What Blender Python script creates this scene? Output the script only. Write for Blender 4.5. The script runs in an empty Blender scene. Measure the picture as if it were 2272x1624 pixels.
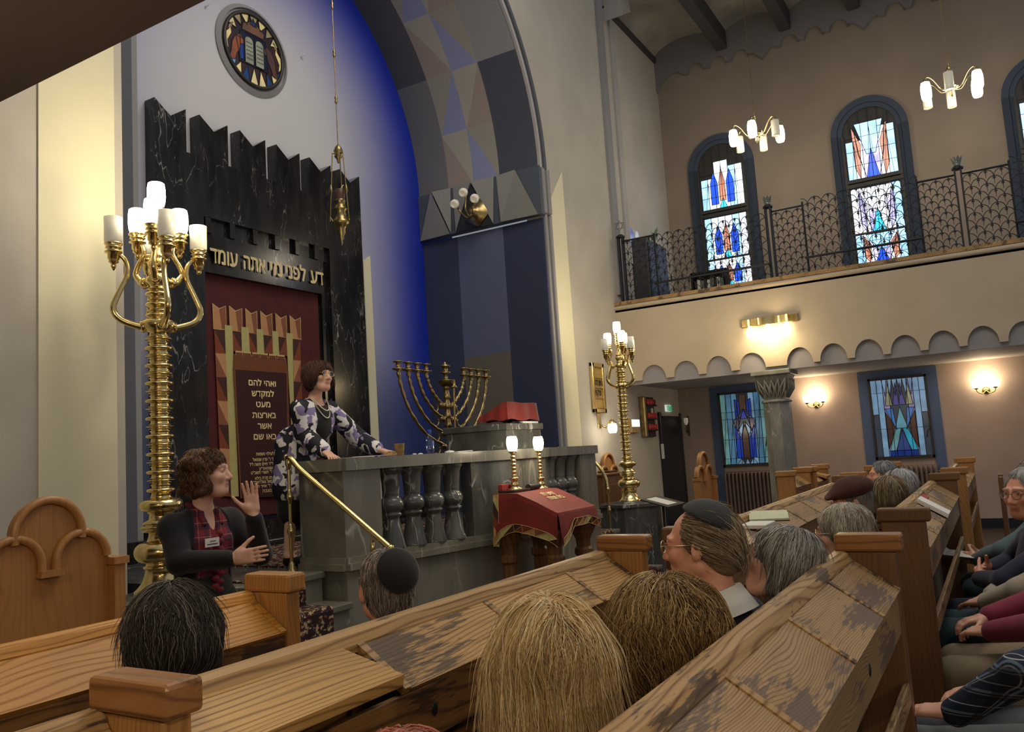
import bpy, bmesh, math, random
import numpy as np
import openvdb
from mathutils import Vector, Matrix
random.seed(7); RNG = np.random.default_rng(7)
S = bpy.context.scene
COL = S.collection
# ------------------------------------------------------------------ camera
F_PX, CAM_H = 1820.6665, 1.51
RC = np.array([[0.50939772, -0.8582337, -0.06284008],
               [0.06159347, 0.10920081, -0.99210958],
               [0.85832407, 0.50150782, 0.10848823]])       # rows: right, down, forward
cam = bpy.data.cameras.new('camera')
cam.sensor_width = 36.0
cam.lens = 36.0 * F_PX / 2272.0
cam.clip_start = 0.05
cam_o = bpy.data.objects.new('camera', cam)
COL.objects.link(cam_o)
m4 = Matrix.Identity(4)
for i in range(3):
    m4[i][0], m4[i][1], m4[i][2] = RC[0][i], -RC[1][i], -RC[2][i]
m4[2][3] = CAM_H
cam_o.matrix_world = m4
S.camera = cam_o

def at(px, py, x=None, y=None, z=None):
    """A point of the place: where the line of sight through a photo pixel meets a known plane."""
    r = RC.T @ np.array([(px - 1136) / F_PX, (py - 812) / F_PX, 1.0])
    t = x / r[0] if x is not None else (y / r[1] if y is not None else (z - CAM_H) / r[2])
    return Vector((r[0] * t, r[1] * t, CAM_H + r[2] * t))

# ------------------------------------------------------------------ world, exposure, room light
W = bpy.data.worlds.new('world'); S.world = W; W.use_nodes = True
W.node_tree.nodes['Background'].inputs[0].default_value = (0.86, 0.92, 1.0, 1)
W.node_tree.nodes['Background'].inputs[1].default_value = 0.27
S.view_settings.view_transform = 'Standard'
S.view_settings.look = 'None'
S.view_settings.exposure = 0.0
S.view_settings.gamma = 1.0
S.view_settings.use_curve_mapping = False
try:
    S.cycles.max_bounces = 6; S.cycles.diffuse_bounces = 3; S.cycles.glossy_bounces = 3
    S.cycles.transmission_bounces = 4; S.cycles.transparent_max_bounces = 8
    S.cycles.sample_clamp_indirect = 4.0
    S.cycles.caustics_reflective = False; S.cycles.caustics_refractive = False
except Exception:
    pass

def area(name, loc, target, size, power, color, sy=None):
    l = bpy.data.lights.new(name, 'AREA'); l.energy = power; l.color = color; l.size = size
    if sy: l.shape = 'RECTANGLE'; l.size_y = sy
    o = bpy.data.objects.new(name, l); COL.objects.link(o); o.location = loc
    o.rotation_euler = (Vector(target) - Vector(loc)).to_track_quat('-Z', 'Y').to_euler()
    return o
def point(name, loc, power, color=(1, 0.82, 0.55), radius=0.08):
    l = bpy.data.lights.new(name, 'POINT'); l.energy = power; l.color = color; l.shadow_soft_size = radius
    o = bpy.data.objects.new(name, l); COL.objects.link(o); o.location = loc
    return o
# area lights added out of view above the frame, in place of hall lamps
area('nave_fill_light', (5.2, 0.6, 9.0), (5.2, 1.0, 0), 5.0, 250, (1.0, 0.90, 0.76), 5.0)
area('apse_light', (6.4, 4.2, 8.4), (6.4, 6.9, 4.5), 1.6, 30, (1.0, 0.95, 0.90), 1.0)
area('right_aisle_light', (13.0, 1.2, 2.38), (13.0, 1.2, 0), 1.2, 14, (1.0, 0.80, 0.62), 3.0)  # area light under the aisle ceiling, without a fixture

# unseen point lights added under the left gallery to brighten soffit and pews
point('left_gallery_fill', (0.15, 2.0, 2.25), 22, (1, 0.82, 0.56), 0.14)
point('left_gallery_fill', (-0.5, -0.4, 2.25), 42, (1, 0.82, 0.56), 0.14)
point('left_gallery_fill', (0.6, -1.9, 2.25), 34, (1, 0.82, 0.56), 0.14)
# ------------------------------------------------------------------ object helpers
WL = {}
def empty(name, loc=(0, 0, 0), label=None, cat=None, group=None):
    o = bpy.data.objects.new(name, None); COL.objects.link(o); o.location = loc
    o.empty_display_size = 0.05; WL[o.name] = Vector(loc)
    tag(o, label, cat, group)
    return o
def tag(o, label=None, cat=None, group=None, kind=None):
    if label: o['label'] = label
    if cat: o['category'] = cat
    if group: o['group'] = group
    if kind: o['kind'] = kind
    return o
def thing(name, loc, label, cat, group=None):
    return empty(name, loc, label, cat, group)

class MB:
    """Collects shapes in world coordinates; build() links them as one mesh object."""
    def __init__(s): s.v = []; s.f = []; s.sm = []; s.c = []
    def add(s, vs, fs, smooth=False, col=None):
        b = len(s.v); s.v += [tuple(p) for p in vs]
        for f in fs:
            s.f.append([i + b for i in f]); s.sm.append(smooth); s.c.append(col)
        return s
    def box(s, a, b, col=None):
        x0, y0, z0 = a; x1, y1, z1 = b
        v = [(x0,y0,z0),(x1,y0,z0),(x1,y1,z0),(x0,y1,z0),(x0,y0,z1),(x1,y0,z1),(x1,y1,z1),(x0,y1,z1)]
        return s.add(v, [(3,2,1,0),(4,5,6,7),(0,1,5,4),(1,2,6,5),(2,3,7,6),(3,0,4,7)], False, col)
    def cbox(s, a, b, ch=0.01, col=None):
        """box with chamfered edges"""
        bm = bmesh.new(); bmesh.ops.create_cube(bm, size=1)
        a, b = Vector(a), Vector(b); c = (a + b) / 2; d = b - a
        for v in bm.verts: v.co = Vector((v.co.x * d.x, v.co.y * d.y, v.co.z * d.z)) + c
        bmesh.ops.bevel(bm, geom=list(bm.edges), offset=ch, segments=2, affect='EDGES', profile=0.5)
        return s.bm(bm, False, col)
    def bm(s, bm, smooth=False, col=None):
        bm.verts.index_update()
        s.add([v.co for v in bm.verts], [[v.index for v in f.verts] for f in bm.faces], smooth, col); bm.free()
        return s
    def prism(s, pts, ext, smooth=False, col=None):
        """planar polygon (3D points) swept by vector ext"""
        n = len(pts); e = Vector(ext); P0 = [Vector(p) for p in pts]; P1 = [p + e for p in P0]
        s.add(P0 + P1, [list(range(n))[::-1], list(range(n, 2 * n))], False, col)
        return s.add(P0 + P1, [(i, (i + 1) % n, n + (i + 1) % n, n + i) for i in range(n)], smooth, col)
    def quadstrip(s, A, B, smooth=False, col=None):
        n = len(A); return s.add(list(A) + list(B), [(i, i + 1, n + i + 1, n + i) for i in range(n - 1)], smooth, col)
    def lathe(s, prof, c, seg=20, axis=None, smooth=True, col=None, a0=0.0):
        """profile [(r, h)] about an axis (default z) through c"""
        c = Vector(c); ax = Vector(axis or (0, 0, 1)).normalized()
        u = ax.orthogonal().normalized() if axis else Vector((1, 0, 0)); w = ax.cross(u)
        vs = []; fs = []; n = len(prof)
        for i in range(seg):
            t = a0 + 2 * math.pi * i / seg; d = u * math.cos(t) + w * math.sin(t)
            vs += [c + d * r + ax * h for r, h in prof]
        for i in range(seg):
            j = (i + 1) % seg
            fs += [(i * n + k, j * n + k, j * n + k + 1, i * n + k + 1) for k in range(n - 1)]
        s.add(vs, fs, smooth, col)
        if prof[0][0] > 1e-5: s.add([vs[i * n] for i in range(seg)], [list(range(seg))[::-1]], False, col)
        if prof[-1][0] > 1e-5: s.add([vs[i * n + n - 1] for i in range(seg)], [list(range(seg))], False, col)
        return s
    def tube(s, pts, r, seg=8, col=None, cap=True, smooth=True):
        pts = [Vector(p) for p in pts]; n = len(pts)
        rs = r if hasattr(r, '__len__') else [r] * n
        vs = []; fs = []; u = None
        for i in range(n):
            t = (pts[min(i + 1, n - 1)] - pts[max(i - 1, 0)]).normalized()
            u = t.orthogonal().normalized() if u is None else (u - t * u.dot(t)).normalized()
            w = t.cross(u)
            for k in range(seg):
                a = 2 * math.pi * k / seg
                vs.append(pts[i] + (u * math.cos(a) + w * math.sin(a)) * rs[i])
        for i in range(n - 1):
            for k in range(seg):
                l = (k + 1) % seg
                fs.append((i * seg + k, i * seg + l, (i + 1) * seg + l, (i + 1) * seg + k))
        s.add(vs, fs, smooth, col)
        if cap: s.add(vs[:seg] + vs[-seg:], [list(range(seg))[::-1], list(range(seg, 2 * seg))], False, col)
        return s
    def ball(s, c, r, seg=12, sc=(1, 1, 1), col=None):
        bm = bmesh.new(); bmesh.ops.create_uvsphere(bm, u_segments=seg, v_segments=max(6, seg // 2 + 2), radius=r)
        for v in bm.verts: v.co = Vector((v.co.x * sc[0], v.co.y * sc[1], v.co.z * sc[2])) + Vector(c)
        return s.bm(bm, True, col)
    def build(s, name, mat, parent=None, loc=None):
        base = WL[parent.name] if parent else (Vector(loc) if loc is not None else Vector((0, 0, 0)))
        return meshobj(name, [(Vector(v) - base) for v in s.v], s.f, s.sm, mat, parent, base, s.c)

def meshobj(name, vs, fs, sm, mat, parent=None, base=None, cols=None):
    me = bpy.data.meshes.new(name); me.from_pydata([tuple(v) for v in vs], [], fs)
    me.polygons.foreach_set('use_smooth', sm if hasattr(sm, '__len__') else [sm] * len(fs))
    if cols and any(c is not None for c in cols):
        ca = me.color_attributes.new('Col', 'FLOAT_COLOR', 'CORNER'); arr = []
        for f, c in zip(fs, cols): arr += (list(c) + [1.0])[:4] * len(f) if c else [1, 1, 1, 1] * len(f)
        ca.data.foreach_set('color', arr)
    me.materials.append(mat); me.update()
    o = bpy.data.objects.new(name, me); COL.objects.link(o)
    if parent: o.parent = parent
    elif base is not None: o.location = base
    WL[o.name] = Vector(base) if base is not None else Vector((0, 0, 0))
    return o
def structure(name, mb, mat, label=None, parent=None):
    o = mb.build(name, mat, parent)
    if not parent: o['kind'] = 'structure'
    if label: o['label'] = label
    return o
def single(name, mb, mat, label, cat, group=None):
    zs = min(mb.v, key=lambda p: p[2])[2]; n = len(mb.v)
    c = (sum(p[0] for p in mb.v) / n, sum(p[1] for p in mb.v) / n, zs)
    return tag(mb.build(name, mat, None, c), label, cat, group)
def dup(root, loc, label=None, group=None):
    """a copy of a thing with copies of its parts and sub-parts"""
    r = root.copy(); COL.objects.link(r); r.location = loc; WL[r.name] = Vector(loc)
    if label: r['label'] = label
    if group: r['group'] = group
    for ch in list(root.children):
        c = ch.copy(); COL.objects.link(c); c.parent = r
        for g in list(ch.children):
            d = g.copy(); COL.objects.link(d); d.parent = c
    return r
def smoothstep(a, b, n):
    return [a + (b - a) * i / (n - 1) for i in range(n)]
def bez(p0, p1, p2, p3, n=12):
    p0, p1, p2, p3 = map(Vector, (p0, p1, p2, p3)); out = []
    for i in range(n):
        t = i / (n - 1); q = 1 - t
        out.append(p0 * q**3 + p1 * 3 * q * q * t + p2 * 3 * q * t * t + p3 * t**3)
    return out
def spline(pts, n=8):
    """Catmull-Rom through points"""
    P = [Vector(p) for p in pts]; P = [P[0] * 2 - P[1]] + P + [P[-1] * 2 - P[-2]]; out = []
    for i in range(1, len(P) - 2):
        a, b, c, d = P[i - 1:i + 3]
        for k in range(n):
            t = k / n
            out.append(0.5 * ((2 * b) + (c - a) * t + (2 * a - 5 * b + 4 * c - d) * t * t + (3 * b - a - 3 * c + d) * t**3))
    out.append(P[-2]); return out
# ------------------------------------------------------------------ materials
def lin(r, g, b):
    f = lambda c: (c / 255 / 12.92) if c / 255 <= 0.04045 else ((c / 255 + 0.055) / 1.055) ** 2.4
    return (f(r), f(g), f(b), 1)
class NT:
    def __init__(s, name):
        s.m = bpy.data.materials.new(name); s.m.use_nodes = True; s.t = s.m.node_tree
        s.b = s.t.nodes['Principled BSDF']
    def n(s, typ, **k):
        o = s.t.nodes.new('ShaderNode' + typ)
        for a, v in k.items(): setattr(o, a, v)
        return o
    def l(s, a, b): s.t.links.new(a, b)
    def val(s, sock, v):
        if hasattr(v, 'is_output') or hasattr(v, 'node'): s.l(v, sock)
        else: sock.default_value = v
    def math(s, op, a, b=0.0, c=0.0, clamp=False):
        o = s.n('Math', operation=op, use_clamp=clamp)
        s.val(o.inputs[0], a); s.val(o.inputs[1], b); s.val(o.inputs[2], c)
        return o.outputs[0]
    def ss(s, v, a, b):
        o = s.n('MapRange', interpolation_type='SMOOTHSTEP')
        s.val(o.inputs[0], v); o.inputs[1].default_value = a; o.inputs[2].default_value = b
        return o.outputs[0]
    def mix(s, f, a, b, mode='MIX'):
        o = s.n('Mix', data_type='RGBA', blend_type=mode)
        s.val(o.inputs[0], f); s.val(o.inputs[6], a); s.val(o.inputs[7], b)
        return o.outputs[2]
    def co(s, scale=(1, 1, 1), rot=(0, 0, 0), rnd=True):
        tc = s.n('TexCoord'); mp = s.n('Mapping'); mp.inputs['Scale'].default_value = scale; mp.inputs['Rotation'].default_value = rot
        src = tc.outputs['Object']
        if rnd:
            oi = s.n('ObjectInfo'); sc = s.n('VectorMath', operation='SCALE'); cx = s.n('CombineXYZ')
            s.l(oi.outputs['Random'], cx.inputs[0]); s.l(oi.outputs['Random'], cx.inputs[1]); s.l(oi.outputs['Random'], cx.inputs[2])
            s.l(cx.outputs[0], sc.inputs[0]); sc.inputs['Scale'].default_value = 37.0
            ad = s.n('VectorMath', operation='ADD'); s.l(src, ad.inputs[0]); s.l(sc.outputs[0], ad.inputs[1]); src = ad.outputs[0]
        s.l(src, mp.inputs[0]); return mp.outputs[0]
    def noise(s, vec, scale, detail=3, rough=0.55, dist=0.0):
        o = s.n('TexNoise'); s.l(vec, o.inputs['Vector']); o.inputs['Scale'].default_value = scale
        o.inputs['Detail'].default_value = detail; o.inputs['Roughness'].default_value = rough; o.inputs['Distortion'].default_value = dist
        return o.outputs['Fac']
    def bump(s, h, strength=0.2, dist=0.01):
        o = s.n('Bump'); s.l(h, o.inputs['Height']); o.inputs['Strength'].default_value = strength; o.inputs['Distance'].default_value = dist
        s.l(o.outputs[0], s.b.inputs['Normal'])
    def base(s, c): s.val(s.b.inputs['Base Color'], c)
    def set(s, **k):
        for a, v in k.items(): s.val(s.b.inputs[a.replace('_', ' ')], v)
        return s

def mat(name, c, rough=0.5, metal=0.0, var=0.0, vs=8.0, bump=0.0, bs=60.0, **k):
    t = NT(name); t.set(Roughness=rough, Metallic=metal, **k)
    if var or bump:
        v = t.co()
        nz = t.noise(v, vs, 4)
        d = tuple(x * (1 - var) for x in c[:3]) + (1,); e = tuple(min(1, x * (1 + var)) for x in c[:3]) + (1,)
        t.base(t.mix(t.ss(nz, 0.3, 0.7), d, e))
        if bump: t.bump(t.noise(v, bs, 3), bump, 0.004)
    else: t.base(c)
    return t.m
def emit(name, c, strength, base=(0.9, 0.88, 0.8, 1)):
    t = NT(name); t.base(base); t.set(Roughness=0.4, Emission_Color=c, Emission_Strength=strength); return t.m

def wood(name, light, dark, axis='x', freq=34.0, worn=0.0, worn_c=(0.030, 0.022, 0.018, 1), gloss=0.42, warp=0.075, grain=0.75):
    """sawn boards: contour grain along one axis, fine pores, optional worn dark patches"""
    t = NT(name)
    rot = {'x': (0, 0, 0), 'y': (0, 0, math.pi / 2), 'z': (0, math.pi / 2, 0)}[axis]
    v = t.co((1, 1, 1), rot)
    def scaled(sc):
        mp = t.n('Mapping'); mp.inputs['Scale'].default_value = sc; t.l(v, mp.inputs[0]); return mp.outputs[0]
    warpn = t.noise(scaled((1.0, 4.2, 4.2)), 1.0, 2, 0.45)
    sx = t.n('SeparateXYZ'); t.l(v, sx.inputs[0])
    yz = t.math('ADD', sx.outputs[1], sx.outputs[2])
    ph = t.math('ADD', t.math('MULTIPLY', yz, 1.0), t.math('MULTIPLY', warpn, warp * 4))
    ring = t.math('SINE', t.math('MULTIPLY', ph, freq * 6.28))
    ring = t.math('POWER', t.math('MULTIPLY_ADD', ring, 0.5, 0.5), 5.0)
    pore = t.noise(scaled((3.0, 140.0, 140.0)), 1.0, 2, 0.6)
    tone = t.noise(scaled((0.8, 3.0, 3.0)), 1.3, 2)
    f = t.math('ADD', t.math('MULTIPLY', ring, grain), t.math('MULTIPLY', t.ss(pore, 0.45, 0.75), 0.35), clamp=True)
    c = t.mix(f, light, dark)
    c = t.mix(t.math('MULTIPLY', t.ss(tone, 0.35, 0.7), 0.35), c, tuple(x * 0.6 for x in dark[:3]) + (1,))
    if worn:
        big = t.noise(scaled((1.6, 4.5, 4.5)), 1.5, 2, 0.5)
        st = t.noise(scaled((14.0, 110.0, 110.0)), 1.0, 3, 0.6)
        w = t.ss(t.math('ADD', big, t.math('MULTIPLY', t.math('SUBTRACT', st, 0.5), 0.45)), 0.62 - 0.16 * worn, 0.68 - 0.16 * worn)
        c = t.mix(t.math('MULTIPLY', w, 0.78), c, worn_c)
    t.base(c)
    t.set(Roughness=t.math('MULTIPLY_ADD', f, 0.18, gloss), Specular_IOR_Level=0.45)
    t.bump(f, 0.18, 0.0015)
    return t.m

def marble(name, base, base2, vein, amt=1.0, scale=2.0, rough=0.16, stretch=(1, 1, 0.45), wide=0.012):
    t = NT(name); v = t.co(stretch)
    warp = t.noise(v, scale * 1.4, 3); cx = t.n('CombineXYZ')
    for i in range(3): t.l(warp, cx.inputs[i])
    vm = t.n('VectorMath', operation='MULTIPLY_ADD'); t.l(cx.outputs[0], vm.inputs[0]); vm.inputs[1].default_value = (0.5, 0.3, 0.2); t.l(v, vm.inputs[2])
    def vein_of(sc, w, off):
        mp = t.n('Mapping'); mp.inputs['Location'].default_value = (off, off * 2, off * 3); t.l(vm.outputs[0], mp.inputs[0])
        a = t.math('ABSOLUTE', t.math('SUBTRACT', t.noise(mp.outputs[0], sc, 2.5, 0.5), 0.5))
        o = t.n('MapRange'); t.l(a, o.inputs[0]); o.inputs[1].default_value = 0.0; o.inputs[2].default_value = w; o.inputs[3].default_value = 1; o.inputs[4].default_value = 0
        return o.outputs[0]
    msk = t.ss(t.noise(v, scale * 0.7, 2), 0.47, 0.62)
    msk2 = t.ss(t.noise(v, scale * 1.9, 2), 0.5, 0.6)
    ve = t.math('MAXIMUM', t.math('MULTIPLY', vein_of(scale, wide, 0), msk), t.math('MULTIPLY', vein_of(scale * 2.6, wide * 1.1, 7), t.math('MULTIPLY', msk2, 0.6)))
    cl = t.mix(t.ss(t.noise(v, scale * 2.2, 4), 0.35, 0.7), base, base2)
    t.base(t.mix(t.math('MULTIPLY', ve, amt), cl, vein)); t.set(Roughness=rough)
    return t.m

def vcol(name, rough=0.6, emission=0.0, var=0.0, bump=0.0, **k):
    """colour taken from the mesh's own colour attribute: mosaic of differently coloured pieces"""
    t = NT(name); a = t.n('Attribute'); a.attribute_name = 'Col'; c = a.outputs['Color']
    v = t.co()
    if var: c = t.mix(t.math('MULTIPLY', t.noise(v, 14, 3), var), c, (0.0, 0.0, 0.0, 1))
    t.base(c); t.set(Roughness=rough, **k)
    if emission: t.l(c, t.b.inputs['Emission Color']); t.set(Emission_Strength=emission)
    if bump: t.bump(t.noise(v, 220, 3), bump, 0.002)
    return t.m

def plaster(name, c, var=0.06): return mat(name, c, 0.75, 0, var, 1.6, 0.12, 90)

M = {}
M['wall_grey'] = plaster('wall_grey_plaster', lin(180, 176, 172))
M['wall_nave'] = plaster('wall_nave_plaster', lin(196, 188, 174))
M['wall_pink'] = plaster('wall_rose_plaster', lin(188, 168, 157))
M['wall_upper'] = plaster('wall_upper_plaster', lin(150, 136, 122))
M['front_band'] = plaster('gallery_front_plaster', lin(190, 174, 150))
M['frieze'] = plaster('frieze_grey', lin(150, 146, 148))
M['cream'] = plaster('cream_paint', lin(236, 228, 194), 0.03)
M['trim_grey'] = plaster('trim_grey', lin(150, 148, 148), 0.03)
M['trim_dark'] = plaster('trim_dark_grey', lin(92, 94, 102), 0.03)
M['cornice'] = plaster('cornice_grey', lin(128, 124, 126), 0.04)
M['soffit'] = plaster('gallery_soffit_brown', lin(96, 80, 72), 0.08)
M['ceiling'] = mat('ceiling_grey', lin(150, 146, 136), 0.8, 0, 0.30, 0.9, 0.1, 60)
M['beam'] = mat('beam_dark', lin(66, 66, 66), 0.6, 0, 0.1)
M['blue_paint'] = plaster('blue_window_paint', lin(66, 77, 96), 0.05)
M['blue_low'] = plaster('blue_window_paint_low', lin(92, 112, 152), 0.05)
M['frame_dark'] = mat('window_iron', lin(64, 62, 60), 0.5, 0.3, 0.1)
M['lead'] = mat('lead_came', lin(40, 42, 48), 0.5, 0.4)
M['floor'] = mat('floor_dark_stone', lin(52, 44, 40), 0.5, 0, 0.2, 3)
M['marble_black'] = marble('marble_black', lin(26, 26, 27), lin(44, 43, 43), lin(190, 186, 178), 0.6, 3.4, 0.15, (1, 1, 0.28), 0.006)
M['marble_grey'] = marble('marble_green_grey', lin(118, 115, 104), lin(144, 140, 127), lin(206, 204, 194), 0.7, 1.5, 0.22, (1, 1, 0.22), 0.006)
M['marble_dark'] = marble('marble_dark_grey', lin(78, 79, 76), lin(104, 104, 100), lin(212, 212, 208), 0.85, 2.2, 0.16, (1, 1, 0.45), 0.011)
M['marble_pale'] = marble('marble_column_grey', lin(112, 112, 104), lin(136, 135, 127), lin(205, 202, 195), 0.5, 2.6, 0.3, (1, 1, 0.5), 0.01)
M['brass'] = mat('brass_polished', (0.84, 0.66, 0.30, 1), 0.2, 1.0, 0.08, 10)
M['brass_old'] = mat('brass_aged', (0.40, 0.30, 0.13, 1), 0.34, 1.0, 0.2, 14)
M['iron'] = mat('wrought_iron', lin(44, 46, 52), 0.45, 0.5)
M['silver'] = mat('silver_old', lin(130, 138, 130), 0.35, 0.9)
M['opal'] = mat('opal_glass', lin(236, 228, 206), 0.25, 0, 0.03, 5, Subsurface_Weight=0.0, Emission_Color=(1, 0.9, 0.7, 1), Emission_Strength=0.12)
M['lit'] = emit('opal_glass_lit', (1.0, 0.90, 0.70, 1), 9.0)
M['lit_warm'] = emit('bulb_lit_warm', (1.0, 0.80, 0.50, 1), 11.0)
M['gold_leaf'] = mat('gold_letters', lin(236, 214, 158), 0.35, 0.25, Emission_Color=(0, 0, 0, 1))
M['wood_desk'] = wood('wood_desk_pine', lin(200, 158, 98), lin(104, 68, 32), 'x', 52, 0.42, grain=0.7)
M['wood_desk_clean'] = wood('wood_desk_bare', lin(206, 162, 96), lin(118, 80, 40), 'x', 44, 0.0, grain=0.7)
M['wood_desk_orange'] = wood('wood_desk_orange', lin(204, 146, 64), lin(150, 96, 36), 'x', 40, 0.0, gloss=0.45)
M['wood_desk_grey'] = wood('wood_desk_worn', lin(176, 144, 102), lin(104, 74, 46), 'x', 125, 0.50, lin(92, 80, 74), grain=0.62)
M['wood_rail'] = wood('wood_rail', lin(184, 148, 98), lin(116, 82, 46), 'x', 30, 0.35)
M['wood_face'] = wood('wood_face_dark', lin(150, 108, 62), lin(76, 50, 26), 'x', 30, 0.35)
M['wood_post'] = wood('wood_post', lin(182, 130, 72), lin(132, 86, 42), 'z', 60, 0.0, grain=0.45)
M['wood_post_dark'] = wood('wood_post_dark', lin(122, 86, 56), lin(94, 62, 38), 'z', 50, 0.0, grain=0.4)
M['wood_cap'] = wood('wood_cap', lin(168, 116, 70), lin(112, 72, 40), 'y', 26, 0.0, gloss=0.25)
M['wood_throne'] = wood('wood_throne', lin(178, 126, 72), lin(146, 98, 52), 'z', 30, 0.0, gloss=0.36, grain=0.3)
M['wood_table'] = wood('wood_table', lin(132, 92, 54), lin(96, 62, 34), 'z', 20, 0.0)
M['velvet'] = mat('velvet_dark_red', lin(78, 16, 18), 0.8, 0, 0.18, 7, 0.15, 200, Sheen_Weight=0.08)
M['velvet_red'] = mat('velvet_red', lin(126, 28, 18), 0.75, 0, 0.15, 9, 0.1, 220, Sheen_Weight=0.12)
M['applique'] = vcol('applique_cloth', 0.7, 0, 0.25, 0.1)
M['mural'] = vcol('painted_plaster', 0.75, 0, 0.10)
M['radiator'] = mat('radiator_enamel', lin(128, 108, 100), 0.5)
M['door'] = mat('door_dark', lin(30, 34, 44), 0.35)
M['black'] = mat('black_plastic', lin(20, 20, 22), 0.5)
M['paper'] = mat('paper', lin(226, 224, 214), 0.8, 0, 0.04, 12)
M['page'] = mat('page_greenish', lin(206, 208, 176), 0.8, 0, 0.05, 30)
M['book_dark'] = mat('book_dark', lin(50, 34, 30), 0.6)
M['book_red'] = mat('book_red', lin(168, 60, 58), 0.6)
M['cardboard'] = mat('paper_cup', lin(176, 140, 92), 0.7, 0, 0.25, 40)
M['white'] = mat('white_plastic', lin(232, 232, 228), 0.5)
M['rug'] = vcol('rug', 0.95)
def glass(name, c=(1, 1, 1, 1), rough=0.02):
    t = NT(name); tr = t.n('BsdfTransparent'); tr.inputs[0].default_value = c
    gl = t.n('BsdfGlossy'); gl.inputs['Roughness'].default_value = rough
    mx = t.n('MixShader'); mx.inputs[0].default_value = 0.10
    t.l(tr.outputs[0], mx.inputs[1]); t.l(gl.outputs[0], mx.inputs[2])
    t.l(mx.outputs[0], t.t.nodes['Material Output'].inputs['Surface']); return t.m
M['glass'] = glass('clear_glass')
M['glass_blue'] = glass('bottle_plastic', (0.86, 0.92, 1, 1), 0.08)
def stained(name, strength):
    t = NT(name); a = t.n('Attribute'); a.attribute_name = 'Col'; v = t.co()
    n = t.noise(v, 5.0, 2); c = t.mix(t.math('MULTIPLY', t.ss(n, 0.35, 0.7), 0.45), a.outputs['Color'], (0.02, 0.03, 0.05, 1))
    t.base(t.mix(0.6, a.outputs['Color'], (0, 0, 0, 1))); t.set(Roughness=0.15)
    t.l(c, t.b.inputs['Emission Color']); t.set(Emission_Strength=strength); return t.m
M['stain_up'] = stained('stained_glass_daylight', 2.4)
M['stain_low'] = stained('stained_glass_dusk', 0.40)
M['stain_round'] = stained('stained_glass_backlit', 0.50)
def rugmat():
    t = NT('oriental_rug'); v = t.co(rnd=False)
    vo = t.n('TexVoronoi', feature='F1', distance='MANHATTAN'); t.l(v, vo.inputs['Vector']); vo.inputs['Scale'].default_value = 22
    c1 = t.mix(t.ss(vo.outputs['Distance'], 0.2, 0.5), lin(150, 48, 34), lin(48, 20, 22))
    n = t.noise(v, 30, 3); c2 = t.mix(t.ss(n, 0.52, 0.62), c1, lin(196, 168, 126))
    t.base(t.mix(t.ss(t.noise(v, 44, 2), 0.55, 0.62), c2, lin(28, 26, 40))); t.set(Roughness=0.95); t.bump(t.noise(v, 300, 2), 0.4, 0.004); return t.m
M['rug'] = rugmat()
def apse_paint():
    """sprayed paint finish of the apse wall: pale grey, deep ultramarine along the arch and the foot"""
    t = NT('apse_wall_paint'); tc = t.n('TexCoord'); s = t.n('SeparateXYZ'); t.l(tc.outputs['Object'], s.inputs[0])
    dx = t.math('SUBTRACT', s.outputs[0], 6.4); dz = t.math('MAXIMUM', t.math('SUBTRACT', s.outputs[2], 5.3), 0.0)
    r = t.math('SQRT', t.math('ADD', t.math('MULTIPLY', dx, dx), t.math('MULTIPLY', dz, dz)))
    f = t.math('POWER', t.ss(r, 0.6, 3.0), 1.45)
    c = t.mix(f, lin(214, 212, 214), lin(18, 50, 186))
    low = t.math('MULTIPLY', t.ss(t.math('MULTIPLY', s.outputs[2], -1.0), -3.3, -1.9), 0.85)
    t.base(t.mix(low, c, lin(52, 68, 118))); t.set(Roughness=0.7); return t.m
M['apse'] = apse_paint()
# ------------------------------------------------------------------ the setting
YF, YA, XG, XW, XU = 4.9, 6.87, 11.65, 14.24, 14.55
ACX, ACZ, AR, JX = 6.4, 5.3, 3.0, 3.06
structure('floor', MB().box((-3, -3, -0.1), (15, 8, 0)), M['floor'])
# front wall with the great arch, opened from the floor
def arch_pts(r, n=40, z0=0.0, jx=None):
    j = jx or r
    return [(ACX + j, z0), (ACX + j, ACZ)] + [(ACX + r * math.cos(math.pi * i / n), ACZ + r * math.sin(math.pi * i / n)) for i in range(1, n)] + [(ACX - j, ACZ), (ACX - j, z0)]
w = MB(); op = arch_pts(AR, 40, 0.0, AR + 0.06)
TOP = 10.2
front, back = [], []
def quad_xz(mb, x0, x1, z0, z1, y0=YF, y1=YF + 0.25): mb.box((x0, y0, z0), (x1, y1, z1))
quad_xz(w, ACX + AR + 0.06, XW + 0.5, 0, TOP)
quad_xz(w, -3, ACX - AR - 0.06, 0, TOP)
n = 54
for i in range(n):
    a0, a1 = math.pi * i / n, math.pi * (i + 1) / n
    x0, z0 = ACX + (AR + 0.06) * math.cos(a0), ACZ + (AR + 0.06) * math.sin(a0); x1, z1 = ACX + (AR + 0.06) * math.cos(a1), ACZ + (AR + 0.06) * math.sin(a1)
    w.prism([(x0, YF, z0), (x0, YF, TOP), (x1, YF, TOP), (x1, YF, z1)], (0, 0.25, 0))
structure('wall_front', w, M['wall_nave'])
# the open doorway's shade is a flat dark panel before the uncut wall, see door_1
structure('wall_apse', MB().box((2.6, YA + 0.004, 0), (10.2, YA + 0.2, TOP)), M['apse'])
structure('wall_right', MB().box((XW, -3, 0), (XW + 0.3, YF, 3.5)), M['wall_pink'])
structure('wall_gallery', MB().box((XU, -3, 3.5), (XU + 0.3, YF, 9.4)), M['wall_upper'])
structure('wall_left', MB().box((-3.2, -3, 0), (-3, 5.2, 9)), M['wall_nave'])
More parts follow.
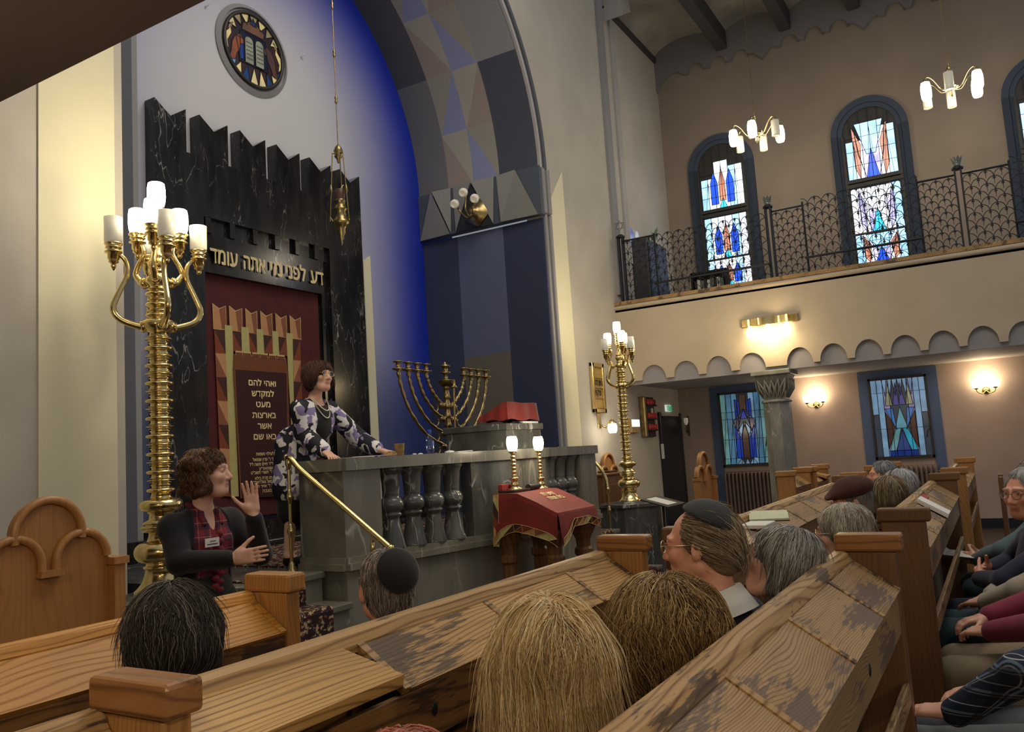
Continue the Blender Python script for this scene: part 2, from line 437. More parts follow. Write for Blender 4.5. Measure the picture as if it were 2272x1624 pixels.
# left gallery over the camera
structure('ceiling_left_gallery', MB().box((-3, -2.2, 2.72), (1.35, YF, 3.0)), M['soffit'])
# soffit of the arch: painted panels over the barrel, stripes on the jambs
def soffit():
    g = MB(); y0, y1 = YF, YA
    G1, G2, G3 = lin(122, 122, 122), lin(158, 158, 156), lin(82, 86, 96)
    BE, BL, PK, TN = lin(184, 178, 160), lin(152, 158, 190), lin(172, 156, 142), lin(170, 164, 148)
    def pt(th, y, r=AR): return (ACX + r * math.cos(th), y, ACZ + r * math.sin(th))
    ys = [y0, y0 + 0.60, y0 + 1.025, y0 + 1.45, y1]     # outer band, two middle lanes, inner band
    nb = 6; dth = math.pi / nb; sub = 9
    for b in range(nb):
        t0, t1 = b * dth, (b + 1) * dth; th = smoothstep(t0, t1, sub + 1)
        for lane, (ca, cb) in enumerate((((G3, G2), None), (None, None), (None, None), ((lin(128, 128, 124), lin(94, 94, 94)), None))):
            if lane in (0, 3):
                c = ca[b % 2]
                g.quadstrip([pt(t, ys[lane]) for t in th], [pt(t, ys[lane + 1]) for t in th], True, c)
    # middle lanes: each cell split along its diagonals into painted triangles (half a bay each)
    m = 12; hb = math.pi / m
    for lane in (1, 2):
        off = 0.0
        for b in range(-1, m + 1):
            t0, t1 = (b + off) * hb, (b + 1 + off) * hb
            t0, t1 = max(0, t0), min(math.pi, t1)
            if t1 - t0 < 1e-3: continue
            k = 8; th = smoothstep(t0, t1, k + 1); ya, yb = ys[lane], ys[lane + 1]
            for i in range(k):     # diagonal border curve from (t0, ya) to (t1, yb)
                f0, f1 = i / k, (i + 1) / k
                flip = b % 2 == 0
                d0 = ya + (yb - ya) * (f0 if flip else 1 - f0); d1 = ya + (yb - ya) * (f1 if flip else 1 - f1)
                c0, c1 = ((TN, BL) if lane == 1 else (BE, PK)) if flip else ((PK, BE) if lane == 1 else (BL, TN))
                g.add([pt(th[i], ya), pt(th[i + 1], ya), pt(th[i + 1], d1), pt(th[i], d0)], [(0, 1, 2, 3)], True, c0)
                g.add([pt(th[i], d0), pt(th[i + 1], d1), pt(th[i + 1], yb), pt(th[i], yb)], [(0, 1, 2, 3)], True, c1)
    return g
structure('trim_1', soffit(), M['mural'], 'painted soffit of the great arch')
D1, L1, D2, K1 = lin(66, 74, 98), lin(104, 112, 140), lin(58, 66, 92), lin(118, 112, 100)
def jamb(s):
    g = MB(); x = ACX + s * (AR + 0.055)
    for a, b, c in ((YF, YF + 0.62, D2), (YF + 0.62, YF + 1.37, None), (YF + 1.37, YA, D1)):
        for z0, z1, cc in ((0, 2.9, K1 if c is None else c), (2.9, 4.62, L1 if c is None else c)):
            g.box((x - 0.02 if s > 0 else x - 0.004, max(a, YF + (0.004 if s < 0 else 0)), z0), (x + 0.05 if s > 0 else x, b, z1), cc)
    return g
structure('trim_2', jamb(1), M['mural'], 'blue striped right jamb of the arch')
structure('trim_3', jamb(-1), M['mural'], 'blue striped left jamb of the arch')
def band(s):
    """projecting impost band of folded triangular facets"""
    g = MB(); xo = ACX + s * AR; z0, z1 = 4.66, 5.32
    FG, FD, FB = lin(152, 150, 140), lin(92, 98, 108), lin(52, 54, 58)
    g.box((xo - 0.03 if s > 0 else xo - 0.09, YF - 0.03, z0), (xo + 0.09 if s > 0 else xo + 0.03, YA, z1), FD)
    x1 = xo - s * 0.032; pk = 0.05
    u = lambda y: YF - 0.03 + y
    def tri(a, b, c, col, lift=(0, 0, 0)):
        pts = []
        for (y, z), l in zip((a, b, c), lift): pts.append((x1 - s * l, u(y), z0 + z))
        g.add(pts, [(0, 1, 2)], False, col)
    hgt = z1 - z0
    tri((0.06, 0.0), (0.62, 0.0), (0.34, hgt), FG, (0.0, 0.03, 0.05)); tri((0.62, 0.0), (0.66, hgt), (0.34, hgt), lin(166, 164, 154), (0.03, 0.01, 0.05))
    tri((0.74, 0.0), (0.70, hgt), (1.05, hgt), lin(160, 158, 148), (0.03, 0.01, 0.06)); tri((0.74, 0.0), (1.36, 0.0), (1.05, hgt), FB, (0.02, 0.02, 0.03))
    tri((1.36, 0.0), (1.38, hgt), (1.05, hgt), lin(160, 158, 148), (0.03, 0.01, 0.06))
    tri((1.44, 0.0), (1.42, hgt), (1.72, hgt), lin(166, 164, 154), (0.03, 0.01, 0.05)); tri((1.46, 0.0), (2.0, 0.0), (1.74, hgt), FG, (0.03, 0.0, 0.05))
    return g
structure('trim_4', band(1), M['mural'], 'faceted impost band on the right jamb')
structure('trim_5', band(-1), M['mural'], 'faceted impost band on the left jamb')
# mouldings round the arch front
def arch_mould(r0, r1, y0, mname):
    g = MB()
    for s0 in (0,):
        A = [(ACX + r0 * math.cos(math.pi * i / 54), y0, ACZ + r0 * math.sin(math.pi * i / 54)) for i in range(55)]
        B = [(ACX + r1 * math.cos(math.pi * i / 54), y0, ACZ + r1 * math.sin(math.pi * i / 54)) for i in range(55)]
        A2 = [(p[0], YF + 0.01, p[2]) for p in A]; B2 = [(p[0], YF + 0.01, p[2]) for p in B]
        g.quadstrip(A, B, True); g.quadstrip(A2, A, True); g.quadstrip(B, B2, True)
    return g
structure('trim_6', arch_mould(3.0, 3.06, YF - 0.035, 'a'), M['wall_grey'], 'rounded inner moulding of the arch')
structure('trim_7', arch_mould(3.10, 3.16, YF - 0.05, 'b'), M['trim_dark'], 'dark outer moulding of the arch')
g = MB()
for s in (1,):
    for r, wd, d in ((3.0, 0.06, 0.035), (3.10, 0.06, 0.05)):
        x = ACX + s * (r + 0.06); xa, xb = sorted((x, x + s * wd))
        g.cbox((xa, YF - d, 0.0), (xb, YF + 0.01, ACZ - 0.62), 0.012)
        xa, xb = sorted((x - s * 0.03, x + s * (wd - 0.02)))
        g.cbox((xa, YF - d - 0.02, 4.68), (xb, YF + 0.01, 5.30), 0.012)
structure('trim_8', g, M['trim_grey'], 'stepped mouldings of the arch jambs')
# cream painted strips beside the arch, cut to a slanted point on top
xr = ACX + AR + 0.20
g = MB().prism([(xr, YF - 0.012, 0.0), (xr + 0.52, YF - 0.012, 0.0), (xr + 0.50, YF - 0.012, 5.42), (xr + 0.02, YF - 0.012, 4.85)], (0, 0.02, 0))
structure('trim_9', g, M['cream'], 'cream painted strip right of the arch')
g = MB().box((2.768, YF - 0.012, 0), (3.275, YF + 0.01, 6.0))
structure('trim_10', g, M['cream'], 'cream painted strip left of the arch')
# apse pilaster strips left of the ark, cream strip right of it
g = MB()
g.box((4.34, YA - 0.42, 0.9), (4.50, YA, 8)); 
structure('trim_11', g, M['trim_dark'], 'dark grey pilaster left of the ark')
structure('trim_12', MB().box((4.50, YA - 0.30, 0.9), (4.64, YA, 8)), M['trim_grey'], 'grey pilaster left of the ark')
structure('baseboard_apse', MB().box((4.0, YA - 0.46, 0), (4.95, YA, 0.98)).box((7.9, YA - 0.06, 0), (9.45, YA, 0.98)), M['marble_black'])
a = at(806, 572, y=YA - 0.03); b = at(818, 567, y=YA - 0.03); c = at(832, 1000, y=YA - 0.03)
structure('trim_13', MB().prism([(a.x, YA - 0.03, 0.9), (b.x + 0.05, YA - 0.03, 0.9), (b.x + 0.03, YA - 0.03, b.z), (a.x, YA - 0.03, a.z - 0.05)], (0, 0.04, 0)), M['cream'], 'cream painted strip right of the ark')
# vertical pilaster strips at the corner of the right gallery
structure('trim_14', MB().box((XG + 0.12, YF - 0.05, 3.9), (XG + 0.32, YF, 9.2)), M['trim_grey'], 'grey strip at the gallery corner')
structure('trim_15', MB().box((XG + 0.62, YF - 0.04, 3.9), (XG + 0.78, YF, 8.7)), M['wall_grey'], 'pale strip at the gallery corner')
bk = at(1340, 20, y=YF - 0.1)
g = MB().prism([(12.02, YF - 0.3, 9.05), (12.55, YF - 0.3, 9.05), (12.62, YF - 0.3, 8.86), (12.30, YF - 0.3, 8.86), (12.22, YF - 0.3, 8.62), (12.08, YF - 0.3, 8.55)], (0, 0.3, 0))
structure('trim_16', g, M['wall_grey'], 'angular bracket under the gallery ceiling')
# ---- right gallery: floor slab, front with scalloped frieze, ceiling of jack arches
structure('ceiling_aisle', MB().box((XG + 0.06, -3, 2.50), (XW, YF, 2.62)), M['wall_grey'])
structure('gallery_floor', MB().box((XG + 0.06, -3, 3.55), (XU, YF, 3.69)), M['floor'])
def scallop(x, y0, y1, ztop, zbot, arches, thick):
    """plate in a plane of constant x whose lower edge is a row of round arches (centre, half width, rise)"""
    g = MB(); low = [(y0, zbot)]
    for c, r, rise in arches:
        low.append((c + r, zbot)); low += [(c + r * math.cos(t), zbot + rise * math.sin(t)) for t in smoothstep(0, math.pi, 15)]; low.append((c - r, zbot))
    low.append((y1, zbot))
    A = [(x, yy, zz) for yy, zz in low]; B = [(x, yy, ztop) for yy, zz in low]
    g.quadstrip(A, B); g.quadstrip(A, [(x + thick, p[1], p[2]) for p in A])
    return g
arch_c = [(4.36, 0.19, 0.215), (3.862, 0.19, 0.22), (3.378, 0.188, 0.235), (2.895, 0.188, 0.225)] + [(2.245 - 0.4385 * k_, 0.174, 0.225) for k_ in range(12)]
structure('wall_gallery_front', scallop(XG, YF, -3.2, 3.66, 2.515, arch_c, 0.05), M['front_band'])
structure('trim_17', MB().box((XG + 0.05, -3, 2.46), (XG + 0.10, YF, 3.6)), M['frieze'], 'grey back plate of the scalloped frieze')
g = MB().box((XG - 0.02, -3, 3.70), (XG + 0.22, YF, 3.755))
structure('trim_18', g, M['wood_rail'], 'wooden ledge under the gallery railing')
g = MB().tube([(XG + 0.0, -3, 3.665), (XG + 0.0, YF, 3.665)], 0.035, 8).box((XG - 0.0, -3, 3.6), (XG + 0.06, YF, 3.7))
structure('trim_19', g, M['front_band'], 'rounded moulding under the wooden ledge')
# ceiling: shallow barrel vaults between beams that run across the gallery
by = [at(1600, 100, x=XU - 0.1).y, at(1740, 51, x=XU - 0.1).y]
bp = by[0] - by[1]; beams = [by[0] + bp * k for k in (2, 1, 0, -1, -2, -3, -4)]
beams = [b for b in beams if b < YF - 0.25]
cz0, rise = 8.80, 0.30
edges = [YF] + beams + [-3]
g = MB()
for a, b in zip(edges[:-1], edges[1:]):
    c, r = (a + b) / 2, (a - b) / 2
    L = [(c + r * math.cos(t), cz0 + rise * math.sin(t)) for t in smoothstep(0, math.pi, 17)]
    g.quadstrip([(XG + 0.4, y, z) for y, z in L], [(XU + 0.1, y, z) for y, z in L], True)
    g.quadstrip([(XG + 0.4, y, z) for y, z in L], [(XG + 0.4, y, 9.6) for y, z in L], False)
structure('ceiling', g, M['ceiling'])
for i, b in enumerate(beams):
    structure('ceiling_beam' if i == 0 else 'ceiling_beam.%03d' % i, MB().cbox((XG + 0.4, b - 0.10, 8.62), (XU, b + 0.10, 8.98), 0.02), M['beam'], 'dark beam between the ceiling vaults')
structure('trim_20', MB().box((XG + 0.4, YF - 0.05, 8.76), (XU, YF, 8.86)), M['beam'], 'dark edge line of the gallery ceiling')
# cornice on the window wall: small arches and a pointed pendant between groups of three
g = MB(); low = []; y = YF; pitch = 0.40; k = 0
low += [(YF, 8.18)] + [(YF - 0.40 + 0.34 * math.cos(t), 8.20 + 0.28 * math.sin(t)) for t in smoothstep(0.25, math.pi * 0.55, 6)]
y = YF - 0.52
while y > -3:
    if k % 4 == 3:
        low += [(y, 8.42), (y - 0.10, 8.40), (y - 0.24, 8.25), (y - 0.38, 8.40), (y - 0.46, 8.42)]; y -= 0.46
    else:
        low += [(y, 8.40), (y - 0.11, 8.38)]; c = y - 0.11 - 0.15
        low += [(c + 0.15 * math.cos(t), 8.38 + 0.17 * math.sin(t)) for t in smoothstep(0, math.pi, 9)]; y -= 0.41
    k += 1
low.append((-3.0, 8.4))
A = [(XU - 0.09, p[0], p[1]) for p in low]; B = [(XU - 0.09, p[0], 9.2) for p in low]
g.quadstrip(A, B); g.quadstrip(A, [(XU, p[1], p[2]) for p in A])
structure('trim_21', g, M['cornice'], 'grey lobed cornice under the gallery ceiling')
# ---- column under the gallery
cx, cy = 11.9, 2.66
col = thing('marble_column', (cx, cy, 0), 'octagonal grey marble column with leaf carved capital under the gallery', 'column')
MB().lathe([(0.24, 0.0), (0.24, 0.12), (0.20, 0.16), (0.19, 2.02)], (cx, cy, 0), 8, smooth=False, a0=math.pi / 8).build('shaft', M['marble_pale'], col)
MB().lathe([(0.205, 2.02), (0.215, 2.035), (0.205, 2.055)], (cx, cy, 0), 24).build('neck_ring', M['marble_pale'], col)
cp = MB().lathe([(0.20, 2.055), (0.215, 2.15), (0.25, 2.26), (0.31, 2.37), (0.33, 2.40)], (cx, cy, 0), 4, smooth=False, a0=math.pi / 4)
for q in range(4):
    for j in (-2, -1, 0, 1, 2):
        a = q * math.pi / 2; d = Vector((math.cos(a), math.sin(a), 0)); sd = Vector((-math.sin(a), math.cos(a), 0))
        b0 = Vector((cx, cy, 2.08)) + d * 0.155 + sd * 0.055 * j * 0.9; b1 = Vector((cx, cy, 2.34)) + d * 0.215 + sd * 0.095 * j
        for e in (-1, 1):
            cp.tube([b0, (b0 + b1) / 2 + d * 0.03 + sd * 0.03 * e, b1 + d * 0.01], [0.006, 0.016, 0.008], 5)
cp.build('capital', M['marble_pale'], col)
MB().cbox((cx - 0.27, cy - 0.27, 2.40), (cx + 0.27, cy + 0.27, 2.47), 0.012).build('abacus', M['marble_pale'], col)
# ---- door and baseboards of the right aisle
g = MB().box((at(1463, 950, y=YF).x, YF - 0.02, 0), (at(1508, 950, y=YF).x, YF - 0.005, 2.02))
d1 = structure('door_1', g, M['door'], 'dark panel in place of the open doorway under the gallery')
MB().cbox((13.10, YF - 0.05, 0), (13.17, YF, 2.08), 0.008).cbox((14.17, YF - 0.03, 0), (14.22, YF, 2.08), 0.008).build('door_frame', M['door'], d1)
MB().cbox((13.09, YF - 0.06, 1.30), (13.14, YF - 0.02, 1.55), 0.008).build('door_hinge', M['white'], d1)
structure('baseboard_right', MB().box((XW - 0.02, -3, 0), (XW, YF, 0.14)), M['door'])
structure('trim_22', MB().box((XW - 0.01, 4.70, 0), (XW, YF, 2.5)), M['wall_pink'], 'corner strip of the right aisle')

# ------------------------------------------------------------------ stained glass windows
WHT, PB, MBL, DB, VI, RU, BR, CY, GY = (lin(232, 240, 250), lin(150, 196, 236), lin(80, 140, 220), lin(28, 70, 200), lin(170, 165, 215), lin(176, 116, 92), lin(86, 58, 48), lin(60, 190, 226), lin(70, 80, 92))
class Pane:
    """leaded glass in a plane of constant x; local u runs along -y (photo right), v up"""
    def __init__(s, x, yl, z0): s.x, s.yl, s.z0 = x, yl, z0; s.g = MB(); s.l = MB(); s.k = 0
    def p(s, u, v, d=0.0): return (s.x - d, s.yl - u, s.z0 + v)
    def poly(s, pts, c, lead=0.006):
        s.k += 1; d = 0.0004 * s.k
        s.g.add([s.p(u, v, d) for u, v in pts], [list(range(len(pts)))], False, c)
        n = len(pts)
        for i in range(n):
            a, b = pts[i], pts[(i + 1) % n]
            s.line(a, b, lead)
    def line(s, a, b, r=0.006):
        A, B = Vector(s.p(*a, 0.012)), Vector(s.p(*b, 0.012))
        if (A - B).length > 1e-4: s.l.tube([A, B], r, 4, cap=False, smooth=False)
    def rect(s, u0, v0, u1, v1, c, lead=0.006): s.poly([(u0, v0), (u1, v0), (u1, v1), (u0, v1)], c, lead)

def tall_window(no, yc, kind):
    """arched upper window of two lights, deep blue painted surround"""
    hw, spring, zb = 0.38, 6.50, 4.30
    yl = yc + hw; fr_o = 0.60
    # painted surround standing slightly proud, arch topped
    g = MB()
    def ring(ro, ri, x0, x1):
        out = [(yc + ro, 3.69), (yc + ro, spring)] + [(yc + ro * math.cos(t), spring + ro * math.sin(t)) for t in smoothstep(0, math.pi, 25)] + [(yc - ro, spring), (yc - ro, 3.69)]
        inn = [(yc + ri, 3.69), (yc + ri, spring)] + [(yc + ri * math.cos(t), spring + ri * math.sin(t)) for t in smoothstep(0, math.pi, 25)] + [(yc - ri, spring), (yc - ri, 3.69)]
        g.quadstrip([(x0, a, b) for a, b in out], [(x0, a, b) for a, b in inn], True)
        g.quadstrip([(x1, a, b) for a, b in out], [(x0, a, b) for a, b in out], True)
        g.quadstrip([(x0, a, b) for a, b in inn], [(x1, a, b) for a, b in inn], True)
    ring(fr_o, 0.50, XU - 0.05, XU); ring(0.50, 0.42, XU - 0.025, XU)
    w = structure('window_%d' % no, g, M['blue_paint'], 'tall arched stained glass window in a blue surround')
    # dark backing and frame
    bk = MB(); ar = [(yc + 0.42 * math.cos(t), spring + 0.42 * math.sin(t)) for t in smoothstep(0, math.pi, 25)]
    bk.add([(XU - 0.004, a, b) for a, b in [(yc + 0.42, 3.69)] + ar + [(yc - 0.42, 3.69)]], [list(range(27))])
    bk.build('dark_glass_border', M['frame_dark'], w)
    f = MB()
    for z in (5.62, 5.70): f.box((XU - 0.05, yc - 0.44, z - 0.03), (XU - 0.005, yc + 0.44, z + 0.03))
    for s in (-1, 1): f.box((XU - 0.04, yc + s * 0.42 - 0.02, 4.25), (XU - 0.005, yc + s * 0.42 + 0.02, spring))
    f.box((XU - 0.045, yc - 0.44, 4.78), (XU - 0.01, yc + 0.44, 4.81)); f.box((XU - 0.045, yc - 0.44, 4.24), (XU - 0.005, yc + 0.44, 4.30))
    for k in range(-2, 3): f.tube([(XU - 0.02, yc + 0.15 * k, 6.5), (XU - 0.02, yc + 0.15 * k, spring + math.sqrt(max(0.01, 0.41**2 - (0.15 * k)**2)))], 0.005, 4)
    f.build('iron_frame', M['frame_dark'], w)
    P = Pane(XU - 0.02, yl, zb); W_ = 2 * hw
    rnd = random.Random(no)
    def light(v0, v1, bright, top):
        h = v1 - v0; cols = 6; cw = W_ / cols
        for i in range(cols):
            c = [PB, WHT, VI, VI, WHT, PB][i] if not bright else [WHT, WHT, VI, WHT, WHT, PB][i]
            if kind == 0: c = [PB, WHT, WHT, WHT, PB, WHT][i]
            e = [0.30, 0.30, 0.0, 0.0, 0.12, 0.12][i] if top else 0.0
            P.rect(i * cw, v0, (i + 1) * cw, v1 - e, c)
            P.line((i * cw + cw / 2, v0), (i * cw + (0 if i % 2 else cw), v1 - e - 0.05), 0.004)
        mid = W_ / 2
        if kind == 1:      # long rust lozenges left and right, blue spear in the middle
            for s in (-1, 1):
                P.poly([(mid + s * 0.10, v0), (mid + s * 0.20, v0 + h * 0.45), (mid + s * 0.24, v1 - 0.04), (mid + s * 0.19, v0 + h * 0.45)], RU if not bright else lin(230, 190, 200))
                P.poly([(mid + s * 0.19, v0), (mid + s * 0.15, v0 + h * 0.62), (mid + s * 0.27, v0 + h * 0.95), (mid + s * 0.26, v0 + h * 0.2)], RU if not bright else VI)
            P.poly([(mid - 0.22, v1 - 0.01), (mid + 0.22, v1 - 0.01), (mid + 0.07, v0 + h * 0.42), (mid - 0.07, v0 + h * 0.42)], WHT if bright else PB)
            P.poly([(mid - 0.10, v0), (mid + 0.10, v0), (mid, v0 + h * 0.52)], CY if bright else DB)
            P.line((mid, v0), (mid, v0 + h * 0.5), 0.004)
        else:              # rust spear in the middle between two blue ones
            for s in (-1, 1):
                P.poly([(mid + s * 0.08, v0 + h * 0.1), (mid + s * 0.21, v0 + h * 0.1), (mid + s * 0.21, v0 + h * 0.55), (mid + s * 0.145, v0 + h * 0.80), (mid + s * 0.08, v0 + h * 0.55)], DB if not bright or s < 0 else MBL)
            P.poly([(mid - 0.055, v0 + h * 0.16), (mid + 0.055, v0 + h * 0.16), (mid + 0.055, v0 + h * 0.55), (mid, v0 + h * 0.85), (mid - 0.055, v0 + h * 0.55)], RU)
            P.poly([(mid - 0.07, v0), (mid + 0.07, v0), (mid, v0 + h * 0.22)], CY)
        for k in range(1, 4): P.line((0, v0 + h * k / 4), (W_, v0 + h * k / 4), 0.005)
    light(0.0, 0.48, False, False); light(0.51, 1.27, kind == 1, False); light(1.42, 2.38 if kind else 2.30, False, True)
    P.g.build('glass_panes', M['stain_up'], w); P.l.build('lead_cames', M['lead'], w)
yA, yB = 3.84, 1.33
tall_window(1, yA, 0); tall_window(2, yB, 1); tall_window(3, 2 * yB - yA, 1)

def low_window(no, y_l, y_r, kind):
    z0, z1 = 0.93, 2.485
    g = MB()
    for a, b, c, d in ((y_l, y_l - 0.15, 0.0, z1), (y_r + 0.15, y_r, 0.0, z1), (y_l - 0.15, y_r + 0.15, z1 - 0.12, z1)):
        g.box((XW - 0.02, b, c), (XW + 0.0, a, d))
    w = structure('window_%d' % no, g, M['blue_low'], 'square stained glass window above the radiator')
    yi, yj = y_l - 0.15, y_r + 0.15
    f = MB().box((XW - 0.012, yj, 1.10), (XW - 0.002, yi, z1 - 0.12))
    for a, b, c, d in ((yi, yi - 0.03, 1.08, z1 - 0.12), (yj + 0.03, yj, 1.08, z1 - 0.12), (yi, yj, 1.08, 1.12), (yi, yj, z1 - 0.15, z1 - 0.12)):
        f.box((XW - 0.05, b, c), (XW - 0.01, a, d))
    f.tube([(XW - 0.06, yj + 0.02, 1.55), (XW - 0.08, yj + 0.06, 1.50), (XW - 0.06, yj + 0.08, 1.40)], 0.010, 6)
    f.build('iron_frame', M['frame_dark'], w)
    P = Pane(XW - 0.018, yi - 0.03, 1.12); W_ = yi - yj - 0.06; h = z1 - 0.15 - 1.12
    if kind == 1:
        cw = W_ / 9
        P.rect(0, 0, W_, h, GY)
        for i, c in ((0, PB), (1, PB), (2, VI), (6, VI), (7, PB), (8, PB)):
            P.rect(i * cw, h * 0.55 if i in (0, 8) else 0.0, (i + 1) * cw, h, c); P.line((i * cw, h * 0.83), (i * cw + cw, h * 0.83), 0.004); P.line((i * cw, h * 0.36), (i * cw + cw, h * 0.36), 0.004)
        m = W_ / 2
        for k in range(-3, 3): P.poly([(m + k * 0.075, h), (m + k * 0.075 + 0.075, h), (m + k * 0.075 + 0.037, h * 0.78)], PB)
        for s in (-1, 1):
            P.poly([(m + s * 0.20, h * 0.66), (m + s * 0.10, h * 0.66), (m + s * 0.14, h * 0.95)], lin(190, 190, 150)); P.poly([(m, h * 0.66), (m + s * 0.095, h * 0.66), (m + s * 0.03, h * 0.95)], lin(96, 90, 160))
            P.poly([(m + s * 0.21, h * 0.62), (m + s * 0.10, h * 0.62), (m + s * 0.07, h * 0.34)], MBL)
            P.poly([(m + s * 0.21, h * 0.58), (m + s * 0.21, h * 0.10), (m + s * 0.08, h * 0.36)], BR)
            P.poly([(m + s * 0.20, 0.09), (m + s * 0.10, 0.09), (m + s * 0.01, h * 0.36), (m + s * 0.10, h * 0.36)], CY if s > 0 else lin(120, 180, 190))
        P.poly([(m - 0.09, h * 0.36), (m + 0.09, h * 0.36), (m, h * 0.64)], lin(120, 190, 214))
        P.poly([(m - 0.11, 0.09), (m + 0.11, 0.09), (m, h * 0.34)], lin(60, 84, 150)); P.line((m, 0.0), (m, h * 0.33), 0.004)
        for i in range(4): P.rect(m - 0.20 + i * 0.10, 0, m - 0.10 + i * 0.10, 0.09, lin(30, 64, 160))
    else:
        cw = W_ / 8; m = W_ / 2
        P.rect(0, 0, W_, h, lin(52, 64, 74))
        for i, c in ((0, lin(130, 190, 190)), (1, lin(96, 150, 190)), (2, lin(120, 180, 214)), (5, PB), (6, lin(96, 150, 190)), (7, lin(130, 190, 190))):
            P.rect(i * cw, 0, (i + 1) * cw, h, c); P.line((i * cw, 0), (i * cw + cw, h * (0.6 if i % 2 else 0.9)), 0.005)
        for s in (-1, 1):
            P.poly([(m + s * 0.06, 0.10), (m + s * 0.17, 0.10), (m + s * 0.17, h * 0.54), (m + s * 0.06, h * 0.40)], DB)
            P.poly([(m + s * 0.06, h * 0.88), (m + s * 0.14, h * 0.92), (m + s * 0.14, h * 0.64), (m + s * 0.06, h * 0.72)], DB)
            P.poly([(m + s * 0.01, h * 0.60), (m + s * 0.13, h * 0.45), (m + s * 0.06, h * 0.36)], PB)
            P.poly([(m + s * 0.06, h * 0.66), (m + s * 0.20, h * 0.62), (m + s * 0.12, h * 0.46)], lin(84, 76, 96))
            P.poly([(m + s * 0.04, 0), (m + s * 0.17, 0), (m + s * 0.10, 0.10)], PB)
        P.poly([(m - 0.055, 0.08), (m + 0.055, 0.08), (m + 0.055, h * 0.42), (m, h * 0.55), (m - 0.055, h * 0.42)], BR)
        P.poly([(m - 0.06, h * 0.76), (m + 0.06, h * 0.76), (m + 0.06, h * 0.98), (m - 0.06, h * 0.98)], BR)
        P.poly([(m - 0.06, h * 0.64), (m + 0.06, h * 0.64), (m, h * 0.78)], DB); P.poly([(m - 0.04, 0), (m + 0.04, 0), (m, 0.10)], PB)
        for v in (0.10, h * 0.35, h * 0.64, h * 0.74): P.line((0, v), (W_, v), 0.005)
    P.g.build('glass_panes', M['stain_low'], w); P.l.build('lead_cames', M['lead'], w)
low_window(4, 4.326, 3.19, 0); low_window(5, 1.883, 0.741, 1)

